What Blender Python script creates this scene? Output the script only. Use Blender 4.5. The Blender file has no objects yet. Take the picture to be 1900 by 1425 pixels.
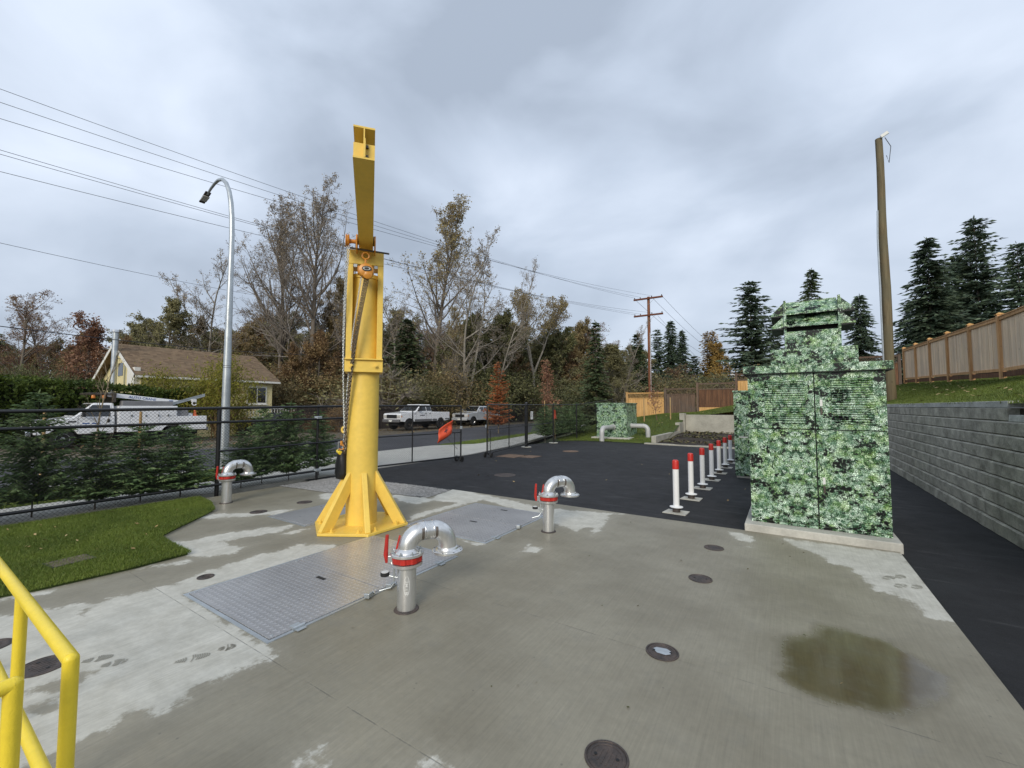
import bpy, math, random
import numpy as np
from mathutils import Vector, Matrix

R = math.radians
scene = bpy.context.scene
COL = scene.collection

# ------------------------------------------------------------------ camera
cam_d = bpy.data.cameras.new('camera'); cam = bpy.data.objects.new('camera', cam_d); COL.objects.link(cam)
cam_d.sensor_width = 36.0; cam_d.lens = 14.817; cam_d.clip_start = 0.05; cam_d.clip_end = 4000
cam.location = (0, 0, 1.83)
cam.rotation_euler = (math.pi/2 + math.atan(42.5/782), 0, R(33))
scene.camera = cam

# ------------------------------------------------------------------ world: overcast sky
SUN_EL, SUN_AZ = R(27), R(160)        # azimuth clockwise from +Y: from behind the camera
world = bpy.data.worlds.new('World'); scene.world = world; world.use_nodes = True
wt = world.node_tree; wt.nodes.clear()
def wn(t, **k):
    n = wt.nodes.new(t)
    for a, b in k.items(): setattr(n, a, b)
    return n
def wmath(op, a, b=None, clamp=False):
    n = wn('ShaderNodeMath', operation=op); n.use_clamp = clamp
    for i, s in enumerate((a, b)):
        if s is None: continue
        if isinstance(s, (int, float)): n.inputs[i].default_value = s
        else: wt.links.new(s, n.inputs[i])
    return n.outputs[0]
def build_world():
    L = wt.links.new
    out = wn('ShaderNodeOutputWorld'); bg = wn('ShaderNodeBackground'); L(bg.outputs[0], out.inputs[0])
    bg.inputs[1].default_value = 0.1
    sky = wn('ShaderNodeTexSky', sky_type='NISHITA'); sky.sun_disc = False
    sky.sun_elevation = SUN_EL; sky.sun_rotation = SUN_AZ; sky.air_density = 1.2; sky.dust_density = 2.0
    tc = wn('ShaderNodeTexCoord'); sep = wn('ShaderNodeSeparateXYZ'); L(tc.outputs['Generated'], sep.inputs[0])
    zc = wmath('MAXIMUM', sep.outputs[2], 0.0)
    mp = wn('ShaderNodeMapping'); L(tc.outputs['Generated'], mp.inputs[0])
    mp.inputs['Rotation'].default_value = (R(14), R(-10), R(35)); mp.inputs['Scale'].default_value = (1.0, 1.10, 2.0); mp.inputs['Location'].default_value = (3.1, 1.7, 0.4)
    n1 = wn('ShaderNodeTexNoise'); L(mp.outputs[0], n1.inputs['Vector'])
    n1.inputs['Scale'].default_value = 2.3; n1.inputs['Detail'].default_value = 8; n1.inputs['Roughness'].default_value = 0.46; n1.inputs['Distortion'].default_value = 0.35
    n2 = wn('ShaderNodeTexNoise'); L(mp.outputs[0], n2.inputs['Vector'])
    n2.inputs['Scale'].default_value = 0.9; n2.inputs['Detail'].default_value = 3
    s = wmath('ADD', wmath('MULTIPLY', n1.outputs[0], 0.62), wmath('MULTIPLY', n2.outputs[0], 0.38))
    ramp = wn('ShaderNodeValToRGB'); L(s, ramp.inputs[0])
    e = ramp.color_ramp.elements
    e[0].position = 0.37; e[0].color = (0.340, 0.396, 0.485, 1)
    e[1].position = 0.65; e[1].color = (0.690, 0.764, 0.885, 1)
    m1 = ramp.color_ramp.elements.new(0.50); m1.color = (0.485, 0.556, 0.668, 1)
    # overcast: slightly brighter towards the zenith all round
    grad = wmath('ADD', wmath('MULTIPLY', zc, 0.26), 0.885)
    gm = wn('ShaderNodeVectorMath', operation='SCALE'); L(ramp.outputs[0], gm.inputs[0]); L(wmath('MULTIPLY', grad, 10.0), gm.inputs['Scale'])
    mix = wn('ShaderNodeMix', data_type='RGBA'); mix.inputs[0].default_value = 0.93
    L(sky.outputs[0], mix.inputs[6]); L(gm.outputs[0], mix.inputs[7]); L(mix.outputs[2], bg.inputs[0])
build_world()

# ------------------------------------------------------------------ sun behind thin cloud
sd = bpy.data.lights.new('sun', 'SUN'); sun = bpy.data.objects.new('sun', sd); COL.objects.link(sun)
sd.energy = 1.7; sd.angle = R(24); sd.color = (1.0, 0.93, 0.81)
sdir = Vector((math.sin(SUN_AZ)*math.cos(SUN_EL), math.cos(SUN_AZ)*math.cos(SUN_EL), math.sin(SUN_EL)))
sun.rotation_euler = sdir.to_track_quat('Z', 'Y').to_euler()

vs = scene.view_settings
vs.view_transform = 'Standard'; vs.look = 'None'; vs.exposure = 0.34; vs.gamma = 1.0; vs.use_curve_mapping = False
scene.render.engine = 'CYCLES'
scene.cycles.max_bounces = 6; scene.cycles.transparent_max_bounces = 8

# ------------------------------------------------------------------ mesh builder
def rotm(ax, a): return np.array(Matrix.Rotation(a, 3, ax))
class MB:
    def __init__(s): s.v = []; s.f = []; s.m = []; s.mi = 0; s.n = 0
    def add(s, V, F):
        V = [tuple(map(float, p)) for p in V]; o = s.n
        s.v += V; s.n += len(V); s.f += [tuple(i+o for i in f) for f in F]; s.m += [s.mi]*len(F); return s
    def box(s, x0, x1, y0, y1, z0, z1):
        return s.add([(x0,y0,z0),(x1,y0,z0),(x1,y1,z0),(x0,y1,z0),(x0,y0,z1),(x1,y0,z1),(x1,y1,z1),(x0,y1,z1)],
                     [(0,3,2,1),(4,5,6,7),(0,1,5,4),(1,2,6,5),(2,3,7,6),(3,0,4,7)])
    def obox(s, c, size, M=None):
        h = np.array(size)/2; c = np.array(c, float)
        P = np.array([(-1,-1,-1),(1,-1,-1),(1,1,-1),(-1,1,-1),(-1,-1,1),(1,-1,1),(1,1,1),(-1,1,1)])*h
        if M is not None: P = P @ np.array(M).T
        return s.add(P+c, [(0,3,2,1),(4,5,6,7),(0,1,5,4),(1,2,6,5),(2,3,7,6),(3,0,4,7)])
    @staticmethod
    def frame(d, up=(0,0,1)):
        d = np.array(d, float); d /= np.linalg.norm(d); u = np.array(up, float)
        if abs(d @ u) > .99: u = np.array((1.,0,0)) if abs(d[0]) < .9 else np.array((0,1.,0))
        a = np.cross(u, d); a /= np.linalg.norm(a); b = np.cross(d, a); return a, b, d
    def bar(s, p0, p1, w, h, up=(0,0,1)):
        p0 = np.array(p0, float); p1 = np.array(p1, float); a, b, d = s.frame(p1-p0, up)
        V = []
        for p in (p0, p1):
            for sa, sb in ((-1,-1),(1,-1),(1,1),(-1,1)): V.append(p + a*w/2*sa + b*h/2*sb)
        return s.add(V, [(3,2,1,0),(4,5,6,7),(0,1,5,4),(1,2,6,5),(2,3,7,6),(3,0,4,7)])
    def cyl(s, p0, p1, r0, r1=None, n=16, caps=True): return s.tube([p0, p1], [r0, r0 if r1 is None else r1], n, caps)
    def tube(s, pts, r, n=10, caps=True):
        P = [np.array(p, float) for p in pts]
        if isinstance(r, (int, float)): r = [r]*len(P)
        V = []; F = []; a = None
        for i, p in enumerate(P):
            d = P[min(i+1, len(P)-1)] - P[max(i-1, 0)]
            if i == 0 or a is None: a, b, d = s.frame(d)
            else:
                d = d/np.linalg.norm(d); a = a - d*(a@d); a /= np.linalg.norm(a); b = np.cross(d, a)
            for k in range(n):
                t = 2*math.pi*k/n; V.append(p + (a*math.cos(t)+b*math.sin(t))*r[i])
        for i in range(len(P)-1):
            for k in range(n):
                k2 = (k+1) % n; F.append((i*n+k, i*n+k2, (i+1)*n+k2, (i+1)*n+k))
        if caps: F.append(tuple(range(n-1, -1, -1))); F.append(tuple((len(P)-1)*n+k for k in range(n)))
        return s.add(V, F)
    def lathe(s, prof, c=(0,0,0), M=None, n=24):
        V = []; F = []
        for (r, z) in prof:
            for k in range(n):
                t = 2*math.pi*k/n; V.append((r*math.cos(t), r*math.sin(t), z))
        V = np.array(V, float)
        if M is not None: V = V @ np.array(M).T
        for i in range(len(prof)-1):
            for k in range(n):
                k2 = (k+1) % n; F.append((i*n+k, i*n+k2, (i+1)*n+k2, (i+1)*n+k))
        F.append(tuple(range(n-1, -1, -1))); F.append(tuple((len(prof)-1)*n+k for k in range(n)))
        return s.add(V+np.array(c, float), F)
    def prism(s, poly, a, b, fn=lambda x, y, t: (x, y, t)):
        n = len(poly); V = [fn(x, y, a) for x, y in poly] + [fn(x, y, b) for x, y in poly]
        F = [tuple(range(n-1, -1, -1)), tuple(range(n, 2*n))] + [(i, (i+1) % n, n+(i+1) % n, n+i) for i in range(n)]
        return s.add(V, F)
    def loft(s, A, B):
        n = len(A); F = [tuple(range(n-1, -1, -1)), tuple(range(n, 2*n))] + [(i, (i+1) % n, n+(i+1) % n, n+i) for i in range(n)]
        return s.add(list(A)+list(B), F)
    def torus(s, c, R0, r, M=None, n=24, m=8, a0=0, a1=2*math.pi):
        full = abs(a1-a0-2*math.pi) < 1e-6; V = []; F = []; N = n if full else n+1
        for i in range(N):
            t = a0+(a1-a0)*i/n
            for k in range(m):
                u = 2*math.pi*k/m; V.append(((R0+r*math.cos(u))*math.cos(t), (R0+r*math.cos(u))*math.sin(t), r*math.sin(u)))
        V = np.array(V)
        if M is not None: V = V @ np.array(M).T
        for i in range(n):
            j = (i+1) % N
            for k in range(m): F.append((i*m+k, j*m+k, j*m+(k+1) % m, i*m+(k+1) % m))
        return s.add(V+np.array(c, float), F)
    def build(s, name, mats, parent=None, smooth=0, bevel=0, local=False, link=True):
        me = bpy.data.meshes.new(name)
        V = np.array(s.v, float)
        if parent is not None and not local: V = V - np.array(world_loc(parent))
        me.from_pydata(V.tolist(), [], s.f)
        for m in (mats if isinstance(mats, (list, tuple)) else [mats]): me.materials.append(m)
        if isinstance(mats, (list, tuple)): me.polygons.foreach_set('material_index', s.m)
        if smooth:
            me.polygons.foreach_set('use_smooth', [True]*len(s.f)); me.set_sharp_from_angle(angle=R(smooth))
        me.update()
        o = bpy.data.objects.new(name, me); o.parent = parent
        if bevel:
            b = o.modifiers.new('bevel', 'BEVEL'); b.width = bevel; b.segments = 2; b.limit_method = 'ANGLE'; b.angle_limit = R(40)
        if link: COL.objects.link(o)
        return o
LOC = {}
def world_loc(o):
    l = np.zeros(3)
    while o is not None: l = l + np.array(o.location); o = o.parent
    return l
def np_mesh(name, V, F, mats, matidx=None, parent=None, smooth=False, local=False):
    """V (n,3); F (m,k) fixed-size faces"""
    V = np.asarray(V, np.float32); F = np.asarray(F, np.int32)
    if parent is not None and not local: V = V - np.array(world_loc(parent), np.float32)
    me = bpy.data.meshes.new(name)
    me.vertices.add(len(V)); me.vertices.foreach_set('co', V.ravel())
    k = F.shape[1]
    me.loops.add(F.size); me.loops.foreach_set('vertex_index', F.ravel())
    me.polygons.add(len(F)); me.polygons.foreach_set('loop_start', np.arange(0, F.size, k, dtype=np.int32))
    try: me.polygons.foreach_set('loop_total', np.full(len(F), k, dtype=np.int32))
    except Exception: pass
    for m in (mats if isinstance(mats, (list, tuple)) else [mats]): me.materials.append(m)
    if matidx is not None: me.polygons.foreach_set('material_index', np.asarray(matidx, np.int32))
    if smooth: me.polygons.foreach_set('use_smooth', np.ones(len(F), bool))
    me.update(calc_edges=True); me.validate()
    o = bpy.data.objects.new(name, me); o.parent = parent; COL.objects.link(o); return o
def seg_prisms(P0, P1, R0, R1, n=3):
    """vectorised tapered prisms; returns V, F(quads)"""
    P0 = np.asarray(P0, float); P1 = np.asarray(P1, float); R0 = np.asarray(R0, float); R1 = np.asarray(R1, float)
    D = P1-P0; D /= np.maximum(np.linalg.norm(D, axis=1, keepdims=True), 1e-9)
    U = np.where(np.abs(D[:, 2:3]) > .9, np.array([[1., 0, 0]]), np.array([[0, 0, 1.]]))
    A = np.cross(U, D); A /= np.linalg.norm(A, axis=1, keepdims=True); B = np.cross(D, A)
    m = len(P0); V = np.zeros((m, 2*n, 3))
    for k in range(n):
        t = 2*math.pi*k/n; dirv = A*math.cos(t)+B*math.sin(t)
        V[:, k] = P0+dirv*R0[:, None]; V[:, n+k] = P1+dirv*R1[:, None]
    base = (np.arange(m)*2*n)[:, None]; F = []
    for k in range(n):
        k2 = (k+1) % n; F.append(base+np.array([[k, k2, n+k2, n+k]]))
    return V.reshape(-1, 3), np.concatenate(F, 0)
def tag(o, label, cat, group=None):
    o['label'] = label; o['category'] = cat
    if group: o['group'] = group
    return o
def thing(name, loc, label, cat, group=None, rz=0):
    e = bpy.data.objects.new(name, None); e.location = loc; e.rotation_euler = (0, 0, rz); e.empty_display_size = .2
    COL.objects.link(e); return tag(e, label, cat, group)
def struct(o): o['kind'] = 'structure'; return o
def stuff(o): o['kind'] = 'stuff'; return o
def kids(o): return [c for c in bpy.data.objects if c.parent == o]
def copy_tree(o, parent=None, children=None):
    c = o.copy(); COL.objects.link(c); c.parent = parent
    for ch in (children if children is not None else kids(o)):
        cc = ch.copy(); COL.objects.link(cc); cc.parent = c
        for g in kids(ch):
            gg = g.copy(); COL.objects.link(gg); gg.parent = cc
    return c

# ------------------------------------------------------------------ materials
MATS = {}
def nt_new(name):
    m = bpy.data.materials.new(name); m.use_nodes = True; t = m.node_tree
    b = t.nodes['Principled BSDF']; return m, t, b
def N(t, typ, **k):
    n = t.nodes.new(typ)
    for a, b in k.items(): setattr(n, a, b)
    return n
def mth(t, op, a, b=None, c=None, clamp=False):
    n = N(t, 'ShaderNodeMath', operation=op); n.use_clamp = clamp
    for i, s in enumerate((a, b, c)):
        if s is None: continue
        if isinstance(s, (int, float)): n.inputs[i].default_value = s
        else: t.links.new(s, n.inputs[i])
    return n.outputs[0]
def mixc(t, fac, a, b, blend='MIX'):
    n = N(t, 'ShaderNodeMix', data_type='RGBA', blend_type=blend)
    for i, s in ((0, fac), (6, a), (7, b)):
        if isinstance(s, (int, float)): n.inputs[i].default_value = s
        elif isinstance(s, tuple): n.inputs[i].default_value = (*s[:3], 1)
        else: t.links.new(s, n.inputs[i])
    return n.outputs[2]
def noise(t, vec, scale, detail=4, rough=.55, dist=0):
    n = N(t, 'ShaderNodeTexNoise'); n.inputs['Scale'].default_value = scale; n.inputs['Detail'].default_value = detail
    n.inputs['Roughness'].default_value = rough; n.inputs['Distortion'].default_value = dist
    if vec is not None: t.links.new(vec, n.inputs['Vector'])
    return n.outputs[0]
def mapping(t, vec, scale=(1,1,1), rot=(0,0,0), loc=(0,0,0)):
    n = N(t, 'ShaderNodeMapping'); t.links.new(vec, n.inputs[0])
    n.inputs['Scale'].default_value = scale; n.inputs['Rotation'].default_value = rot; n.inputs['Location'].default_value = loc
    return n.outputs[0]
def smooth01(t, x, a, b):
    n = N(t, 'ShaderNodeMapRange', interpolation_type='SMOOTHSTEP'); t.links.new(x, n.inputs[0])
    n.inputs[1].default_value = a; n.inputs[2].default_value = b; return n.outputs[0]
def bump(t, b, h, strength=.3, dist=.01):
    n = N(t, 'ShaderNodeBump'); n.inputs['Strength'].default_value = strength; n.inputs['Distance'].default_value = dist
    t.links.new(h, n.inputs['Height']); t.links.new(n.outputs[0], b.inputs['Normal'])
def geo_pos(t): return N(t, 'ShaderNodeNewGeometry').outputs['Position']
def mat(name, col, rough=.6, metal=0, var=.18, scale=2.5, rand=0, bmp=.0, bscale=60, col2=None, stretch=(1,1,1), worldc=False, spec=.5, rvar=.0, trans=0, coat=0):
    m, t, b = nt_new(name)
    vec = geo_pos(t) if worldc else N(t, 'ShaderNodeTexCoord').outputs['Object']
    if stretch != (1,1,1): vec = mapping(t, vec, stretch)
    oi = None
    if rand:
        oi = N(t, 'ShaderNodeObjectInfo')
        vm = N(t, 'ShaderNodeVectorMath', operation='ADD'); t.links.new(vec, vm.inputs[0])
        cm = N(t, 'ShaderNodeCombineXYZ'); t.links.new(mth(t, 'MULTIPLY', oi.outputs['Random'], 57.0), cm.inputs[0]); t.links.new(mth(t, 'MULTIPLY', oi.outputs['Random'], 31.0), cm.inputs[2])
        t.links.new(cm.outputs[0], vm.inputs[1]); vec = vm.outputs[0]
    n = noise(t, vec, scale, 6, .6)
    n2 = noise(t, vec, scale*9, 3, .6)
    f = smooth01(t, mth(t, 'ADD', mth(t, 'MULTIPLY', n, .7), mth(t, 'MULTIPLY', n2, .3)), .3, .7)
    lo = tuple(c*(1-var) for c in col); hi = col2 if col2 else tuple(min(1, c*(1+var)) for c in col)
    c = mixc(t, f, lo, hi)
    if rand:
        k = mth(t, 'ADD', mth(t, 'MULTIPLY', oi.outputs['Random'], 2*rand), 1-rand)
        vm = N(t, 'ShaderNodeVectorMath', operation='SCALE'); t.links.new(c, vm.inputs[0]); t.links.new(k, vm.inputs['Scale']); c = vm.outputs[0]
    t.links.new(c, b.inputs['Base Color'])
    b.inputs['Roughness'].default_value = rough; b.inputs['Metallic'].default_value = metal
    b.inputs['Specular IOR Level'].default_value = spec
    if coat: b.inputs['Coat Weight'].default_value = coat; b.inputs['Coat Roughness'].default_value = .05
    if rvar:
        t.links.new(mth(t, 'ADD', mth(t, 'MULTIPLY', n, rvar), rough-rvar/2), b.inputs['Roughness'])
    if bmp:
        bump(t, b, noise(t, vec, bscale, 4, .6), bmp, .01)
    MATS[name] = m; return m
# outlines on the slab in metres: dry patches, wet streaks inside them, puddle tracing the cabinet reflection
DRY = [[(-6.03, 0.47),(-5.91, 0.64),(-5.78, 0.81),(-5.65, 1.01),(-5.49, 1.33),(-5.41, 1.68),(-5.38, 1.88),(-5.48, 2.17),(-5.54, 2.63),(-5.47, 3.28),(-5.08, 3.5),(-4.72, 3.22),(-5.01, 1.8),(-5.01, 1.8),(-3.46, 1.77),(-3.29, 1.78),(-3.2, 1.75),(-3.26, 1.51),(-3.26, 1.41),(-3.23, 1.25),(-3.18, 1.15),(-3.2, 1.04),(-3.33, 0.96),(-3.31, 0.88),(-3.3, 0.81),(-3.28, 0.74),(-3.28, 0.66),(-3.3, 0.53),(-3.43, 0.34),(-4.48, 0.34)], [(-7.11, 2.32),(-6.91, 2.6),(-6.89, 2.9),(-6.71, 3.32),(-6.49, 3.73),(-6.27, 3.48),(-6.41, 2.98),(-6.5, 2.71),(-6.01, 2.83),(-5.85, 2.61),(-5.98, 2.39),(-6.13, 2.25),(-6.52, 2.3)], [(-6.21, 1.73),(-6.25, 1.89),(-6.13, 2.13),(-6.05, 2.31),(-5.99, 2.22),(-5.97, 2.07),(-6.13, 1.89)], [(-8.15, 3.08),(-8.33, 3.37),(-7.83, 3.69),(-7.55, 4.18),(-7.46, 4.32),(-7.35, 3.97),(-7.61, 3.59),(-8.02, 3.15)], [(-6.38, 0.8),(-6.38, 0.88),(-6.3, 1.06),(-6.27, 1.18),(-6.16, 1.08),(-6.23, 0.91),(-6.3, 0.79)], [(-6.17, 3.37),(-6.15, 3.68),(-6.09, 3.76),(-6.0, 3.59),(-6.06, 3.37)], [(-6.88, 6.0),(-6.95, 6.37),(-6.04, 6.28),(-6.36, 7.27),(-6.33, 7.39),(-3.79, 6.81),(-2.39, 7.16),(-2.56, 7.05),(-2.37, 6.23),(-2.36, 5.73),(-2.57, 6.17),(-2.64, 5.81),(-2.95, 5.9),(-3.37, 6.14),(-5.08, 6.78),(-5.18, 5.22),(-5.09, 4.77),(-5.38, 5.18),(-5.37, 5.58),(-5.3, 6.27),(-5.82, 6.17),(-5.9, 5.76),(-6.39, 5.8)], [(-3.51, 6.49),(-3.54, 5.62),(-3.43, 4.58),(-3.56, 4.49),(-3.99, 4.57),(-4.13, 4.58),(-3.54, 4.62),(-3.5, 5.5)], [(-2.85, 4.58),(-2.91, 4.91),(-2.72, 4.87),(-2.7, 4.73)], [(-0.79, 7.05),(-0.45, 6.99),(-0.4, 6.48),(-0.45, 6.4),(-0.48, 6.64),(-0.67, 6.71)], [(-0.07, 7.1),(1.2, 7.17),(1.2, 6.78),(1.24, 5.02),(1.15, 5.01),(1.17, 5.16),(0.97, 5.13),(0.93, 5.43),(0.82, 5.61),(0.69, 5.59),(0.62, 5.98),(0.52, 6.2),(0.37, 6.33),(0.19, 6.62),(0.01, 6.73)], [(-2.16, 1.27),(-2.19, 1.39),(-2.14, 1.43),(-2.05, 1.34)], [(-1.66, 1.6),(-1.62, 1.7),(-1.5, 1.7)], [(-3.68, 2.22),(-3.71, 2.35),(-3.67, 2.17),(-3.52, 1.95),(-3.44, 1.78),(-3.55, 1.93)], [(-8.23, 5.26),(-8.31, 5.64),(-7.68, 5.48),(-7.65, 4.99)]]
WET = [[(-4.18, 0.67),(-4.12, 0.81),(-4.07, 0.96),(-3.98, 0.9),(-4.03, 0.75),(-4.08, 0.66)], [(-3.88, 0.63),(-3.85, 0.73),(-3.75, 0.77),(-3.76, 0.66)], [(-5.24, 1.11),(-5.36, 1.17),(-5.21, 1.13)]]

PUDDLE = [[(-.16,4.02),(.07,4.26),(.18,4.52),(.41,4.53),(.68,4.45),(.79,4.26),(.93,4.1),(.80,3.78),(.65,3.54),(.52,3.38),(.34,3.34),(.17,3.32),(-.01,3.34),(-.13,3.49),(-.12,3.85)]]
def mat_slab():
    m, t, b = nt_new('slab_concrete'); P = geo_pos(t); L = t.links.new
    def attr(n):
        a = N(t, 'ShaderNodeAttribute', attribute_name=n); return a.outputs['Fac']
    n1 = noise(t, mapping(t, P, (1,1,1)), 4.5, 7, .68); n2 = noise(t, P, 22, 4, .65); n3 = noise(t, P, 1.1, 4)
    # broom finish, fine streaks across the slab
    br = noise(t, mapping(t, P, (75, 2.2, 4)), 1.0, 4, .65)
    br2 = noise(t, mapping(t, P, (16, 1.3, 1)), 1.0, 4, .6)
    wob = mth(t, 'ADD', mth(t, 'MULTIPLY', mth(t, 'SUBTRACT', n1, .5), .42), mth(t, 'MULTIPLY', mth(t, 'SUBTRACT', n2, .5), .10))
    wob = mth(t, 'ADD', wob, mth(t, 'MULTIPLY', mth(t, 'SUBTRACT', br2, .5), .12))
    d = mth(t, 'ADD', attr('dry'), wob)
    dry = smooth01(t, d, -.022, .045)
    damp = smooth01(t, d, -.22, .03)
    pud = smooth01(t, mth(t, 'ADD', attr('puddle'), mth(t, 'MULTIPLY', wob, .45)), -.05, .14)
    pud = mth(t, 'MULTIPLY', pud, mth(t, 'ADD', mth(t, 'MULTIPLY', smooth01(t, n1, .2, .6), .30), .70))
    wet = mixc(t, smooth01(t, n3, .3, .7), (.205, .185, .135), (.272, .250, .189))
    wet = mixc(t, mth(t, 'MULTIPLY', damp, .45), wet, (.32, .296, .232))
    wet = mixc(t, mth(t, 'MULTIPLY', smooth01(t, n1, .5, .75), .35), wet, (.185, .178, .150))
    sp = N(t, 'ShaderNodeTexVoronoi'); L(P, sp.inputs['Vector']); sp.inputs['Scale'].default_value = 7
    wet = mixc(t, mth(t, 'MULTIPLY', smooth01(t, sp.outputs['Distance'], .07, .03), .55), wet, (.12, .11, .085))
    dryc = mixc(t, smooth01(t, n1, .3, .7), (.44, .425, .365), (.56, .545, .48))
    dryc = mixc(t, mth(t, 'MULTIPLY', smooth01(t, br2, .55, .8), .4), dryc, (.42, .405, .345))
    c = mixc(t, dry, wet, dryc)
    c = mixc(t, mth(t, 'MULTIPLY', pud, .93), c, mixc(t, smooth01(t, n1, .3, .7), (.060, .044, .017), (.098, .075, .034)))  # muddy puddle brown, darkened so the colour adds to the real cabinet reflection
    k = mth(t, 'MULTIPLY', mth(t, 'ADD', mth(t, 'MULTIPLY', br, .46), .77), mth(t, 'ADD', mth(t, 'MULTIPLY', n2, .30), .85))
    vm = N(t, 'ShaderNodeVectorMath', operation='SCALE'); L(c, vm.inputs[0]); L(k, vm.inputs['Scale'])
    # saw-cut joints
    sep = N(t, 'ShaderNodeSeparateXYZ'); L(P, sep.inputs[0])
    jn = None
    for ax, vals in ((1, (3.30, 1.70)),):
        for v in vals:
            q = smooth01(t, mth(t, 'ABSOLUTE', mth(t, 'SUBTRACT', sep.outputs[ax], v)), .006, .001)
            jn = q if jn is None else mth(t, 'MAXIMUM', jn, q)
    jn = mth(t, 'MULTIPLY', jn, smooth01(t, n1, .42, .6))
    col = mixc(t, mth(t, 'MULTIPLY', jn, .6), vm.outputs[0], (.11, .105, .09))
    L(col, b.inputs['Base Color'])
    ro = mth(t, 'ADD', mth(t, 'MULTIPLY', dry, .32), mth(t, 'ADD', mth(t, 'MULTIPLY', n1, .3), .36))
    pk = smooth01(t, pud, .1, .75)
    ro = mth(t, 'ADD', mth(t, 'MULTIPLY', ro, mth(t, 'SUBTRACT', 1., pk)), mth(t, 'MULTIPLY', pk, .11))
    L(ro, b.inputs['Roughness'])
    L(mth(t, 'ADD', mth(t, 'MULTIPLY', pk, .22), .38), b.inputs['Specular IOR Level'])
    h = mth(t, 'ADD', mth(t, 'MULTIPLY', br, .6), mth(t, 'MULTIPLY', n2, .5)); h = mth(t, 'SUBTRACT', h, mth(t, 'MULTIPLY', jn, 2.0))
    h = mth(t, 'MULTIPLY', h, mth(t, 'SUBTRACT', 1., mth(t, 'MULTIPLY', pk, .96)))
    bump(t, b, h, .35, .004); return m

def mat_asphalt(name, col, light, wet=.0, scale=1.0, streaks=True, rot=33):
    m, t, b = nt_new(name); P = geo_pos(t); L = t.links.new
    n1 = noise(t, P, .35, 5, .6); n2 = noise(t, P, 55, 3, .7); n3 = noise(t, P, 3.0, 6, .65)
    c = mixc(t, smooth01(t, n1, .35, .68), col, light)
    v = N(t, 'ShaderNodeTexVoronoi'); L(P, v.inputs['Vector']); v.inputs['Scale'].default_value = 95
    c = mixc(t, mth(t, 'MULTIPLY', smooth01(t, v.outputs['Color'], .55, .95), .35), c, tuple(x*2.6 for x in col))
    if streaks:   # dried dusty smears left by runoff and tyres
        s = noise(t, mapping(t, P, (.75, 5.5, 1), (0, 0, R(28))), 1.1, 5, .6)
        c = mixc(t, mth(t, 'MULTIPLY', smooth01(t, s, .56, .76), .42), c, (.105, .105, .107))
        s2 = noise(t, mapping(t, P, (.25, 2.2, 1), (0, 0, R(-62)), (4, 2, 0)), 1.3, 5, .65)
        c = mixc(t, mth(t, 'MULTIPLY', smooth01(t, s2, .58, .75), .28), c, (.085, .084, .082))
        pt = noise(t, P, .9, 3, .5, .4)
        c = mixc(t, mth(t, 'MULTIPLY', smooth01(t, pt, .58, .66), .35), c, (.0065, .0065, .007))
    c = mixc(t, mth(t, 'MULTIPLY', smooth01(t, n3, .5, .75), .3), c, tuple(x*.6 for x in col))
    L(c, b.inputs['Base Color'])
    L(mth(t, 'ADD', mth(t, 'MULTIPLY', n3, .35), .62 - wet), b.inputs['Roughness'])
    b.inputs['Specular IOR Level'].default_value = .42
    bump(t, b, mth(t, 'ADD', n2, mth(t, 'MULTIPLY', v.outputs['Distance'], .6)), .7, .006); return m

def mat_grass_blade(name, a, b2, c3):
    m, t, b = nt_new(name); P = geo_pos(t)
    n = noise(t, P, 1.1, 6, .65); g = N(t, 'ShaderNodeNewGeometry')
    c = mixc(t, smooth01(t, n, .34, .66), a, b2)
    c = mixc(t, mth(t, 'MULTIPLY', g.outputs['Random Per Island'], .7), c, c3)
    t.links.new(c, b.inputs['Base Color']); b.inputs['Roughness'].default_value = .55; b.inputs['Specular IOR Level'].default_value = .3
    return m

def mat_leaf(name, cols, rough=.6, scale=.6, trans=.25):
    """leaf faces; colour varies by leaf and by clump"""
    m, t, b = nt_new(name); L = t.links.new
    tc = N(t, 'ShaderNodeTexCoord'); oi = N(t, 'ShaderNodeObjectInfo')
    vm = N(t, 'ShaderNodeVectorMath', operation='ADD'); L(tc.outputs['Object'], vm.inputs[0])
    cm = N(t, 'ShaderNodeCombineXYZ'); L(mth(t, 'MULTIPLY', oi.outputs['Random'], 83.), cm.inputs[0]); L(cm.outputs[0], vm.inputs[1])
    n = noise(t, vm.outputs[0], scale, 4, .6); g = N(t, 'ShaderNodeNewGeometry')
    f = mth(t, 'ADD', mth(t, 'MULTIPLY', smooth01(t, n, .28, .72), .65), mth(t, 'MULTIPLY', g.outputs['Random Per Island'], .35))
    r = N(t, 'ShaderNodeValToRGB'); L(f, r.inputs[0]); e = r.color_ramp.elements
    e[0].position = .08; e[0].color = (*cols[0], 1); e[1].position = .92; e[1].color = (*cols[-1], 1)
    for i, c in enumerate(cols[1:-1]): q = e.new(.08+.84*(i+1)/(len(cols)-1)); q.color = (*c, 1)
    k = mth(t, 'ADD', mth(t, 'MULTIPLY', oi.outputs['Random'], .35), .82)
    sc = N(t, 'ShaderNodeVectorMath', operation='SCALE'); L(r.outputs[0], sc.inputs[0]); L(k, sc.inputs['Scale'])
    L(sc.outputs[0], b.inputs['Base Color']); b.inputs['Roughness'].default_value = rough; b.inputs['Specular IOR Level'].default_value = .25
    if trans:
        tr = N(t, 'ShaderNodeBsdfTranslucent'); L(sc.outputs[0], tr.inputs[0]); mx = N(t, 'ShaderNodeMixShader'); mx.inputs[0].default_value = trans
        out = t.nodes['Material Output']; L(b.outputs[0], mx.inputs[1]); L(tr.outputs[0], mx.inputs[2]); L(mx.outputs[0], out.inputs[0])
    MATS[name] = m; return m

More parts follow.
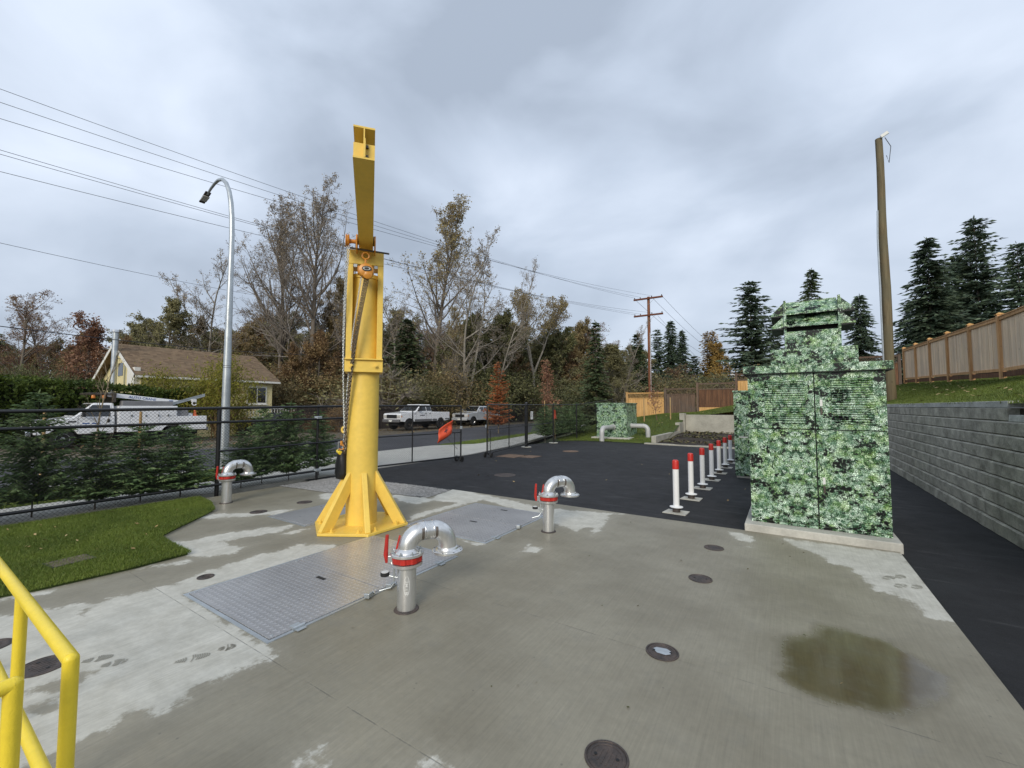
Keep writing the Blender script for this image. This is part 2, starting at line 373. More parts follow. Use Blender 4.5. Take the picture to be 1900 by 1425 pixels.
def mat_wrap():
    """printed shrub-photo wrap on the cabinets: layered leaf rosettes, mirrored about one axis"""
    m, t, b = nt_new('foliage_print'); L = t.links.new
    P = N(t, 'ShaderNodeTexCoord').outputs['Object']
    sep = N(t, 'ShaderNodeSeparateXYZ'); L(P, sep.inputs[0])
    geo = N(t, 'ShaderNodeNewGeometry'); sn = N(t, 'ShaderNodeSeparateXYZ'); L(geo.outputs['Normal'], sn.inputs[0])
    # horizontal coordinate along the face: x on the fronts, y on the sides
    fx = smooth01(t, mth(t, 'ABSOLUTE', sn.outputs[0]), .6, .61)
    h = mth(t, 'ADD', mth(t, 'MULTIPLY', sep.outputs[0], mth(t, 'SUBTRACT', 1., fx)), mth(t, 'MULTIPLY', sep.outputs[1], fx))
    hm = mth(t, 'ABSOLUTE', mth(t, 'ADD', h, .33))          # mirrored print
    top = smooth01(t, sn.outputs[2], .35, .36)
    vv = mth(t, 'ADD', sep.outputs[2], mth(t, 'MULTIPLY', sep.outputs[1], top))
    cb = N(t, 'ShaderNodeCombineXYZ'); L(hm, cb.inputs[0]); L(vv, cb.inputs[1])
    base = cb.outputs[0]
    big = noise(t, base, 3.1, 5, .6); mid = noise(t, base, 11, 5, .65)
    col = mixc(t, smooth01(t, mid, .35, .72), (.004, .009, .007), (.085, .145, .075))
    def rosettes(vec, scale, petals, colA, colB, seed, dens, sharp, col):
        mp = mapping(t, vec, (1, 1, 1), (0, 0, seed*.7), (seed*3.1, seed*1.7, 0))
        v = N(t, 'ShaderNodeTexVoronoi', voronoi_dimensions='2D'); L(mp, v.inputs['Vector']); v.inputs['Scale'].default_value = scale
        sub = N(t, 'ShaderNodeVectorMath', operation='SUBTRACT'); L(mp, sub.inputs[0]); L(v.outputs['Position'], sub.inputs[1])
        s2 = N(t, 'ShaderNodeSeparateXYZ'); L(sub.outputs[0], s2.inputs[0])
        ang = mth(t, 'ARCTAN2', s2.outputs[1], s2.outputs[0])
        rc = N(t, 'ShaderNodeSeparateColor'); L(v.outputs['Color'], rc.inputs[0])
        ph = mth(t, 'MULTIPLY', rc.outputs[0], 12.)
        cs = mth(t, 'ABSOLUTE', mth(t, 'COSINE', mth(t, 'ADD', mth(t, 'MULTIPLY', ang, petals/2), ph)))
        cs = mth(t, 'POWER', cs, sharp)
        rad = mth(t, 'MULTIPLY', v.outputs['Distance'], 1.0)
        lim = mth(t, 'ADD', mth(t, 'MULTIPLY', cs, .72), .05)
        lim = mth(t, 'MULTIPLY', lim, mth(t, 'ADD', mth(t, 'MULTIPLY', rc.outputs[1], .6), .6))
        inside = smooth01(t, mth(t, 'SUBTRACT', lim, rad), -.015, .03)
        inside = mth(t, 'MULTIPLY', inside, smooth01(t, mth(t, 'ADD', rc.outputs[2], mth(t, 'MULTIPLY', mth(t, 'SUBTRACT', big, .5), 1.6)), dens, dens+.05))
        shade = mth(t, 'ADD', mth(t, 'MULTIPLY', rc.outputs[1], .55), mth(t, 'MULTIPLY', smooth01(t, rad, 0., .5), .45))
        return mixc(t, inside, col, mixc(t, shade, colA, colB))
    wv = N(t, 'ShaderNodeVectorMath', operation='ADD'); L(base, wv.inputs[0])
    nn = N(t, 'ShaderNodeTexNoise'); nn.inputs['Scale'].default_value = 9; nn.inputs['Detail'].default_value = 4; L(base, nn.inputs['Vector'])
    sc = N(t, 'ShaderNodeVectorMath', operation='SCALE'); L(nn.outputs['Color'], sc.inputs[0]); sc.inputs['Scale'].default_value = .05; L(sc.outputs[0], wv.inputs[1])
    w = wv.outputs[0]
    col = rosettes(w, 15, 11, (.022, .062, .040), (.125, .225, .145), 1.0, .08, 1.6, col)
    col = rosettes(w, 12, 13, (.032, .085, .052), (.20, .335, .225), 2.3, .25, 2.0, col)
    col = rosettes(w, 20, 10, (.040, .115, .062), (.33, .49, .35), 4.1, .32, 2.2, col)
    col = rosettes(w, 16, 9, (.060, .15, .060), (.27, .41, .17), 5.2, .50, 2.4, col)
    col = rosettes(w, 31, 8, (.09, .17, .09), (.58, .74, .58), 6.4, .50, 2.4, col)
    col = rosettes(w, 24, 7, (.07, .15, .08), (.70, .84, .70), 8.2, .66, 2.8, col)
    # yellow-green sunlit patches, twigs, and the dark gaps of the print
    col = mixc(t, mth(t, 'MULTIPLY', smooth01(t, noise(t, base, 4.2, 3), .48, .66), .60), col, (.46, .50, .10), 'SOFT_LIGHT')
    tw = noise(t, mapping(t, base, (38, 3, 1), (0, 0, .25)), 1., 3, .6)
    col = mixc(t, mth(t, 'MULTIPLY', smooth01(t, tw, .70, .76), .7), col, (.33, .25, .15))
    sp = noise(t, base, 85, 2, .5)
    col = mixc(t, mth(t, 'MULTIPLY', smooth01(t, sp, .66, .74), .55), col, (.50, .60, .50))
    gap = mth(t, 'MULTIPLY', smooth01(t, noise(t, mapping(t, base, (1, 1.25, 1), (0,0,0), (7.3, 2.2, 0)), 3.0, 6, .66), .532, .58), 1.)
    lobes = N(t, 'ShaderNodeTexVoronoi', voronoi_dimensions='2D'); L(w, lobes.inputs['Vector']); lobes.inputs['Scale'].default_value = 30
    gap = mth(t, 'MULTIPLY', gap, smooth01(t, lobes.outputs['Distance'], .78, .45))
    col = mixc(t, mth(t, 'MULTIPLY', gap, .93), col, (.006, .008, .012))
    fn = noise(t, base, 62, 3, .7); ve = N(t, 'ShaderNodeTexVoronoi', voronoi_dimensions='2D', feature='DISTANCE_TO_EDGE'); L(w, ve.inputs['Vector']); ve.inputs['Scale'].default_value = 34
    kf = mth(t, 'MULTIPLY', mth(t, 'ADD', mth(t, 'MULTIPLY', smooth01(t, fn, .34, .68), .95), .60), mth(t, 'ADD', mth(t, 'MULTIPLY', smooth01(t, ve.outputs['Distance'], .0, .16), .62), .42))
    fs = N(t, 'ShaderNodeVectorMath', operation='SCALE'); L(col, fs.inputs[0]); L(kf, fs.inputs['Scale']); col = fs.outputs[0]
    bc = N(t, 'ShaderNodeBrightContrast'); L(col, bc.inputs[0]); bc.inputs['Bright'].default_value = .010; bc.inputs['Contrast'].default_value = .17
    hs = N(t, 'ShaderNodeHueSaturation'); hs.inputs['Value'].default_value = 1.24; hs.inputs['Saturation'].default_value = .80; L(bc.outputs[0], hs.inputs['Color'])
    L(hs.outputs[0], b.inputs['Base Color']); b.inputs['Roughness'].default_value = .34; b.inputs['Specular IOR Level'].default_value = .4
    return m

def mat_plate():
    """bright aluminium tread plate"""
    m, t, b = nt_new('tread_plate'); P = geo_pos(t); L = t.links.new
    hs = []
    S = 26.0
    for k, ang in enumerate((45, -45)):
        mp = mapping(t, P, (S, S, S), (0, 0, R(ang)), (.5*k, .25*k, 0))
        s = N(t, 'ShaderNodeSeparateXYZ'); L(mp, s.inputs[0])
        fx = mth(t, 'SUBTRACT', mth(t, 'FRACT', s.outputs[0]), .5)
        row = mth(t, 'FLOOR', s.outputs[0])
        fy = mth(t, 'SUBTRACT', mth(t, 'FRACT', mth(t, 'ADD', mth(t, 'MULTIPLY', s.outputs[1], .5), mth(t, 'MULTIPLY', row, .5))), .5)
        d = mth(t, 'ADD', mth(t, 'POWER', mth(t, 'MULTIPLY', mth(t, 'ABSOLUTE', fx), 6.), 2.), mth(t, 'POWER', mth(t, 'MULTIPLY', mth(t, 'ABSOLUTE', fy), 3.1), 2.))
        hs.append(smooth01(t, d, 1.0, .45))
    hgt = mth(t, 'MAXIMUM', hs[0], hs[1])
    n = noise(t, P, 1.3, 5, .6); n2 = noise(t, P, 14, 4, .65)
    c = mixc(t, smooth01(t, n, .3, .7), (.36, .355, .355), (.47, .465, .46))
    c = mixc(t, mth(t, 'MULTIPLY', hgt, .5), c, (.66, .66, .67))
    c = mixc(t, mth(t, 'MULTIPLY', smooth01(t, n2, .5, .75), .35), c, (.26, .25, .24))
    L(c, b.inputs['Base Color']); b.inputs['Metallic'].default_value = .45
    L(mth(t, 'ADD', mth(t, 'MULTIPLY', n2, .22), .20), b.inputs['Roughness'])
    bump(t, b, hgt, .8, .004); return m

def mat_steel_pipe():
    m, t, b = nt_new('stainless_pipe'); L = t.links.new
    P = N(t, 'ShaderNodeTexCoord').outputs['Object']
    n = noise(t, mapping(t, P, (8, 8, 1.3)), 1.4, 6, .65); n2 = noise(t, P, 30, 3)
    c = mixc(t, smooth01(t, n, .3, .7), (.62, .62, .605), (.80, .80, .79))
    c = mixc(t, mth(t, 'MULTIPLY', smooth01(t, n2, .55, .8), .3), c, (.46, .45, .43))
    L(c, b.inputs['Base Color']); b.inputs['Metallic'].default_value = .82
    L(mth(t, 'ADD', mth(t, 'MULTIPLY', n, .18), .20), b.inputs['Roughness']); bump(t, b, n2, .05, .002); return m

def mat_wood(name, a, b2, rand=.18, weather=None, up=2, knots=True):
    """vertical-grain boards"""
    m, t, b = nt_new(name); L = t.links.new
    P = geo_pos(t); oi = N(t, 'ShaderNodeObjectInfo')
    st = [9, 9, 9]; st[up] = .55
    vm = N(t, 'ShaderNodeVectorMath', operation='ADD'); L(mapping(t, P, tuple(st)), vm.inputs[0]); cm = N(t, 'ShaderNodeCombineXYZ')
    L(mth(t, 'MULTIPLY', oi.outputs['Random'], 91.), cm.inputs[0]); L(mth(t, 'MULTIPLY', oi.outputs['Random'], 47.), cm.inputs[2]); L(cm.outputs[0], vm.inputs[1])
    g = noise(t, vm.outputs[0], 1.6, 7, .62, .6); g2 = noise(t, P, 1.3, 4)
    c = mixc(t, smooth01(t, g, .3, .7), a, b2)
    if weather: c = mixc(t, mth(t, 'MULTIPLY', smooth01(t, g2, .35, .65), .55), c, weather)
    if knots:
        v = N(t, 'ShaderNodeTexVoronoi'); L(mapping(t, P, (7, 7, 2.2)), v.inputs['Vector']); v.inputs['Scale'].default_value = 1.
        c = mixc(t, mth(t, 'MULTIPLY', smooth01(t, v.outputs['Distance'], .11, .04), .75), c, tuple(x*.28 for x in a))
    k = mth(t, 'ADD', mth(t, 'MULTIPLY', oi.outputs['Random'], 2*rand), 1-rand)
    sc = N(t, 'ShaderNodeVectorMath', operation='SCALE'); L(c, sc.inputs[0]); L(k, sc.inputs['Scale'])
    L(sc.outputs[0], b.inputs['Base Color']); b.inputs['Roughness'].default_value = .75; b.inputs['Specular IOR Level'].default_value = .25
    bump(t, b, g, .25, .004); MATS[name] = m; return m

def mat_shingle():
    m, t, b = nt_new('roof_shingle'); L = t.links.new; P = geo_pos(t)
    s = N(t, 'ShaderNodeSeparateXYZ'); L(P, s.inputs[0]); rowv = mth(t, 'MULTIPLY', s.outputs[2], 11.0)
    row = mth(t, 'FLOOR', rowv); cmb = N(t, 'ShaderNodeCombineXYZ'); L(mth(t, 'FLOOR', mth(t, 'ADD', mth(t, 'MULTIPLY', s.outputs[1], 4.), mth(t, 'MULTIPLY', row, .37))), cmb.inputs[0]); L(row, cmb.inputs[1])
    w = N(t, 'ShaderNodeTexWhiteNoise', noise_dimensions='2D'); L(cmb.outputs[0], w.inputs['Vector'])
    c = mixc(t, w.outputs['Value'], (.110, .070, .040), (.215, .145, .085))
    c = mixc(t, mth(t, 'MULTIPLY', smooth01(t, noise(t, P, 1.2, 4), .4, .7), .4), c, (.19, .14, .085))
    L(c, b.inputs['Base Color']); b.inputs['Roughness'].default_value = .9
    bump(t, b, mth(t, 'FRACT', rowv), .9, .03); return m

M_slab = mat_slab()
M_asph = mat_asphalt('yard_asphalt', (.0095, .0095, .0105), (.019, .019, .021))
M_road = mat_asphalt('road_asphalt', (.045, .045, .050), (.066, .066, .070), streaks=False)
M_walk = mat('sidewalk_concrete', (.42, .41, .37), .8, var=.14, scale=1.2, bmp=.25, bscale=70, worldc=True)
M_conc = mat('cast_concrete', (.36, .345, .29), .8, var=.22, scale=1.6, bmp=.25, bscale=40, worldc=True)
M_pad = mat('pad_concrete', (.47, .455, .40), .75, var=.2, scale=3, bmp=.25, bscale=50, worldc=True)
M_soil = mat('planter_soil', (.030, .021, .014), .95, var=.5, scale=6, bmp=.9, bscale=22, worldc=True)
M_field = mat('field_ground', (.045, .055, .022), .95, var=.4, scale=.5, bmp=.5, bscale=8, worldc=True)
M_shoulder = mat('leafy_gravel_shoulder', (.115, .090, .055), .9, var=.4, scale=1.4, bmp=.6, bscale=25, worldc=True, col2=(.17, .145, .10))
M_turf = mat('turf_base', (.045, .068, .012), .95, var=.35, scale=3, bmp=.5, bscale=60, worldc=True)
M_grav = mat('gravel_base', (.16, .155, .145), .9, var=.4, scale=18, bmp=.9, bscale=60, worldc=True)
M_stone = mat('crushed_stone', (.26, .25, .235), .8, var=.4, scale=20, worldc=True, col2=(.40, .385, .36))
M_blade = mat_grass_blade('lawn_blade', (.055, .110, .011), (.132, .200, .024), (.185, .205, .048))
M_blade2 = mat_grass_blade('bank_blade', (.060, .105, .012), (.105, .155, .022), (.15, .165, .04))
M_yel = mat('yellow_enamel', (.80, .550, .100), .38, var=.10, scale=1.4, bmp=.10, bscale=90, spec=.5)
M_yel2 = mat('safety_yellow_enamel', (.86, .650, .045), .36, var=.08, scale=3.0, bmp=.22, bscale=140, spec=.5)
M_hoist = mat('orange_hoist_paint', (.60, .245, .030), .38, var=.15, scale=6)
M_plate = mat_plate()
M_pipe = mat_steel_pipe()
M_tint = mat('weld_heat_tint', (.20, .17, .145), .35, .7, var=.3, scale=14)
M_red = mat('red_coupling_paint', (.42, .022, .014), .42, var=.25, scale=12)
M_redcap = mat('red_reflective_cap', (.56, .030, .022), .35, var=.12, scale=9)
M_galv = mat('galvanised_steel', (.50, .53, .54), .38, .75, var=.15, scale=3, rvar=.2)
M_chrome = mat('bright_metal', (.72, .72, .72), .18, 1.0, var=.05)
M_dkmetal = mat('dark_steel', (.10, .085, .07), .45, .6, var=.3, scale=8)
M_chain = mat('oiled_chain', (.13, .105, .075), .35, .75, var=.4, scale=25)
M_black = mat('black_powder_coat', (.010, .010, .011), .32, var=.2, spec=.55)
M_blackrub = mat('black_vinyl', (.008, .008, .009), .42, var=.3, bmp=.3, bscale=18)
M_white = mat('white_plastic', (.80, .80, .79), .42, var=.03)
M_iron = mat('rusty_cast_iron', (.062, .056, .054), .55, .25, var=.4, scale=9, bmp=.4, bscale=40, col2=(.115, .085, .07), worldc=True)
M_wrap = mat_wrap()
M_dark = mat('shadow_gap', (.006, .007, .007), .6, var=.1)
M_block = mat('split_face_block', (.355, .338, .280), .9, var=.42, scale=3.5, rand=.045, bmp=.8, bscale=28, worldc=True)
M_cap = mat('wall_cap_block', (.42, .42, .385), .9, var=.3, scale=3, rand=.1, bmp=.6, bscale=30, worldc=True)
M_cedar = mat_wood('new_cedar_board', (.66, .490, .325), (.85, .680, .490), .13, weather=(.62, .50, .38))
M_cedarpost = mat_wood('new_cedar_post', (.44, .24, .105), (.62, .38, .19), .10)
M_cedaror = mat_wood('fresh_cedar_board', (.46, .25, .085), (.66, .41, .17), .12)
M_cedarw = mat_wood('weathered_cedar', (.085, .058, .042), (.19, .125, .085), .25, weather=(.12, .10, .085))
M_cedard = mat_wood('stained_cedar', (.085, .043, .026), (.185, .092, .048), .25)
M_oldfence = mat_wood('old_dark_fence', (.030, .024, .020), (.065, .05, .04), .3, knots=False)
M_pole = mat_wood('pole_wood', (.105, .078, .042), (.185, .145, .082), .08, weather=(.13, .12, .075))
M_polered = mat_wood('creosote_pole', (.145, .055, .030), (.27, .115, .062), .08)
M_crossarm = mat_wood('crossarm_timber', (.085, .030, .018), (.16, .06, .035), .1, up=0)
M_stake = mat_wood('lodgepole_stake', (.34, .22, .10), (.52, .36, .18), .1)
M_bark = mat('grey_brown_bark', (.135, .112, .088), .9, var=.4, scale=5, bmp=.7, bscale=30, stretch=(4, 4, .8))
M_barkp = mat('pale_grey_bark', (.26, .235, .195), .9, var=.35, scale=4, bmp=.5, bscale=20)
M_barkt = mat('pale_tan_bark', (.21, .165, .105), .85, var=.3, scale=6)
M_twig = mat('twig_bark', (.27, .235, .20), .9, var=.3, scale=3)
M_twigr = mat('reddish_twig_bark', (.18, .105, .075), .9, var=.3, scale=3)
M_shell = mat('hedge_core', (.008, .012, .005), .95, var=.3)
M_shingle = mat_shingle()
M_house = mat('cream_siding', (.68, .585, .31), .7, var=.06, scale=1.5, worldc=True)
M_trim = mat('white_trim', (.72, .70, .64), .55, var=.05)
M_glass = mat('dark_glass', (.015, .018, .020), .06, var=.2, spec=.8)
M_carw = mat('white_car_paint', (.84, .845, .855), .22, var=.03, coat=.5)
M_cars = mat('silver_car_paint', (.55, .565, .58), .28, .35, var=.05, coat=.5)
M_cargrey = mat('grey_lower_paint', (.17, .17, .175), .4, .2, var=.1)
M_tyre = mat('tyre_rubber', (.014, .014, .014), .8, var=.3, bmp=.4, bscale=40)
M_lamp = mat('headlamp_lens', (.62, .60, .55), .12, .2, var=.1)
M_amber = mat('amber_lens', (.70, .24, .05), .2, var=.1)
M_plastic = mat('black_plastic', (.016, .016, .017), .55, var=.2)
M_blue = mat('blue_decal', (.035, .10, .32), .4, var=.1)
M_decal = mat('dark_decal', (.05, .045, .06), .5, var=.2)
M_deckgrey = mat('grey_bedliner', (.22, .22, .23), .6, var=.2)
M_flag = mat('orange_flag_vinyl', (.80, .105, .040), .5, var=.08)
M_paper = mat('paper_notice', (.66, .66, .64), .7, var=.05)
M_label = mat('sticker', (.70, .70, .66), .5, var=.05)
M_wire = mat('wire_sheath', (.035, .035, .040), .6, var=.1)
M_chalk = mat('paint_marker', (.78, .78, .74), .6, var=.05)
M_wetprint = mat('wet_tread_mark', (.30, .285, .23), .5, var=.2, worldc=True)
M_rustlid = mat('rust_stained_lid', (.15, .095, .06), .8, var=.35, scale=6, worldc=True)
M_brownlid = mat('brown_plastic_lid', (.135, .095, .075), .6, var=.25, scale=9, worldc=True, bmp=.3, bscale=40)
M_cone = mat('traffic_cone_orange', (.75, .16, .05), .5, var=.1)

LF_oakbrown = mat_leaf('leaf_dry_brown', [(.15, .092, .050), (.265, .172, .084), (.36, .26, .125)])
LF_gold = mat_leaf('leaf_gold', [(.20, .145, .062), (.32, .25, .105), (.45, .37, .17)])
LF_poplar = mat_leaf('leaf_poplar_gold', [(.25, .15, .045), (.40, .255, .070), (.52, .36, .11)])
LF_buff = mat_leaf('leaf_buff', [(.20, .145, .092), (.31, .24, .15), (.42, .34, .22)])
LF_olive = mat_leaf('leaf_olive', [(.110, .105, .055), (.205, .19, .090), (.31, .28, .135)])
LF_green = mat_leaf('leaf_dull_green', [(.070, .078, .038), (.138, .144, .064), (.24, .23, .10)])
LF_mixed = mat_leaf('leaf_rust_olive', [(.110, .095, .050), (.215, .175, .084), (.28, .20, .095), (.27, .235, .11)])
LF_rust = mat_leaf('leaf_rust', [(.24, .078, .030), (.44, .155, .055), (.56, .235, .09)])
LF_redbrown = mat_leaf('leaf_red_brown', [(.17, .085, .055), (.29, .15, .090), (.38, .22, .13)])
LF_conifer = mat_leaf('needle_dark', [(.050, .078, .056), (.088, .126, .080), (.14, .185, .11)], trans=.1, scale=.9)
LF_conifer2 = mat_leaf('needle_mid', [(.046, .070, .036), (.080, .112, .052), (.13, .165, .075)], trans=.1, scale=.9)
LF_fir = mat_leaf('needle_young_fir', [(.055, .098, .038), (.115, .180, .070), (.24, .31, .14)], trans=.3, scale=2.5)
LF_hedge = mat_leaf('leaf_hedge', [(.020, .034, .007), (.048, .074, .012), (.105, .14, .024)], scale=.9)
LF_bamboo = mat_leaf('leaf_bamboo', [(.085, .095, .014), (.20, .195, .030), (.36, .32, .055)], scale=1.1)
LF_litter = mat_leaf('fallen_leaf', [(.20, .12, .05), (.36, .25, .10), (.52, .42, .24)], scale=9, trans=0)
LF_bed = mat_leaf('bed_litter', [(.045, .028, .016), (.10, .07, .03), (.075, .085, .02), (.24, .17, .08)], scale=4, trans=0)
# ================================================================== SETTING
def sheet(name, poly, z, mat_, thick=None, res=None):
    mb = MB()
    if thick: mb.prism(poly, z-thick, z)
    else: mb.add([(x, y, z) for x, y in poly], [tuple(range(len(poly)))])
    return struct(mb.build(name, mat_))

# ground to the horizon
gm = MB(); gm.add([(-900,-900,-.30),(900,-900,-.30),(900,1600,-.30),(-900,1600,-.30)], [(0,1,2,3)])
struct(gm.build('ground', M_field))
# road bending gently away beyond the gate, with sidewalk, driveway apron and verges
sheet('road', [(-14.25,-60),(-14.25,12),(-14.6,20),(-15.7,30),(-16.4,48),(-17.2,120),(-26.2,120),(-25.2,46),(-24.6,33),(-22.3,18),(-22,8),(-22,-60)], -.06, M_road)
sheet('shoulder', [(-22,-60),(-22,8),(-22.3,18),(-24.6,33),(-25.2,46),(-26.2,120),(-31,120),(-30.6,46),(-30.5,33),(-29.8,18),(-29.8,-60)], -.064, M_shoulder)
sheet('sidewalk', [(-10.35,-60),(-10.35,13),(-10.9,16.5),(-12.2,21.5),(-13.8,27),(-17.5,42),(-18.9,42),(-15.3,28),(-13.9,22.5),(-13.0,17.2),(-13.0,16.6),(-14.2,14.8),(-14.2,6.9),(-12.1,5.9),(-11.85,4),(-11.85,-60)], .0, M_walk, thick=.12)
sheet('verge', [(-11.852,-60),(-11.852,4),(-12.11,5.85),(-14.05,6.8),(-14.05,-60)], -.012, M_turf, thick=.1)
sheet('verge', [(-13.02,17.2),(-13.92,22.5),(-15.32,28),(-18.95,42),(-19.6,42),(-15.75,30),(-14.75,20.2),(-14.25,15.1),(-13.02,16.7)], -.012, M_turf, thick=.1)
kb = MB(); kb.box(-14.25,-14.05,-60,6.6,-.2,.02); struct(kb.build('kerb', M_walk, bevel=.02))
# yard asphalt
sheet('yard_asphalt', [(-10.33,7.23),(-10.33,6.2),(-6.27,6.2),(-6.27,7.15),(1.12,7.15),(1.12,-8),(2.75,-8),(2.75,21.2),(-5.9,21.55),(-8.2,21.7),(-9.6,21.4),(-10.33,20.3),(-10.85,16.5),(-10.33,13)], -.022, M_asph)

# slab with dry patches and puddle carried as outline distances
def poly_sd(X, Y, poly):
    P = np.array(poly); n = len(P); d = np.full(X.shape, 1e9); ins = np.zeros(X.shape, bool)
    for i in range(n):
        a, b = P[i], P[(i+1) % n]; e = b-a; L2 = max(e@e, 1e-9)
        t = np.clip(((X-a[0])*e[0]+(Y-a[1])*e[1])/L2, 0, 1)
        d = np.minimum(d, np.hypot(X-a[0]-t*e[0], Y-a[1]-t*e[1]))
        c = ((a[1] > Y) != (b[1] > Y)); den = (b[1]-a[1]) if abs(b[1]-a[1]) > 1e-9 else 1e-9
        ins ^= c & (X < (b[0]-a[0])*(Y-a[1])/den + a[0])
    return np.where(ins, d, -d)
def make_slab():
    x = np.linspace(-9.85, 1.15, 231); y = np.linspace(-3.0, 7.23, 216)
    X, Y = np.meshgrid(x, y); nx, ny = len(x), len(y)
    V = np.stack([X.ravel(), Y.ravel(), np.zeros(X.size)], 1)
    i = np.arange(nx-1)[None, :] + np.arange(ny-1)[:, None]*nx
    cx = (X[:-1, :-1]+X[1:, 1:])/2; cy = (Y[:-1, :-1]+Y[1:, 1:])/2
    keep = ~((cx < -6.27) & (cy > 6.25)); i = i[keep]
    F = np.stack([i, i+1, i+nx+1, i+nx], -1).reshape(-1, 4)
    # edge skirts
    def skirt(pts):
        nonlocal V, F
        n0 = len(V); A = np.array([(a, b, 0) for a, b in pts], float); B = A.copy(); B[:, 2] = -.15
        V = np.concatenate([V, A, B]); m = len(A)
        F = np.concatenate([F, np.array([[n0+k, n0+m+k, n0+m+k+1, n0+k+1] for k in range(m-1)])])
    skirt([(1.15, -3), (1.15, 7.23)]); skirt([(1.15, 7.23), (-6.27, 7.23)])
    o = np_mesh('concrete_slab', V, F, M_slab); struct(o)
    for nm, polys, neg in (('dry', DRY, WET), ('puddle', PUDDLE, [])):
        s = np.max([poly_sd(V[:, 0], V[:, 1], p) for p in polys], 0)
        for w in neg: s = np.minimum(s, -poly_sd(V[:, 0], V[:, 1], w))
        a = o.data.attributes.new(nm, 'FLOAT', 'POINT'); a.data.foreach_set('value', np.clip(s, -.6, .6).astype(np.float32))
    return o
slab = make_slab()
# wet boot prints on the dry concrete
def footprint(x, y, ang, L=.26):
    mb = MB(); ca, sa = math.cos(ang), math.sin(ang); rng = random.Random(int(x*999))
    for k in range(15):
        u = -L/2+L*(k+.5)/15; w = .046*(1.0 if k > 6 else .76)*math.sqrt(max(.1,1-((k-7)/8.0)**2))*rng.uniform(.85,1.05); s = .0042+.0012*rng.random()
        if k in (5, 6): continue
        for sg in (-1, 1):
            if rng.random() < .10: continue
            a = (u-s, sg*.002); b = (u+s, sg*.002); c = (u+s*1.0-.008, sg*w); d = (u-s*1.0-.008, sg*w)
            q = [a, b, c, d] if sg > 0 else [d, c, b, a]
            mb.add([(x+ca*p-sa*r, y+sa*p+ca*r, .0025) for p, r in q], [(0,1,2,3)])
    mb.build('wet_boot_print', M_wetprint, slab, local=True)
for x, y, a, l in [(-3.68,1.40,1.08,.21),(-3.62,1.60,1.0,.11),(-4.25,1.02,1.0,.17),(-4.08,1.07,1.1,.14),(.87,6.08,1.0,.17),(.98,6.19,1.1,.15),(.93,5.88,1.0,.16),(1.06,5.93,1.1,.14)]:
    footprint(x, y, a, l)

# gravel strip
sheet('gravel_strip', [(-9.84,5.35),(-9.2,5.43),(-8.13,5.52),(-7.5,5.95),(-7.21,6.18),(-6.48,6.20),(-6.20,6.30),(-6.24,7.10),(-7.47,7.0),(-8.3,6.9),(-9.19,6.75),(-9.84,6.7)], .008, M_grav)
def pebbles():
    rng = np.random.default_rng(5); poly = [(-9.84,5.35),(-9.2,5.43),(-8.13,5.52),(-7.5,5.95),(-7.21,6.18),(-6.48,6.22),(-6.15,6.35),(-6.25,7.1),(-7.47,7.05),(-8.3,6.95),(-9.19,6.8),(-9.84,6.75)]
    P = rng.uniform((-9.84,5.2),(-6.1,7.1),(26000,2)); P = P[poly_sd(P[:,0],P[:,1],poly) > -.03]; n = len(P)
    base = np.array([(1,0,0),(-1,0,0),(0,1,0),(0,-1,0),(0,0,1),(0,0,-1)], float); F0 = np.array([(0,2,4),(2,1,4),(1,3,4),(3,0,4)])
    s = rng.uniform(.008,.022,(n,1,1))*rng.uniform(.6,1.3,(n,6,1)); V = base[None]*s; V[:,:,2] *= .7
    a = rng.uniform(0,6.28,n); c, sn = np.cos(a)[:,None], np.sin(a)[:,None]; V = np.stack([V[...,0]*c-V[...,1]*sn, V[...,0]*sn+V[...,1]*c, V[...,2]],-1)
    V += np.stack([P[:,0],P[:,1],np.full(n,.010)],1)[:,None]
    F = (F0[None]+(np.arange(n)*6)[:,None,None]).reshape(-1,3)
    o = np_mesh('gravel', V.reshape(-1,3), F, M_stone); stuff(o); tag(o, 'loose grey crushed stone between the slab and the asphalt', 'gravel')
pebbles()

# lawn at the left and turf banks
LAWN = [(-8.49,3.43),(-8.23,3.19),(-7.72,2.66),(-7.4,2.34),(-7.0,2.30),(-6.27,2.28),(-6.24,1.74),(-6.3,1.04),(-6.38,.8),(-6.4,-3),(-9.95,-3),(-9.95,3.75),(-9.2,3.66)]
sheet('lawn', LAWN, .030, M_turf, thick=.06)
ZF = ([-11.5,-10,-7.5,-5.3,-2.8,0,2.75],[.85,.95,1.33,1.45,1.95,2.2,2.42])
def zR(Y): return np.interp(Y, [0,18.6,31,40], [2.55,2.68,3.1,3.3])
def sst(x): x = np.clip(x, 0, 1); return x*x*(3-2*x)
def bank_z(X, Y):
    zb = np.interp(X, *ZF)*sst((Y-22.6)/9.4)
    wt_ = 1.88+.54*sst((Y-19)/12)
    zr = wt_+(np.clip(X, 2.75, 5.6)-2.75)/2.85*(zR(Y)-wt_)
    return np.where(X >= 2.74, zr, zb)
def grid_mesh(name, x0, x1, y0, y1, st, keep, zfn, mat_):
    x = np.arange(x0, x1+1e-6, st); y = np.arange(y0, y1+1e-6, st); X, Y = np.meshgrid(x, y); nx = len(x)
    V = np.stack([X.ravel(), Y.ravel(), zfn(X, Y).ravel()], 1)
    i = np.arange(nx-1)[None, :]+np.arange(len(y)-1)[:, None]*nx
    k = keep((X[:-1,:-1]+X[1:,1:])/2, (Y[:-1,:-1]+Y[1:,1:])/2); i = i[k]
    F = np.stack([i, i+1, i+nx+1, i+nx], -1).reshape(-1, 4)
    return struct(np_mesh(name, V, F, mat_, smooth=True))
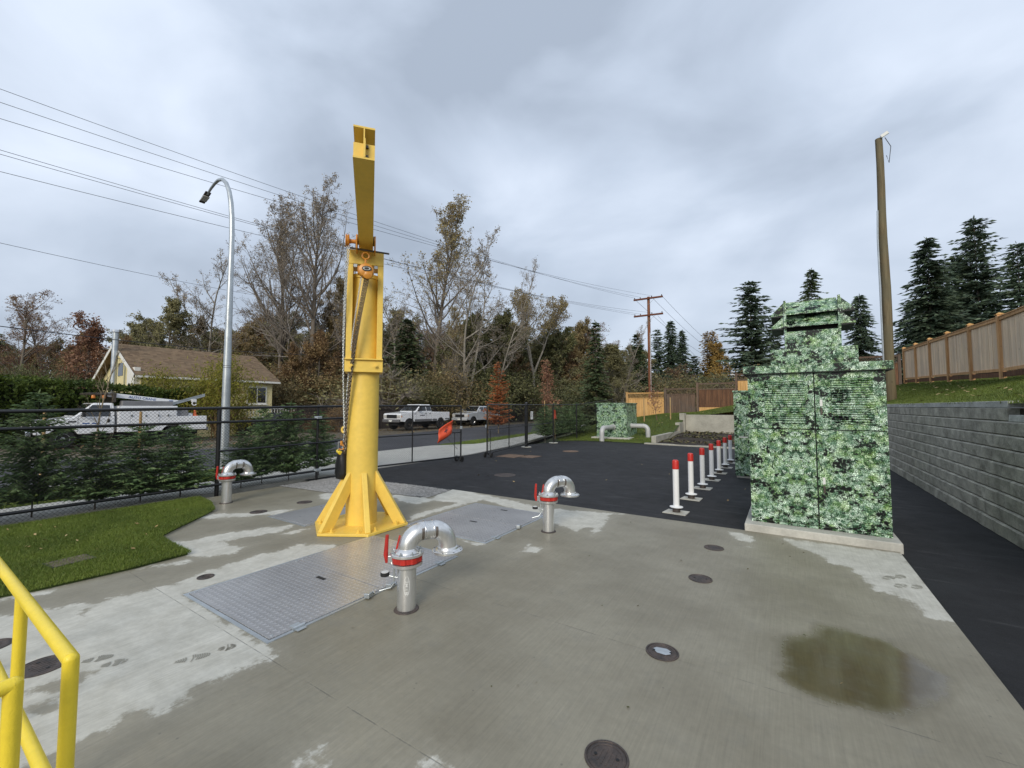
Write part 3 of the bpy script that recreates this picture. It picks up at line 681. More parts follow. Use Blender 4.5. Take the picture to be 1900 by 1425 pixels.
bank_back = lambda X, Y: ~((X > -5.62) & (Y < 29.15)) & (Y > np.interp(X, [-11.5,-10.4,-9.6,-8.2,-5.9], [22.5,20.6,21.35,21.65,21.5]))
grid_mesh('back_bank', -11.5, 2.75, 20.5, 33.5, .25, bank_back, lambda X, Y: bank_z(X, Y)-.004, M_turf)
grid_mesh('side_bank', 2.75, 16.0, 3.0, 46.0, .25, lambda X, Y: X > 0, lambda X, Y: bank_z(X, Y), M_turf)

def grass(name, pts, zs, h, w, mat_, label, seed):
    rng = np.random.default_rng(seed); n = len(pts)
    a = rng.uniform(0, 6.283, n); hh = h*rng.uniform(.55, 1.25, n); ww = w*rng.uniform(.7, 1.3, n); ln = hh*rng.uniform(.1, .9, n); b = rng.uniform(0, 6.283, n)
    V = np.zeros((n, 3, 3)); dx, dy = np.cos(a)*ww/2, np.sin(a)*ww/2
    V[:,0,0] = pts[:,0]-dx; V[:,0,1] = pts[:,1]-dy; V[:,1,0] = pts[:,0]+dx; V[:,1,1] = pts[:,1]+dy
    V[:,0,2] = V[:,1,2] = zs; V[:,2,0] = pts[:,0]+np.cos(b)*ln; V[:,2,1] = pts[:,1]+np.sin(b)*ln; V[:,2,2] = zs+hh
    o = np_mesh(name, V.reshape(-1,3), np.arange(n*3).reshape(-1,3), mat_); stuff(o); tag(o, label, 'grass'); return o
def scatter(n, x0, x1, y0, y1, seed, test):
    rng = np.random.default_rng(seed); P = np.stack([rng.uniform(x0,x1,n), rng.uniform(y0,y1,n)], 1); return P[test(P[:,0], P[:,1])]
p = scatter(230000, -9.95, -6.1, .55, 3.8, 1, lambda x, y: poly_sd(x, y, LAWN) > -.035)
p = np.concatenate([p, scatter(60000, -9.95, -6.1, -2.6, .55, 12, lambda x, y: poly_sd(x, y, LAWN) > -.035)])
grass('lawn_grass', p, np.full(len(p), .028), .032, .0065, M_blade, 'short mown lawn beside the concrete, near the yellow handrail', 2)
p = scatter(150000, 2.72, 6.5, 7.5, 31, 3, lambda x, y: x > 0)
grass('bank_grass', p, bank_z(p[:,0], p[:,1]), .055, .013, M_blade2, 'grass on the slope between the block wall and the new fence', 4)
p = scatter(120000, -11.4, 2.7, 20.8, 32, 5, bank_back)
grass('back_grass', p, bank_z(p[:,0], p[:,1]), .055, .016, M_blade2, 'grass slope around the far cabinet below the stepped fence', 6)
V1 = [(-11.86,-3),(-11.86,4),(-12.11,5.85),(-14.05,6.8),(-14.05,-3)]
V2 = [(-13.02,17.2),(-13.92,22.5),(-15.32,28),(-18.95,42),(-19.6,42),(-15.75,30),(-14.75,20.2),(-14.25,15.1),(-13.02,16.7)]
p = scatter(60000, -14.1, -11.8, -3, 6.9, 7, lambda x, y: poly_sd(x, y, V1) > 0)
grass('verge_grass', p, np.full(len(p), -.014), .05, .014, M_blade, 'grass verge between sidewalk and road behind the young firs', 8)
p = scatter(60000, -19.7, -12.9, 15, 40, 9, lambda x, y: poly_sd(x, y, V2) > 0)
grass('verge_grass', p, np.full(len(p), -.014), .06, .02, M_blade, 'narrow grass verge between sidewalk and road beyond the gate', 10)
# ================================================================== YARD OBJECTS
A3 = lambda *a: np.array(a, float)
def bolt(mb, p, r=.02, h=.03, M=None):
    mb.lathe([(r*1.7,0),(r*1.7,h*.2),(r*.01,h*.2)], p, M, 12); mb.lathe([(r,h*.15),(r,h*.75)], p, M, 6); mb.lathe([(r*.55,h*.7),(r*.5,h*1.3)], p, M, 8)

# ---- jib crane
C0 = A3(-5.61, 4.32, 0)
BD = A3(.783, -.621, 0); BD /= np.linalg.norm(BD); BR = A3(-BD[1], BD[0], 0)
def fr(s, r, z): return C0 + BD*s + BR*r + A3(0, 0, z)
FM = np.stack([BD, BR, A3(0,0,1)], 1)
def make_crane():
    t = thing('jib_crane', tuple(C0), 'tall yellow steel jib crane on a bolted hexagonal base', 'crane')
    hexp = [(C0[0]+.74*math.cos(R(-90+60*k)), C0[1]+.74*math.sin(R(-90+60*k))) for k in range(6)]
    mb = MB(); mb.prism(hexp, .004, .04); bp = mb.build('base_plate', M_yel, t, bevel=.004)
    for k in range(6):
        for off in (-11, 11):
            a = R(-90+60*k+off); mb = MB(); bolt(mb, (C0[0]+.60*math.cos(a), C0[1]+.60*math.sin(a), .04), .021, .042); mb.build('anchor_bolt', M_yel, bp, smooth=40)
    m = MB(); m.cyl(C0+A3(0,0,.04), C0+A3(0,0,3.84), .232, n=48); m.build('mast', M_yel, t, smooth=40)
    for k in range(6):
        a = R(-90+60*k); ca, sa = math.cos(a), math.sin(a)
        mb = MB(); mb.prism([(.70,.04),(.70,.06),(.24,.83),(.225,.83),(.225,.54),(.52,.04)], -.038, .038, lambda r, z, s: (C0[0]+ca*r-sa*s, C0[1]+sa*r+ca*s, z))
        mb.build('gusset', M_yel, t, bevel=.006)
    # rotating head: bolted frame around the mast
    hd = MB()
    for sg in (-1, 1): hd.obox(fr(.10, sg*.222, 3.28), (.40, .085, 1.48), FM)
    hd.obox(fr(.10, 0, 4.13), (.41, .53, .22), FM)
    head = hd.build('head_frame', M_yel, t, bevel=.006)
    bb = MB(); bb.obox(fr(.285, 0, 2.45), (.05, .55, .18), FM); bb.obox(fr(.30, 0, 2.553), (.10, .55, .022), FM); bb.obox(fr(.06, .255, 2.45), (.40, .04, .18), FM); bb.obox(fr(.06, -.255, 2.45), (.40, .04, .18), FM)
    col = bb.build('lower_collar', M_yel, t, bevel=.004)
    Mb = np.stack([BR, A3(0,0,1), BD], 1)
    for sg in (-1, 1):
        q = MB(); bolt(q, fr(.31, sg*.175, 2.45), .024, .045, Mb); q.build('collar_bolt', M_yel, col, smooth=40)
        q = MB(); q.obox(fr(.285, sg*.15, 4.0), (.02, .05, .05), FM); q.build('roller_bracket', M_galv, head)
    tp = MB(); tp.cyl(C0+A3(0,0,3.84), C0+A3(0,0,3.90), .245, n=32); tp.build('mast_cap', M_yel, t, smooth=40)
    # boom: wide-flange beam
    bm = MB(); s0, s1, zb, zt = -.28, 2.80, 4.27, 4.60
    for z in (zb+.009, zt-.009): bm.obox(fr((s0+s1)/2, 0, z), (s1-s0, .205, .018), FM)
    bm.obox(fr((s0+s1)/2, 0, (zb+zt)/2), (s1-s0-.002, .013, zt-zb-.036), FM)
    boom = bm.build('boom', M_yel, t)
    es = MB(); es.obox(fr(2.72, 0, 4.378), (.016, .204, .178), FM); es.obox(fr(2.765, .006, 4.385), (.075, .016, .19), FM); es.build('end_stop', M_yel, boom)
    for z in (4.33, 4.43): q = MB(); q.obox(fr(2.742, .030, z), (.02, .024, .024), FM); q.build('stop_bolt', M_dkmetal, boom)
    # lifting lug on the mast
    lug = C0 + A3(-.839,-.545,0)*.285 + A3(0,0,1.47)
    Ml = np.stack([A3(-.839,-.545,0), A3(0,0,1), A3(-.545,.839,0)], 1)
    lm = MB(); lm.torus(lug, .045, .018, Ml, 20, 8); lm.obox(lug-A3(-.839,-.545,0)*.05, (.05, .09, .03), Ml); lm.build('lug', M_yel, t, smooth=40)
    return t, lug
crane, LUG = make_crane()

def chain_links(mb, pts, pitch=.030, wr=.0052, hw=.0095):
    P = [np.array(p, float) for p in pts]; L = [0]
    for a, b in zip(P, P[1:]): L.append(L[-1]+np.linalg.norm(b-a))
    n = int(L[-1]/pitch); k = 0
    for i in range(n):
        s = (i+.5)*pitch
        while k < len(L)-2 and L[k+1] < s: k += 1
        f = (s-L[k])/max(L[k+1]-L[k], 1e-9); c = P[k]+(P[k+1]-P[k])*f; d = P[k+1]-P[k]
        a, b, d = MB.frame(d, (0,1,0)); sd, nm = (a, b) if i % 2 else (b, a)
        hl = pitch*.62; ring = []
        for (x, y) in ((-.55,1),(.0,1.05),(.55,1),(1,.45),(1,-.45),(.55,-1),(0,-1.05),(-.55,-1),(-1,-.45),(-1,.45)):
            ring.append(c+d*hl*x+sd*hw*y)
        m = len(ring); V = []; F = []
        for j, p in enumerate(ring):
            o = p-c; o = o/np.linalg.norm(o)
            V += [p+o*wr, p+nm*wr, p-o*wr, p-nm*wr]
        for j in range(m):
            j2 = (j+1) % m
            for q in range(4): F.append((j*4+q, j2*4+q, j2*4+(q+1) % 4, j*4+(q+1) % 4))
        mb.add(V, F)
def make_hoist():
    t = thing('chain_hoist', tuple(fr(.47, 0, 3.85)), 'orange chain hoist hanging on its trolley under the crane boom', 'hoist')
    for sg in (-1, 1):
        p = MB(); prof = [(-.13,-.10),(.13,-.10),(.15,.03),(.10,.12),(-.10,.12),(-.15,.03)]
        p.prism(prof, sg*.118, sg*.140, lambda x, z, r: tuple(fr(.47+x, r, 4.26+z)))
        sp = p.build('trolley_side', M_hoist, t, bevel=.006)
        for x in (-.075, .075):
            w = MB(); Mw = np.stack([BD, A3(0,0,1), BR*sg], 1); w.lathe([(.055,-.035),(.045,0),(.045,.02)], fr(.47+x, sg*.10, 4.335), Mw, 16); w.build('trolley_wheel', M_dkmetal, sp, smooth=40)
    r = MB(); r.cyl(fr(.47,-.24,4.20), fr(.47,.34,4.17), .014, n=10); r.build('trolley_bar', M_dkmetal, t, smooth=40)
    Mw = np.stack([BD, A3(0,0,1), -BR], 1)
    w = MB(); w.lathe([(.03,-.09),(.03,-.02),(.035,-.02),(.035,.0),(.095,.0),(.10,.012),(.085,.02),(.085,.03),(.10,.038),(.095,.05),(.02,.05)], fr(.47,-.235,4.30), Mw, 24); w.build('hand_wheel', M_hoist, t, smooth=40)
    Mh = np.stack([BR, A3(0,0,1), BD], 1)
    h = MB(); h.torus(fr(.47,0,4.10), .050, .014, Mh, 16, 8); h.cyl(fr(.47,0,4.05), fr(.47,0,3.94), .016, n=8); h.build('top_hook', M_hoist, t, smooth=40)
    b = MB()
    b.lathe([(.02,-.10),(.075,-.10),(.105,-.07),(.115,-.02),(.115,.03),(.10,.07),(.06,.085),(.02,.085)], fr(.49,.01,3.86), Mh, 20)
    b.obox(fr(.46,-.06,3.87), (.12,.10,.11), FM); b.lathe([(.07,.0),(.07,.03),(.03,.05)], fr(.53,.03,3.80), Mh, 14)
    body = b.build('hoist_body', M_hoist, t, smooth=35)
    pl = MB(); pl.lathe([(.055,0),(.055,.006),(.048,.007)], fr(.575,.02,3.875), np.stack([BR*1.25, A3(0,0,.72), BD], 1), 20); pl.build('name_badge', M_plastic, body)
    pl = MB(); pl.torus(fr(.583,.02,3.875), .034, .006, np.stack([BR*1.3, A3(0,0,.62), BD], 1), 20, 6); pl.build('badge_ring', M_label, body)
    tie = C0 + A3(-.45,-.89,0)*.262 + A3(0,0,1.18)     # where the bundle is tied to the mast
    def strand(name, a, b, bow, mat_, wr, hw, pitch):
        a = np.array(a); b = np.array(b); mb = MB()
        pts = [a+(b-a)*f + BD*bow*math.sin(math.pi*f)*.5 + BR*(-.05*math.sin(math.pi*f)) for f in np.linspace(0, 1, 12)]
        chain_links(mb, pts, pitch, wr, hw); mb.build(name, mat_, t)
    strand('hand_chain', fr(.50,-.262,4.21), C0+A3(-.80,-.60,0)*.255+A3(0,0,1.16), .02, M_galv, .0042, .0085, .028)
    strand('hand_chain', fr(.52,-.232,4.21), C0+A3(-.74,-.67,0)*.262+A3(0,0,1.12), .03, M_galv, .0042, .0085, .028)
    strand('load_chain', fr(.50,-.055,3.78), tie+A3(-.03,.02,.05), .0, M_galv, .0045, .0085, .030)
    strand('load_chain', fr(.50,.0,3.78), tie+A3(.0,-.01,.0), .06, M_dkmetal, .0065, .012, .036)
    strand('load_chain', fr(.50,.028,3.77), tie+A3(.02,-.02,-.06), .07, M_chain, .0065, .012, .036)
    strand('load_chain', fr(.52,.050,3.78), tie+A3(.035,-.025,.04), .08, M_chain, .0062, .012, .036)
    return t, tie
hoist, TIE = make_hoist()
def make_bag():
    b0 = C0 + A3(-.839,-.545,0)*.30
    t = thing('chain_bag', tuple(b0+A3(0,0,.72)), 'black vinyl chain bag hanging at the left of the crane mast', 'bag')
    mb = MB(); V = []; n = 20; prof = [(.05,.70),(.095,.72),(.105,.80),(.108,.92),(.10,1.02),(.085,1.12),(.09,1.16),(.075,1.165),(.06,1.05)]
    for i, (r, z) in enumerate(prof):
        for k in range(n):
            a = 2*math.pi*k/n; rr = r*(1+.10*math.sin(3*a+i)+.06*math.sin(7*a+2*i)); V.append((b0[0]+rr*math.cos(a)*1.0, b0[1]+rr*math.sin(a), z))
    F = [(i*n+k, i*n+(k+1) % n, (i+1)*n+(k+1) % n, (i+1)*n+k) for i in range(len(prof)-1) for k in range(n)] + [tuple(range(n-1,-1,-1))]
    mb.add(V, F); mb.build('pouch', M_blackrub, t, smooth=60)
    ch = MB(); chain_links(ch, [LUG+A3(0,0,-.04), b0+A3(-.02,-.01,1.16)], .03, .0045, .009); ch.build('hanging_chain', M_galv, t)
    hk = MB(); hk.torus(b0+A3(.02,-.05,1.20), .040, .013, np.stack([A3(.8,.6,0), A3(0,0,1), A3(.6,-.8,0)], 1), 14, 8, R(-150), R(110)); hk.cyl(b0+A3(.02,-.05,1.24), b0+A3(.02,-.05,1.30), .02, n=10); hk.build('hook', M_hoist, t, smooth=40)
    tr = MB(); tr.cyl(b0+A3(-.05,-.06,1.14), b0+A3(.05,-.09,1.12), .03, .03, n=12); tr.build('yellow_sleeve', M_yel2, t, smooth=40)
    wf = MB(); wf.torus(b0+A3(-.02,-.02,1.22), .075, .007, np.stack([A3(.839,.545,0), A3(0,0,1.1), A3(-.5,.8,0)], 1), 4, 6, R(45), R(405)); wf.build('wire_frame', M_galv, t)
make_bag()

# ---- tread-plate hatches
def make_hatch(x0, x1, y0, y1, split, label, hinges=True, leafs='y'):
    t = thing('access_hatch', ((x0+x1)/2, (y0+y1)/2, 0), label, 'hatch', 'tread plate hatches set in the slab')
    f = MB(); w = .035
    f.box(x0-w, x1+w, y0-w, y0, -.02, .006); f.box(x0-w, x1+w, y1, y1+w, -.02, .006); f.box(x0-w, x0, y0, y1, -.02, .006); f.box(x1, x1+w, y0, y1, -.02, .006)
    f.build('frame', M_galv, t)
    u = MB(); u.box(x0, x1, y0, y1, -.02, .003); u.build('seat', M_dark, t)
    cuts = [y0]+list(split)+[y1]
    for a, b in zip(cuts, cuts[1:]):
        q = MB(); q.box(x0+.004, x1-.004, a+.004, b-.004, .0035, .0125); lf = q.build('leaf', M_plate, t, bevel=.002)
        h = MB(); h.box((x0+x1)/2-.07, (x0+x1)/2+.07, b-.20, b-.16, .0127, .0145); h.build('handle_slot', M_dark, lf)
        for px, py in ((x0+.04, a+.04), (x1-.04, a+.04), (x0+.04, b-.04), (x1-.04, b-.04)):
            s = MB(); s.lathe([(.012,0),(.012,.003),(.006,.004)], (px, py, .0125), None, 10); s.build('screw', M_galv, lf)
    if hinges:
        for yy in hinges:
            h = MB(); h.cyl((x1+.012, yy-.05, .018), (x1+.012, yy+.05, .018), .014, n=10); h.box(x1-.06, x1+.012, yy-.04, yy+.04, .0127, .017); h.box(x1+.012, x1+.07, yy-.04, yy+.04, .0065, .012); h.build('hinge', M_galv, t, smooth=40)
    return t
make_hatch(-4.95, -3.45, 1.82, 4.02, [2.92], 'large near tread plate hatch in front of the yellow crane', [2.05, 3.75])
make_hatch(-4.98, -3.46, 4.66, 6.42, [5.55], 'tread plate hatch right of the crane, beside the middle pipe stand', [4.9, 6.2])
make_hatch(-7.28, -6.25, 3.80, 4.85, [], 'small tread plate hatch left of the crane base', [])
def make_lock(x, y, label):
    t = thing('padlock', (x, y, 0), label, 'padlock', 'padlocks on the hatches')
    b = MB(); b.obox((x, y, .037), (.055, .075, .045), rotm('Z', .3)); b.build('lock_body', M_galv, t, bevel=.006)
    s = MB(); s.torus((x-.02, y+.05, .030), .030, .007, rotm('Z', .3), 14, 6, R(-20), R(200)); s.build('shackle', M_chrome, t, smooth=40)
make_lock(-3.40, 2.72, 'padlock at the near hatch edge, nearer the camera of the pair')
make_lock(-3.40, 2.98, 'padlock at the near hatch edge, beside the pipe stand')
make_lock(-3.42, 5.45, 'padlock on the right edge of the hatch beside the middle pipe stand')

# ---- bypass pipe stands
def make_pipe(x, y, h, label, gauge=True, writing=False, heading=60):
    t = thing('pipe_stand', (x, y, 0), label, 'pipe', 'gooseneck bypass pipe stands')
    r = .084; RB = .229; rng = random.Random(int(x*100))
    m = MB(); m.cyl((x,y,-.02), (x,y,h-.03), r, n=40); m.build('riser', M_pipe, t, smooth=40)
    g = MB(); g.lathe([(r,0),(r+.028,.001),(r+.024,.008),(r,.014)], (x,y,0), None, 30); g.build('grout_ring', M_iron, t)
    f = MB(); f.lathe([(r,-.055),(r+.02,-.05),(r+.055,-.028),(r+.057,-.004),(r,-.002)], (x,y,h), None, 40); f.build('lower_flange', M_chrome if False else M_pipe, t, smooth=30)
    c = MB(); n = 32; V = []; prof = [(r+.02,.0),(r+.047,.004),(r+.047,.052),(r+.02,.056)]
    for (rr, z) in prof:
        for k in range(n*2):
            a = math.pi*k/n; q = rr+(.006 if (k//4) % 2 else -.003 if rr > r+.03 else 0); V.append((x+q*math.cos(a), y+q*math.sin(a), h+z))
    nn = n*2; F = [(i*nn+k, i*nn+(k+1) % nn, (i+1)*nn+(k+1) % nn, (i+1)*nn+k) for i in range(len(prof)-1) for k in range(nn)]+[tuple(range(nn-1,-1,-1)), tuple((len(prof)-1)*nn+k for k in range(nn))]
    c.add(V, F); c.build('coupling', M_red, t)
    f = MB(); f.lathe([(r,.056),(r+.062,.058),(r+.065,.062),(r+.065,.080),(r+.06,.084),(r+.03,.086),(r+.022,.10),(r+.003,.115),(r,.12)], (x,y,h), None, 40); uf = f.build('upper_flange', M_pipe, t, smooth=30)
    for k in range(8):
        a = R(22+45*k); q = MB(); bolt(q, (x+(r+.045)*math.cos(a), y+(r+.045)*math.sin(a), h+.084), .011, .02); q.build('flange_bolt', M_galv, uf, smooth=40)
    z0 = h+.10; RB = .152; SP = .08; dx, dy = math.cos(R(heading)), math.sin(R(heading)); Q = lambda s_, z_: (x+dx*s_, y+dy*s_, z_)
    pts = [Q(0, h+.06)] + [Q(RB-RB*math.cos(a), z0+RB*math.sin(a)) for a in np.linspace(0, math.pi/2, 12)]
    pts += [Q(RB+SP+RB*math.sin(a), z0+RB*math.cos(a)) for a in np.linspace(0, math.pi/2, 12)] + [Q(2*RB+SP, z0-.03)]
    e = MB(); e.tube(pts, r, 40); el = e.build('gooseneck', M_pipe, t, smooth=60)
    Mt = np.stack([A3(-dy, dx, 0), A3(0,0,1), A3(dx, dy, 0)], 1)
    for s_ in (RB, RB+SP):
        wv = MB(); wv.torus(Q(s_, z0+RB), r+.0005, .0042, Mt, 40, 6); wv.build('weld_bead', M_chrome, el, smooth=60)
    for s_, w_ in ((RB-.016, -.020), (RB+SP+.016, .020)):     # brown heat tint beside each weld, round one flank and underneath
        V = []; n_ = 24
        for i_ in range(n_+1):
            a = R(150+135*i_/n_)
            for q_ in (0, 1): V.append(np.array(Q(s_+(w_ if q_ else -w_*.2), z0+RB))+A3(-dy,dx,0)*(r+.0012)*math.cos(a)+A3(0,0,1)*(r+.0012)*math.sin(a)-A3(0,0,.004)*q_)
        tb = MB(); tb.add(V, [(2*i_, 2*i_+1, 2*i_+3, 2*i_+2) for i_ in range(n_)]); tb.build('heat_tint', M_tint, el, smooth=60)
    ox, oy = Q(2*RB+SP, 0)[:2]
    f = MB(); f.lathe([(r,-.02),(r+.012,-.024),(r+.018,-.04),(r+.03,-.048),(r+.055,-.050),(r+.060,-.054),(r+.060,-.072),(r+.055,-.076),(r-.004,-.076),(r-.004,-.04)], (ox, oy, z0), None, 40); ofl = f.build('outlet_flange', M_pipe, t, smooth=30)
    for k in range(8):
        a = R(22+45*k); q = MB(); q.lathe([(.011,0),(.011,.0015)], (ox+(r+.042)*math.cos(a), oy+(r+.042)*math.sin(a), z0-.0505), None, 10); q.build('bolt_hole', M_dark, ofl)
    # cam handles at the side of the coupling towards the hatch
    sx, sy = -.80, -.60
    px, py = x+sx*(r+.062), y+sy*(r+.062)
    hb = MB(); hb.obox((px, py, h+.02), (.045, .05, .07), rotm('Z', .64)); hb.build('clamp_bracket', M_galv, t, bevel=.006)
    hd = MB(); hd.tube([(px+sx*.03, py+sy*.03, h-.01), (px+sx*.045, py+sy*.045, h+.06), (px+sx*.035, py+sy*.035, h+.235)], [.019,.021,.015], 12); hd.build('clamp_handle', M_red, t, smooth=40)
    hd = MB(); hd.tube([(px+.02, py+.03, h+.02), (px+.05, py+.03, h+.13), (px+.055, py+.055, h+.225)], [.010,.010,.008], 10); hd.build('clamp_handle', M_red, t, smooth=40)
    if gauge:
        gx, gy = px+sx*.05, py+sy*.05
        q = MB(); Mg = np.stack([A3(.9,-.42,0), A3(.3,.64,.7), A3(-.29,-.63,.72)], 1)
        q.lathe([(.0,0),(.036,0),(.040,.004),(.040,.030),(.036,.034)], (gx, gy, h-.13), None, 22); gb = q.build('gauge', M_plastic, t, smooth=40)
        q = MB(); q.lathe([(.034,0),(.034,.002)], (gx, gy, h-.0955), None, 22); q.build('gauge_face', M_paper, gb)
        q = MB(); q.tube([(gx,gy,h-.12),(x+sx*r*.9,y+sy*r*.9,h-.15)], .008, 8); q.cyl((x+sx*(r+.03),y+sy*(r+.03),h-.05), (x+sx*(r+.03),y+sy*(r+.03),h-.18), .010, n=8); q.build('gauge_tap', M_galv, t, smooth=40)
        q = MB(); q.tube([(x+sx*r*1.3,y+sy*r*1.3,h-.19),(x+sx*r*1.7,y+sy*r*1.7,h-.235),(x+sx*r*2.9,y+sy*r*2.9,h-.26)], .006, 8); q.build('drain_tube', M_galv, t, smooth=40)
    if writing:   # paint-marker note in an oval, written up the riser
        wb = MB(); fa = math.atan2(-y, -x)+.10; rr = r+.0012
        def onp(s, z): return (x+rr*math.cos(fa+s/r), y+rr*math.sin(fa+s/r), z)
        def stroke(P, w=.0035):
            for a, b in zip(P, P[1:]):
                d = A3(b[0]-a[0], b[1]-a[1], 0); d /= max(np.linalg.norm(d), 1e-6); nn = (-d[1]*w/2, d[0]*w/2)
                wb.add([onp(a[0]-nn[0],a[1]-nn[1]), onp(b[0]-nn[0],b[1]-nn[1]), onp(b[0]+nn[0],b[1]+nn[1]), onp(a[0]+nn[0],a[1]+nn[1])], [(0,1,2,3)])
        stroke([(-.008+.024*math.cos(a), .235+.085*math.sin(a)) for a in np.linspace(-1.6, 4.3, 26)], .0035)
        gl = {'B': [(0,0),(0,1),(.8,.95),(.8,.6),(0,.52),(.9,.45),(.9,.05),(0,0)], 'L': [(0,1),(0,0),(.8,0)], 'I': [(.3,0),(.3,1)], 'M': [(0,0),(0,1),(.45,.3),(.9,1),(.9,0)], 'E': [(.85,1),(0,1),(0,.5),(.7,.5),(0,.5),(0,0),(.85,0)]}
        zc = .165
        for ch in 'BIME':
            P = [(-.008+.011-(q[1])*.022, zc+q[0]*.022) for q in gl[ch]]; stroke(P, .0042); zc += .034
        wb.build('marker_note', M_chalk, t)
    return t
make_pipe(-2.94, 2.77, .43, 'largest gooseneck pipe stand, nearest, with marker writing on its riser', True, True)
make_pipe(-2.99, 5.59, .46, 'gooseneck pipe stand at the far hatch, beside the asphalt edge', True)
make_pipe(-9.02, 3.87, .46, 'gooseneck pipe stand against the chain link fence, left of the crane', False, heading=92)

# ---- bollards
def make_bollard(i, x, y, label, grp):
    t = thing('bollard', (x, y, 0), label, 'bollard', grp)
    b = MB(); b.lathe([(.052,.06),(.052,.735)], (x,y,0), None, 24); b.lathe([(.0,.075),(.11,.072),(.112,.082),(.06,.095),(.052,.10)], (x,y,0), None, 24); b.build('post_sleeve', M_white, t, smooth=40)
    c = MB(); c.lathe([(.056,.735),(.056,.86),(.050,.885),(.035,.895),(.01,.897)], (x,y,0), None, 24); c.build('cap', M_redcap, t, smooth=40)
    k = MB(); k.lathe([(.065,-.022),(.065,.03),(.058,.062),(.04,.072)], (x,y,0), None, 20); k.build('socket', M_iron, t, smooth=40)
    s = MB(); rr = random.Random(i); q = [(x-.19-rr.random()*.02,y-.15),(x+.18,y-.16-rr.random()*.02),(x+.19,y+.15),(x-.18+rr.random()*.03,y+.16)]; s.prism(q, -.06, -.010); s.build('footing', M_pad, t)
    return t
for i in range(7):
    make_bollard(i, -1.67+.012*i, 7.88+1.315*i, ['nearest white bollard with red cap, beside the cabinet', 'second nearest red-capped white bollard of the row', 'third red-capped white bollard from the slab', 'fourth and middle red-capped white bollard of the row', 'fifth red-capped white bollard from the slab', 'sixth red-capped white bollard, second from the far end', 'farthest red-capped white bollard, beside the side cabinet'][i], 'row of removable bollards')

# ---- cabinets in foliage-print wrap
def make_cabinet():
    t = thing('control_cabinet', (.43, 8.4, .10), 'large foliage-wrapped control cabinet with louvred doors and roof vent', 'cabinet')
    X0, X1, Y0, Y1 = -.49, 1.13, 7.47, 9.45
    p = MB(); p.box(X0-.08, X1+.06, 7.22, 9.65, -.05, .105); p.build('plinth', M_pad, t, bevel=.012)
    b = MB(); b.box(X0+.004, X1-.004, Y0, Y1, .105, 2.33); b.build('carcass', [M_wrap], t)
    s = MB(); s.box(X0+.01, X1-.01, Y0-.006, Y0-.001, .135, 2.32); s.build('door_reveal', M_dark, t)
    xm, zm = .345, 1.505
    zl = .155
    dl = []
    for (a, c2) in ((X0, xm-.005), (xm+.005, X1)):
        for (z0, z1) in ((zl, zm-.006), (zm+.006, 2.322)):
            d = MB(); d.box(a+.002, c2-.002, Y0-.030, Y0-.007, z0, z1); dl.append(d.build('door', M_wrap, t, bevel=.002))
    for dr, (a, c2) in ((dl[1], (-.27, .235)), (dl[3], (.535, 1.0))):
        lv = MB()
        for k in range(19):
            z = 1.60+.64*k/19
            lv.prism([(Y0-.031,z),(Y0-.050,z-.004),(Y0-.050,z),(Y0-.031,z+.024)], a, c2, lambda y, z, x: (x, y, z))
        stuff(lv.build('louvres', M_wrap, dr, local=False))
    for dr, zz in ((dl[3], 1.88), (dl[2], .78)):
        h = MB(); h.box(.405, .435, Y0-.036, Y0-.031, zz-.04, zz+.055); h.build('latch_label', M_label, dr)
        h = MB(); h.box(.408, .432, Y0-.045, Y0-.031, zz-.16, zz-.06); h.build('latch', M_dkmetal, dr, bevel=.003)
    k = MB(); k.box(X0+.003, X1-.003, Y0-.028, Y0-.008, .107, .147); k.build('kick_strip', M_wrap, t)
    r = MB(); r.box(X0-.055, X1+.075, Y0-.09, Y1+.09, 2.333, 2.447); rf = r.build('roof', M_wrap, t, bevel=.004)
    r = MB(); r.box(X0-.05, X1+.07, Y0-.085, Y1+.085, 2.324, 2.3328); r.build('roof_lip', M_dark, rf)
    c = MB(); c.box(-.18, .885, 7.68, 9.1, 2.447, 2.712); c.build('vent_base', M_wrap, t, bevel=.003)
    u = MB(); u.box(.03, .712, 7.99, 8.71, 2.712, 2.722); u.build('vent_gap', M_dark, t)
    v = MB(); v.box(.012, .73, 7.97, 8.73, 2.722, 3.020); vt = v.build('vent_turret', M_wrap, t, bevel=.003)
    v = MB(); v.box(.05, .692, 8.15, 8.55, 3.0205, 3.50); v.build('vent_throat', M_dark, vt)
    # corner posts, inset louvres front and back, hoods out of both sides
    for a in (.010, .700):
        for y in (7.968, 8.700): cp = MB(); cp.box(a, a+.033, y, y+.033, 3.021, 3.527); cp.build('corner_post', M_wrap, vt)
    top = MB(); top.box(.044, .699, 8.13, 8.57, 3.501, 3.525); top.build('turret_top', M_wrap, vt)
    for zt_, zb_ in ((3.520, 3.315), (3.305, 3.115)):
        for fn in (lambda o, z, s: (s, 7.972+o, z), lambda o, z, s: (s, 8.728-o, z)):
            h = MB(); h.prism([(0,zb_),(.165,zt_),(.165,zt_-.025),(0,zb_-.022)], .0435, .6995, fn); h.build('vent_louvre', M_wrap, vt)
        for fn in (lambda o, z, s: (.0085-o, s, z), lambda o, z, s: (.7345+o, s, z)):
            h = MB(); h.prism([(0,zt_-.02),(.175,zb_),(.175,zb_-.022),(0,zb_-.022)], 8.01, 8.69, fn); h.build('vent_hood', M_wrap, vt)
            g = MB(); g.prism([(.004,zb_-.024),(.170,zb_-.024),(.170,zb_-.036),(.004,zb_-.046)], 8.014, 8.686, fn); g.build('hood_screen', M_dark, vt)
        for sx0 in (.012, .708):
            g = MB(); g.box(sx0, sx0+.022, 8.002, 8.699, zb_-.02, zt_-.03); g.build('vent_side', M_wrap, vt)
    return t
make_cabinet()
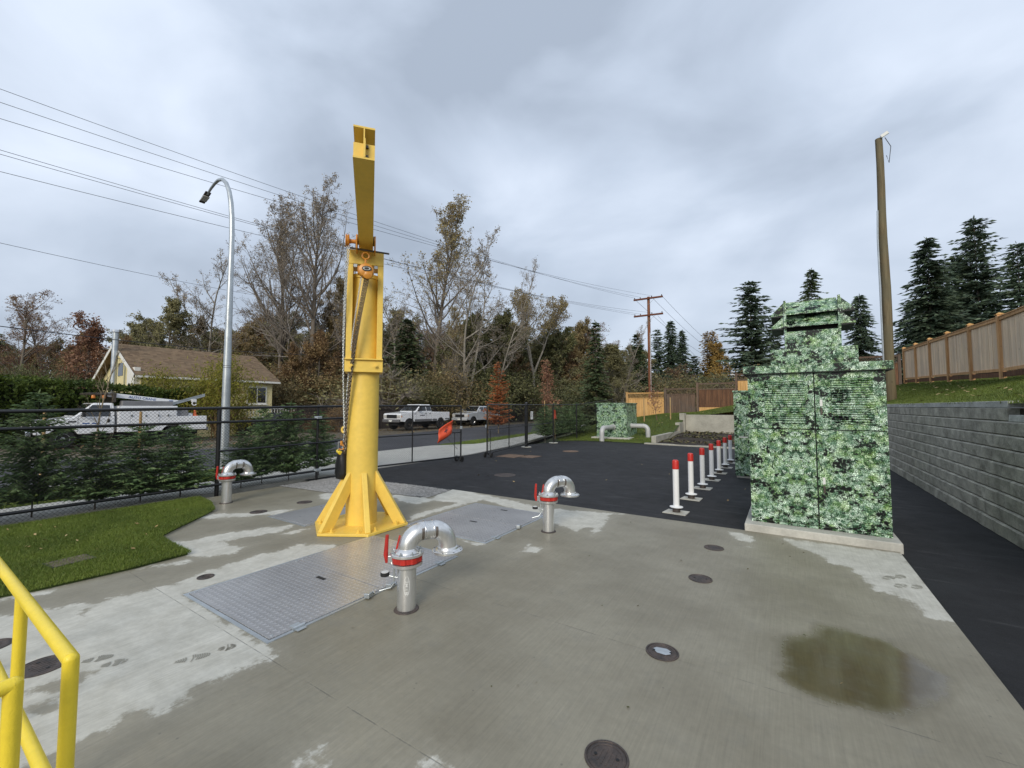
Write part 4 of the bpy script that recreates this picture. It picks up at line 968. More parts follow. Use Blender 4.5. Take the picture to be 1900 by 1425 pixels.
t = thing('side_cabinet', (-.95, 12.6, 0), 'narrow foliage-wrapped cabinet standing half hidden behind the large one', 'cabinet')
b = MB(); b.box(-1.17,.35,12.6,14.4,.03,2.22); b.build('carcass', M_wrap, t, bevel=.004)
b = MB(); b.box(-1.19,.37,12.57,14.43,2.22,2.26); b.build('roof', M_wrap, t)
b = MB(); b.box(-1.10,.28,12.575,12.6,.12,1.06); d = b.build('door', M_wrap, t, bevel=.003)
b = MB(); b.box(-1.10,.28,12.575,12.6,1.075,2.14); b.build('door', M_wrap, t, bevel=.003)
b = MB(); b.box(-1.06,-.86,12.555,12.57,1.03,1.055); b.build('hasp', M_label, t)
b = MB(); b.box(-1.14,.32,12.63,14.37,-.05,.03); b.build('plinth', M_pad, t)
# far cabinet with its two grey pipes
t = thing('far_cabinet', (-8.45, 24.4, 0), 'foliage-wrapped cabinet on the grass at the back of the yard', 'cabinet')
b = MB(); b.box(-9.55,-7.32,23.15,25.6,-.05,.10); b.build('plinth', M_pad, t, bevel=.02)
b = MB(); b.box(-9.34,-7.55,23.5,25.4,.10,2.0); b.build('carcass', M_wrap, t, bevel=.006)
b = MB(); b.box(-9.38,-7.51,23.46,25.44,2.0,2.06); b.build('roof', M_wrap, t, bevel=.006)
b = MB(); b.box(-9.28,-8.46,23.478,23.5,.16,1.95); b.build('door', M_wrap, t); b = MB(); b.box(-8.44,-7.61,23.478,23.5,.16,1.95); b.build('door', M_wrap, t)
def elbow(name, p0, d, L, drop, r, label):
    o = A3(*p0); d = A3(*d); e = o+d*L; RB = .26
    pts = [o, o+d*(L-RB)] + [e-d*RB+d*RB*math.sin(a)-A3(0,0,1)*RB*(1-math.cos(a)) for a in np.linspace(.15, math.pi/2, 8)] + [e-A3(0,0,drop)]
    t = thing(name, (e[0], e[1], e[2]-drop), label, 'pipe', 'grey vent pipes of the far cabinet')
    m = MB(); m.tube(pts, r, 20); m.build('bent_pipe', M_galv_pale, t, smooth=50)
    m = MB(); a, b_, d_ = MB.frame(d); m.lathe([(r+.005,0),(r+.03,.002),(r+.03,.03),(r+.005,.032)], o, np.stack([a, b_, d_], 1), 20); m.build('wall_flange', M_galv_pale, t, smooth=40)
    m = MB(); m.torus(o+d*(L-RB), r+.001, .012, np.stack([a, b_, d_], 1), 20, 6); m.build('joint_collar', M_galv_pale, t, smooth=40)
M_galv_pale = mat('pale_grey_duct', (.46, .46, .45), .5, .15, var=.12, scale=4)
elbow('vent_pipe', (-8.35,23.48,.68), (0,-1,0), 1.75, .70, .13, 'grey elbow pipe in front of the far foliage-wrapped cabinet')
elbow('vent_pipe', (-7.55,24.3,.74), (1,0,0), .95, .80, .13, 'grey elbow pipe out of the right side of the far cabinet')

# ---- block retaining wall
def make_wall():
    t = thing('block_wall', (2.64, 16, 0), 'long grey split-face block retaining wall on the right', 'retaining wall')
    H, L = .2055, .80; vars_ = []
    for s in range(4):
        rng = np.random.default_rng(40+s); mb = MB(); ny, nz = 5, 2
        ys = np.linspace(-L/2+.0008, L/2-.0008, ny+1); zs = np.array([0.004, .018, .105, H-.020, H-.002]); V = []; idx = {}
        for j, z in enumerate(zs):
            for i, y in enumerate(ys):
                e = (j in (0, 4)) or (i in (0, ny)); d = .022 if j in (0, 4) else (0 if i in (0, ny) else rng.uniform(-.009, .007))
                idx[i, j] = len(V); V.append((d, y, z))
        nb = len(V); V += [(.30, ys[0], zs[0]), (.30, ys[-1], zs[0]), (.30, ys[-1], zs[-1]), (.30, ys[0], zs[-1])]
        F = [(idx[i,j], idx[i,j+1], idx[i+1,j+1], idx[i+1,j]) for i in range(ny) for j in range(4)]
        F += [tuple([idx[i,4] for i in range(ny+1)]+[nb+2, nb+3])[::-1], tuple([idx[0,j] for j in range(5)]+[nb+3, nb]), tuple([idx[ny,j] for j in range(5)]+[nb+2, nb+1])[::-1]]
        mb.add(V, F); vars_.append(mb.build('block', M_block, t, local=True))
    cap = MB(); cap.loft([(-.02,-.399,0),(.30,-.399,0),(.30,.399,0),(-.02,.399,0)], [(-.012,-.397,.10),(.30,-.397,.10),(.30,.397,.10),(-.012,.397,.10)]); cap0 = cap.build('cap_block', M_cap, t, bevel=.008, local=True)
    used = set(); rng = random.Random(3)
    def put(src, x, y, z):
        o = src
        if src.name in used: o = src.copy(); COL.objects.link(o); o.parent = t
        used.add(src.name); o.location = (x-2.64, y-16, z); return o
    Y0, Y1 = 6.4, 24.4
    for c in range(9):
        off = (.4 if c % 2 else 0); y = Y0+off
        while y < Y1:
            if not (c == 8 and y < 9.30):
                o = put(vars_[rng.randrange(4)], 2.52+.027*c+rng.uniform(-.003,.003), y, c*H-.03)
            y += L
    y = Y0
    while y < Y1: 
        if y > 9.15 or True: put(cap0, 2.52+.235, y, (9 if y > 9.1 else 8)*H-.03)
        y += L
make_wall()
# earth backing behind the wall so the bank is closed
bk = MB(); bk.box(2.86,3.2,6.0,24.8,-.05,1.80); struct(bk.build('bank_fill', M_soil))

# ---- new cedar fence on the bank
def make_right_fence():
    t = thing('cedar_fence', (5.5, 23.5, 2.9), 'new cedar board fence climbing along the grassy bank on the right', 'fence')
    ys = [13.7+2.45*k for k in range(8)]; rng = random.Random(8)
    bd = MB(); bd.box(-.011,.011,-.070,.070,0,1); b0 = bd.build('board', M_cedar, t, local=True); first = [True]
    for a, b in zip(ys, ys[1:]):
        za, zb = float(zR(a)), float(zR(b)); n = 16; w = (b-a-.11)/n
        for k in range(n):
            y = a+.055+w*(k+.5); zg = za+(zb-za)*(y-a)/(b-a)
            o = b0 if first[0] else b0.copy()
            if not first[0]: COL.objects.link(o); o.parent = t
            first[0] = False
            o.location = (rng.uniform(-.004,.004)+(.006 if k % 2 else 0), y-23.5, zg+.27-2.9); o.scale = (1, w/.1405, 1.52+rng.uniform(-.006,.006))
        for dz, hh, x0, m in ((1.80,.09,-.035,M_cedarpost),(.26,.09,-.030,M_cedarpost),(.12,.15,-.02,M_cedard)):
            r = MB(); r.bar((5.5+x0,a+.05,za+dz),(5.5+x0,b-.05,zb+dz),.035,hh); r.build('rail', m, t)
        r = MB(); r.bar((5.49,a+.05,za+1.865),(5.49,b-.05,zb+1.865),.12,.03); r.build('top_cap', M_cedarpost, t)
    for y in ys:
        z = float(zR(y)); p = MB(); p.box(5.42,5.55,y-.06,y+.06,z-.3,z+1.93); ps = p.build('post', M_cedarpost, t, bevel=.004)
        p = MB(); p.box(5.40,5.57,y-.08,y+.08,z+1.93,z+1.955); p.lathe([(.11,1.955),(.02,2.0)], (5.485,y,z), rotm('Z', math.pi/4), 4); p.build('post_cap', M_cedaror, ps)
make_right_fence()

# ---- stepped lattice-top fence at the back
def make_back_fence():
    Y = 32.0
    secs = [(-10.15,-7.50,.96,2.88,M_cedaror,M_cedaror,.12,'bright new cedar lattice-top fence panel behind the far cabinet'),
            (-7.30,-5.35,1.30,3.14,M_cedarw,M_cedarw,0,'weathered grey lattice-top fence panel, second from the left'),
            (-5.12,-2.88,1.55,3.46,M_cedard,M_cedarw,.25,'reddish dark lattice-top fence panel above the concrete planter'),
            (-2.68,.0,1.95,4.02,M_cedaror,M_cedarw,.2,'highest stepped fence panel at the back, beside the large cabinet'),
            (.2,2.7,2.3,4.4,M_cedard,M_cedarw,.2,'back fence panel hidden partly behind the cabinet roof vent'),
            (2.9,5.4,2.6,4.75,M_cedard,M_cedarw,.2,'dark back fence panel meeting the new cedar fence by the bare pole')]
    for i, (x0,x1,zg,zt,mb_,ml,kick,label) in enumerate(secs):
        t = thing('lattice_fence_panel', ((x0+x1)/2, Y, zg), label, 'fence panel', 'stepped back fence')
        for k, px in enumerate((x0-.09, x1+.07)):
            if k == 1 and i < len(secs)-1: continue
            p = MB(); p.box(px-.07,px+.07,Y-.06,Y+.08,zg-.5,zt+.07); p.box(px-.09,px+.09,Y-.08,Y+.10,zt+.07,zt+.10); p.build('post', M_cedarw if i else M_cedaror, t, bevel=.006)
        zl = zt-.40; n = int((x1-x0)/.145); w = (x1-x0)/n; b = MB(); rng = random.Random(i)
        for k in range(n): d = rng.uniform(-.006,.006); b.box(x0+w*k+.004,x0+w*(k+1)-.004,Y-.02+d,Y+d,zg+kick*.9,zl)
        stuff(b.build('boards', mb_, t))
        l = MB(); W = x1-x0; s = -.34
        while s < W:
            a0, a1 = max(s, 0), min(s+.34, W)
            if a1-a0 > .03:
                for sg in (1, -1):
                    za = zl+.03+(a0-s); zb = zl+.03+(a1-s)
                    if sg < 0: za, zb = zt-.06-(a0-s), zt-.06-(a1-s)
                    l.bar((x0+a0,Y-.012*sg,za),(x0+a1,Y-.012*sg,zb),.010,.030,(0,1,0))
            s += .115
        stuff(l.build('lattice', ml, t))
        for z, h_ in ((zl,.07),(zt-.03,.07)):
            r = MB(); r.box(x0,x1,Y-.05,Y-.021,z-h_/2,z+h_/2); r.build('rail', ml, t)
        r = MB(); r.box(x0-.02,x1+.02,Y-.06,Y+.05,zt+.006,zt+.035); r.build('top_cap', ml, t)
        if kick: r = MB(); r.box(x0,x1,Y-.045,Y-.021,zg-.28,zg+kick); r.build('kick_board', M_cedaror, t)
make_back_fence()

# ---- concrete planter walls
t = thing('planter_wall', (-4, 27, 0), 'cast concrete planter wall, low wing and tall back, at the rear of the yard', 'concrete wall')
w = MB(); w.prism([(21.75,-.1),(27.3,-.1),(27.3,.36),(21.75,.36)], -5.75, -5.52, lambda y, z, x: (x, y, z)); w.build('low_wing', M_conc, t, bevel=.012)
w = MB(); w.prism([(27.303,-.1),(28.55,-.1),(28.55,.86),(27.303,.86)], -5.76, -5.50, lambda y, z, x: (x, y, z)); w.build('step_wing', M_conc, t, bevel=.012)
w = MB(); w.box(-5.76,-5.45,28.553,29.15,-.1,1.42); w.build('corner_pier', M_conc, t, bevel=.012)
w = MB(); w.box(-5.447,2.6,28.9,29.15,-.1,1.33); w.build('back_wall', M_conc, t, bevel=.012)
cb = MB(); cb.add([(-6.0,21.35,-.1),(2.6,20.6,-.1),(2.6,20.85,-.1),(-6.0,21.62,-.1),(-6.0,21.35,.035),(2.6,20.6,.035),(2.6,20.85,.035),(-6.0,21.62,.035)], [(0,3,2,1),(4,5,6,7),(0,1,5,4),(1,2,6,5),(2,3,7,6),(3,0,4,7)])
struct(cb.build('planter_kerb', M_conc, bevel=.01))
grid_mesh('planter_soil', -5.55, 2.6, 20.8, 28.95, .25, lambda X, Y: Y > 21.5-(X+5.5)*.085, lambda X, Y: .03+.20*sst((Y-22)/7)+.04*np.sin(X*2.1+1)*np.sin(Y*1.7), M_soil)
def litter(name, P, z, s, mat_, label, seed):
    rng = np.random.default_rng(seed); n = len(P); base = np.array([(-1,0,0),(-.2,-.5,0),(1,0,0),(-.2,.5,0)])
    a = rng.uniform(0,6.283,n); S = s*rng.uniform(.5,1.3,n); tl = rng.uniform(-.5,.5,(n,2))
    V = base[None]*S[:,None,None]; c, sn = np.cos(a)[:,None], np.sin(a)[:,None]
    X = V[...,0]*c-V[...,1]*sn; Yv = V[...,0]*sn+V[...,1]*c; Z = X*tl[:,:1]+Yv*tl[:,1:]; Z = Z-Z.min(1, keepdims=True)
    V = np.stack([X+P[:,0:1], Yv+P[:,1:2], Z+np.asarray(z)[:,None]], -1)
    o = np_mesh(name, V.reshape(-1,3), np.arange(4*n).reshape(-1,4), mat_); stuff(o); tag(o, label, 'leaves'); return o
p = scatter(2600, -5.4, 2.4, 22, 28.8, 21, lambda x, y: np.sin(x*1.9+y*1.3)+np.sin(y*2.3) > -.5)
litter('bed_litter', p, .06+.20*sst((p[:,1]-22)/7), .09, LF_bed, 'dead leaves and weeds over the dark planter soil', 22)

# ---- round lids, rectangular lids
def make_lid(x, y, r, label, bright=False, cat='valve lid'):
    t = thing('valve_lid', (x, y, 0), label, cat, 'cast iron lids in the ground'); z = .0 if y < 7.2 else -.022
    m = MB(); m.lathe([(r*1.13,0),(r*1.12,.006),(r*1.02,.007),(r*1.0,.002),(r*.5,.002)], (x,y,z+.0005), None, 32); m.build('ring', M_iron, t, smooth=30)
    m = MB(); m.lathe([(r*.97,.002),(r*.97,.0045),(r*.90,.0075),(r*.80,.0075),(r*.79,.0050),(r*.2,.0050)], (x,y,z), None, 32)
    for k in range(6): m.obox((x+(k-2.5)*r*.24, y, z+.0055), (r*.10, r*(1.2-.25*abs(k-2.5)), .003))
    ld = m.build('lid', M_iron, t, smooth=30)
    for sg in (-1,1):
        q = MB(); q.lathe([(r*.09,0),(r*.09,.001)], (x+sg*r*.55, y+sg*r*.1, z+.0078), None, 10); q.build('pick_hole', M_dark, ld)
    if bright:
        q = MB(); rr = random.Random(5); q.add([(x+r*.55*math.cos(a)*(.8+.4*rr.random()), y+r*.42*math.sin(a)*(.8+.4*rr.random()), z+.0085) for a in np.linspace(0,6.0,11)], [tuple(range(11))]); q.build('worn_patch', M_galv, ld)
make_lid(-.84,2.20,.102,'nearest iron valve lid at the bottom edge of the slab')
make_lid(-.83,3.34,.105,'iron valve lid with a worn bright patch left of the brown puddle',True)
make_lid(-.82,4.95,.105,'third iron valve lid on the slab from the camera')
make_lid(-.84,6.11,.105,'farthest iron valve lid on the right half of the slab')
make_lid(-4.46,.78,.125,'dark iron lid on the dry concrete behind the yellow handrail')
make_lid(-5.15,.62,.10,'small iron lid half hidden behind the handrail posts')
make_lid(-7.77,3.85,.12,'iron lid between the lawn tip and the small hatch')
make_lid(-7.81,4.71,.12,'iron lid just behind the small left hatch')
make_lid(-5.30,2.10,.07,'little iron plug left of the near hatch corner')
make_lid(-6.47,9.61,.26,'round iron manhole cover in the dark asphalt',False,'manhole cover')
for (x0,x1,y0,y1,lab) in ((-9.15,-8.35,13.0,13.9,'rusty rectangular cover plate in the asphalt by the gate'),(-8.30,-7.75,13.3,14.0,'smaller rusty cover plate in the asphalt, right of the larger one')):
    t = thing('cover_plate', ((x0+x1)/2,(y0+y1)/2,0), lab, 'cover plate', 'rusty plates in the asphalt')
    m = MB(); m.box(x0,x1,y0,y1,-.03,-.012); m.build('plate', M_rustlid, t); m = MB(); m.box(x0-.05,x1+.05,y0-.05,y0-.003,-.03,-.015); m.build('rim', M_iron, t)
t = thing('manhole_cover', (-7.6,16.2,0), 'flat rust-brown cover far out on the asphalt', 'cover plate'); m = MB(); m.lathe([(.33,-.03),(.33,-.013),(.30,-.012),(.05,-.012)], (-7.6,16.2,0), None, 28); m.build('lid', M_rustlid, t)
t = thing('meter_box', (-7.05,1.40,.03), 'brown plastic meter box set in the lawn', 'meter box')
m = MB(); m.obox((-7.05,1.40,.042), (.26,.34,.012), rotm('Z', .12)); mb_ = m.build('lid', M_brownlid, t, bevel=.008)
m = MB(); m.obox((-7.05,1.40,.040), (.30,.38,.012), rotm('Z', .12)); m.build('rim', M_plastic, t, bevel=.006)

# ---- yellow handrails in the left foreground
def make_rail(name, label, posts, rails, r=.0215):
    t = thing(name, (posts[0][0], posts[0][1], 0), label, 'handrail', 'yellow pipe handrails')
    for i, (x, y, h) in enumerate(posts):
        m = MB(); m.cyl((x,y,0),(x,y,h), r, n=28); ps = m.build('post', M_yel2, t, smooth=40)
        m = MB(); m.lathe([(r+.04,0),(r+.04,.01),(r+.003,.012)], (x,y,.001), None, 24); m.build('foot_flange', M_yel2, ps, smooth=40)
    for a, b in rails:
        m = MB(); m.cyl(a, b, r, n=28); m.build('rail', M_yel2, t, smooth=40)
    for (x, y, h) in (posts[0],):
        m = MB(); m.lathe([(r*.2,-r*1.01),(r*.8,-r*.6),(r*1.005,0),(r*.8,r*.62),(r*.2,r*1.0)], (x,y,h), None, 28); m.build('elbow', M_yel2, t, smooth=60)
make_rail('handrail', 'long yellow pipe handrail beside the lawn edge, left foreground', [(-2.035,.42,.985),(-2.90,.43,.98),(-3.75,.44,.98),(-4.6,.45,.98)],
          [((-2.035,.42,.985),(-4.6,.45,.985)), ((-2.035,.42,.49),(-4.6,.45,.49))])
make_rail('handrail', 'short yellow handrail end at the extreme lower left corner', [(-1.965,.285,1.0),(-1.96,-.9,.98)],
          [((-1.965,.285,1.0),(-1.96,-.9,1.0)), ((-1.965,.285,.50),(-1.96,-.9,.50))])
# ================================================================== CHAIN LINK FENCE AND GATES
def zg_f(y): return .0+.006*max(0, y-6)
def wire_mesh(p0, p1, z0a, z0b, h, pitch=.062, r=.0021):
    p0 = A3(*p0); p1 = A3(*p1); W = np.linalg.norm(p1-p0); d = (p1-p0)/W; A = []; B = []
    for sg in (1, -1):
        for s in np.arange(-h, W, pitch):
            a0, a1 = max(s, 0), min(s+h, W)
            if a1-a0 < .02: continue
            za, zb = a0-s, a1-s
            if sg < 0: za, zb = h-za, h-zb
            for (q, z, L_) in ((a0, za, A), (a1, zb, B)): L_.append((*(p0+d*q)[:2], z0a+(z0b-z0a)*q/W+z))
    n = len(A); rr = np.full(n, r); return seg_prisms(A, B, rr, rr, 3)
def add_fabric(t, segs):
    Vs, Fs, o = [], [], 0
    for s in segs:
        V, F = wire_mesh(*s); Vs.append(V); Fs.append(F+o); o += len(V)
    stuff(np_mesh('chain_link_mesh', np.concatenate(Vs), np.concatenate(Fs), M_black, parent=t))
def pipe_part(t, name, a, b, r, m=None): q = MB(); q.cyl(a, b, r, n=12); return q.build(name, m or M_black, t, smooth=40)
XF = -10.0
t = thing('chain_link_fence', (XF, 4.1, 0), 'black chain link fence along the lawn and young firs on the left', 'fence')
for y, r, h in ((-2.0,.032,1.76),(1.0,.032,1.76),(4.1,.040,1.79),(6.33,.030,1.84),(7.22,.055,1.92)):
    p = pipe_part(t, 'post', (XF,y,-.1), (XF,y,h), r); q = MB(); q.lathe([(r+.006,h),(r+.004,h+.02),(.01,h+.045)], (XF,y,0), None, 14); q.build('post_cap', M_black, p, smooth=40)
pipe_part(t, 'rail', (XF+.02,-2,1.71), (XF+.02,7.22,1.85), .029); pipe_part(t, 'rail', (XF+.04,-2,1.47), (XF+.04,7.22,1.53), .027)
pipe_part(t, 'rail', (XF+.04,-2,.20), (XF+.04,7.22,.225), .027); pipe_part(t, 'rail', (XF+.03,4.1,.905), (XF+.03,7.22,.93), .022)
for z in (1.56, .24):
    q = MB(); q.obox((XF+.03,6.33,z), (.10,.14,.07)); q.cyl((XF+.03,6.22,z), (XF+.03,6.32,z), .035, n=10); q.build('hinge_clamp', M_galv, t, bevel=.01)
add_fabric(t, [((XF,-2,0),(XF,7.2,0),.02,.06,1.74)])
t = thing('chain_link_fence', (XF, 20, 0), 'black chain link fence right of the gate, running behind the far cabinet', 'fence')
gp = (XF-.12, 16.8)
for x, y, r, h in ((gp[0],gp[1],.075,2.0),(-10.12,19.5,.034,1.97),(-10.12,22.4,.034,1.99),(-10.12,25.4,.034,2.05),(-10.12,28.4,.034,2.4)):
    z = float(max(0, bank_z(np.array(x), np.array(y)))) if y > 24 else 0
    p = pipe_part(t, 'post', (x,y,-.1), (x,y,h), r); q = MB(); q.lathe([(r+.008,h),(r+.004,h+.02),(.01,h+.05)], (x,y,0), None, 14); q.build('post_cap', M_black, p, smooth=40)
for y in (16.8, 19.5):
    f = MB(); f.prism([(-10.12+.25*math.cos(a), y+.22*math.sin(a)) for a in np.linspace(0,6.0,10)], -.06, -.005); f.build('footing', M_pad, t)
pipe_part(t, 'rail', (gp[0],16.8,1.93), (-10.12,22.4,1.96), .020); pipe_part(t, 'rail', (-10.12,22.4,1.96), (-10.12,28.4,2.35), .020); pipe_part(t, 'rail', (gp[0],16.8,.95), (-10.12,19.5,1.02), .017)
add_fabric(t, [((gp[0],16.8,0),(-10.12,22.4,0),.08,.10,1.86),((-10.12,22.4,0),(-10.12,28.4,0),.1,.45,1.86)])
t = thing('paper_notice', (-9.98,16.95,1.5), 'small white paper notice on the right gate post', 'notice'); m = MB(); m.box(-10.02,-10.015,17.02,17.24,1.25,1.62); m.build('sheet', M_paper, t)
m = MB(); 
for k in range(5): m.box(-10.0145,-10.014,17.05,17.05+.16*(.6+.4*((k*7) % 3)/2),1.56-.05*k,1.575-.05*k)
m.build('print_lines', M_decal, t)

def make_gate(name, a, b, zt, label, wheels, flag=False):
    a = A3(*a, 0); b = A3(*b, 0); d = (b-a)/np.linalg.norm(b-a); W = np.linalg.norm(b-a); t = thing(name, tuple(a), label, 'gate', 'two leaves of the driveway gate')
    nrm = A3(-d[1], d[0], 0); z0 = .13
    P = lambda s, z: a+d*s+A3(0,0,z)
    for s, r in ((0,.026),(W/2,.020),(W,.026)): pipe_part(t, 'stile', P(s,z0), P(s,zt), r)
    for z, r in ((z0,.024),(z0+(zt-z0)*.48,.018),(zt,.024)): pipe_part(t, 'rail', P(0,z), P(W,z), r)
    add_fabric(t, [(P(0,0),P(W,0),z0+.02,z0+.02,zt-z0-.03)])
    for s in wheels:
        for sg in (-1, 1):
            w = MB(); Mw = np.stack([d, A3(0,0,1), nrm], 1); c = P(s,.07)+nrm*sg*.13
            w.lathe([(.03,-.02),(.085,-.025),(.095,-.015),(.095,.015),(.085,.025),(.03,.02)], c, Mw, 18); wl = w.build('wheel', M_tyre, t, smooth=40)
            h = MB(); h.lathe([(.045,-.028),(.045,.028)], c, Mw, 12); h.build('hub', M_chrome if sg > 0 and len(wheels) == 1 and flag else M_black, wl)
        pipe_part(t, 'axle', P(s,.07)-nrm*.15, P(s,.07)+nrm*.15, .012); pipe_part(t, 'wheel_fork', P(s,.07), P(s,z0), .014)
    for s in (W*.93,):
        pipe_part(t, 'drop_rod', P(s,.12), P(s,.95), .011)
    q = MB(); q.obox(P(W-.02,1.12)+nrm*-.04, (.08,.05,.10)); q.build('latch', M_galv, t, bevel=.008)
    return t, P, nrm, W
g1, P1, n1, W1 = make_gate('gate_leaf', (-9.98,7.32), (-9.40,11.25), 1.86, 'left leaf of the black chain link driveway gate, behind the crane', [3.9], True)
g2, P2, n2, W2 = make_gate('gate_leaf', (-10.05,16.70), (-9.24,12.55), 1.92, 'right leaf of the black chain link driveway gate', [4.12])
def make_flag(P, n, s, z, sc, label):
    o = P(s, z); t = thing('warning_flag', tuple(o), label, 'flag', 'orange warning flags'); d = P(1,0)-P(0,0); m = MB(); N_ = 8; V = []
    for i in range(N_+1):
        for j in range(N_+1):
            u, v = i/N_-.5, j/N_-.5; p = o+d*(u*.60)*sc+A3(0,0,1)*((v*.46+u*.30)*sc)+n*(-.05+.025*math.sin(5*u+4*v)+.02*math.sin(9*v)); V.append(p)
    F = [(i*(N_+1)+j, (i+1)*(N_+1)+j, (i+1)*(N_+1)+j+1, i*(N_+1)+j+1) for i in range(N_) for j in range(N_)]
    m.add(V, F); fl = m.build('cloth', M_flag, t, smooth=60); md = fl.modifiers.new('thick', 'SOLIDIFY'); md.thickness = .003
    m = MB(); c = o-n*.062
    m.tube([c+d*.02*sc+A3(0,0,.10*sc), c+d*.0+A3(0,0,.02*sc), c+d*.06*sc+A3(0,0,-.10*sc)], .014*sc, 6); m.tube([c-d*.06*sc+A3(0,0,-.02), c+A3(0,0,.02), c+d*.08*sc+A3(0,0,.06)], .011*sc, 6); m.lathe([(.02*sc,-.01),(.028*sc,0),(.02*sc,.01)], c+d*.05*sc+A3(0,0,.14*sc), None, 10)
    m.build('printed_figure', M_decal, fl)
    m = MB(); m.tube([o-n*.05-A3(0,0,.25*sc)+d*.10*sc, o-n*.03+d*.55*sc-A3(0,0,.62*sc)], .006, 6); m.build('staff', M_decal, t)
make_flag(P1, n1*-1 if (n1@A3(-1,0,0)) > 0 and False else n1, 3.25, 1.02, 1.0, 'orange diamond flag hung on the left gate leaf')
t = thing('orange_marker', (-10.3,19.9,1.1), 'small crumpled orange flag in the firs right of the gate', 'flag')
m = MB(); rr = random.Random(4); V = [(-10.25+.05*rr.uniform(-1,1), 19.75+.10*i, 1.22+.14*j+.05*rr.uniform(-1,1)) for i in range(4) for j in range(4)]
m.add(V, [(i*4+j,(i+1)*4+j,(i+1)*4+j+1,i*4+j+1) for i in range(3) for j in range(3)]); m.build('cloth', M_flag, t, smooth=80)
m = MB(); m.tube([(-10.22,19.9,.15),(-10.24,19.9,1.3)], .008, 6); m.build('staff', M_stake, t)

# ================================================================== STREET LAMP, POLES, WIRES
t = thing('street_lamp', (-14.0,5.9,0), 'tall galvanised curved-arm street lamp behind the fence', 'street lamp')
m = MB(); pts = [(-14.0,5.9,-.1),(-14.0,5.9,3.5),(-14.0,5.9,6.6)]; rr_ = [.125,.098,.072]
for dx, z in ((.012,7.1),(.06,7.65),(.15,8.12),(.30,8.52),(.52,8.84),(.78,9.04),(1.06,9.10),(1.34,9.06),(1.60,8.97),(1.85,8.85)):
    pts.append((-14.0-dx,5.9,z)); rr_.append(.072-.040*dx/1.85)
m.tube(pts, rr_, 16); m.build('pole', M_galv, t, smooth=60)
e = pts[-1]; m = MB(); m.obox((e[0]-.16,5.9,e[2]-.06), (.55,.17,.045), rotm('Y', -.42)); hd = m.build('lamp_head', M_dkmetal, t, bevel=.02)
m = MB(); m.obox((e[0]-.17,5.9,e[2]-.10), (.28,.18,.02), rotm('Y', -.30)); m.build('lens', M_lamp, hd)
m = MB(); m.cyl((-14,5.9,-.02), (-14,5.9,.04), .20, n=20); m.build('base_flange', M_galv, t, smooth=30)
m = MB(); m.obox((-13.87,5.85,.55), (.02,.10,.16)); m.build('hand_hole', M_galv, t, bevel=.004)
for z in (3.0, 3.06): m = MB(); m.torus((-14,5.9,z), .103, .006, None, 20, 6); m.build('strap', M_dkmetal, t)

t = thing('bare_pole', (3.25,20.6,2.1), 'bare tapered timber pole standing on the bank without wires', 'pole')
m = MB(); zs = np.linspace(1.5, 12.0, 12); m.tube([(3.25+.012*math.sin(z*1.3),20.6+.01*math.sin(z),z) for z in zs], [.165-.055*(z-1.5)/10.5 for z in zs], 20); m.build('shaft', M_pole, t, smooth=50)
m = MB(); m.tube([(3.07,20.48,z) if z < 8.5 else (3.09+.02*(z-8.5),20.48,z) for z in np.linspace(1.8,9.2,8)], .028, 8); m.build('conduit', M_galv, t, smooth=40)
m = MB(); m.obox((3.40,20.45,12.05), (.24,.05,.12), rotm('Y', -.5)); m.build('top_tag', M_label, t, bevel=.01)
m = MB(); m.tube([(3.40,20.4,11.9),(3.55,20.38,11.5),(3.48,20.38,10.9),(3.42,20.4,11.2)], .012, 6); m.build('loose_cable', M_wire, t)

UP = A3(-11.0, 41.5, 0)
t = thing('utility_pole', (UP[0],UP[1],0), 'reddish wooden utility pole with two crossarms beyond the yard', 'utility pole')
m = MB(); m.tube([(UP[0],UP[1],z) for z in (-.2,4,8,12.6)], [.19,.17,.15,.13], 14); m.build('shaft', M_polered, t, smooth=50)
arms = []
for z in (12.4, 10.75):
    m = MB(); m.box(UP[0]-1.4,UP[0]+1.4,UP[1]-.26,UP[1]-.12,z-.07,z+.09); am = m.build('crossarm', M_crossarm, t, bevel=.01)
    for x in (-1.3,-.75,.0+.35,1.3):
        q = MB(); q.lathe([(.02,0),(.05,.04),(.035,.07),(.055,.10),(.02,.15)], (UP[0]+x,UP[1]-.19,z+.09), None, 10); q.build('insulator', M_dkmetal, am, smooth=50)
    for sg in (-1,1):
        q = MB(); q.bar((UP[0]+sg*.65,UP[1]-.2,z-.07),(UP[0],UP[1]-.15,z-.6),.03,.01); q.build('brace', M_galv, am)
m = MB(); m.tube([(UP[0]+.14,UP[1]-.16,z) for z in (0,5,9)], .03, 8); m.build('conduit', M_galv, t, smooth=40)
def wire(a, b, sag, r, label, grp='overhead lines'):
    a, b = A3(*a), A3(*b); m = MB(); n = 26
    m.tube([a+(b-a)*f-A3(0,0,1)*sag*4*f*(1-f) for f in np.linspace(0,1,n)], r, 5, caps=False)
    o = m.build('overhead_wire', M_wire, None, smooth=60); return tag(o, label, 'wire', grp)
def thru(x, y, z, a, f=1.28):     # carry a line from the pole through a point near the left of the street
    a = A3(*a); p = A3(x, y, z); return a+(p-a)*f
tops = [(-1.3,12.62,12.0,'highest overhead wire, running left from the upper crossarm'),(-.75,12.62,11.42,'second highest overhead wire from the upper crossarm'),(.35,12.62,10.62,'third overhead wire down, from the upper crossarm'),
        (-1.3,10.95,10.02,'upper wire of the close pair from the lower crossarm'),(-.75,10.95,9.76,'lower wire of the close pair from the lower crossarm'),(.35,10.95,8.98,'lowest wire carried by the lower crossarm')]
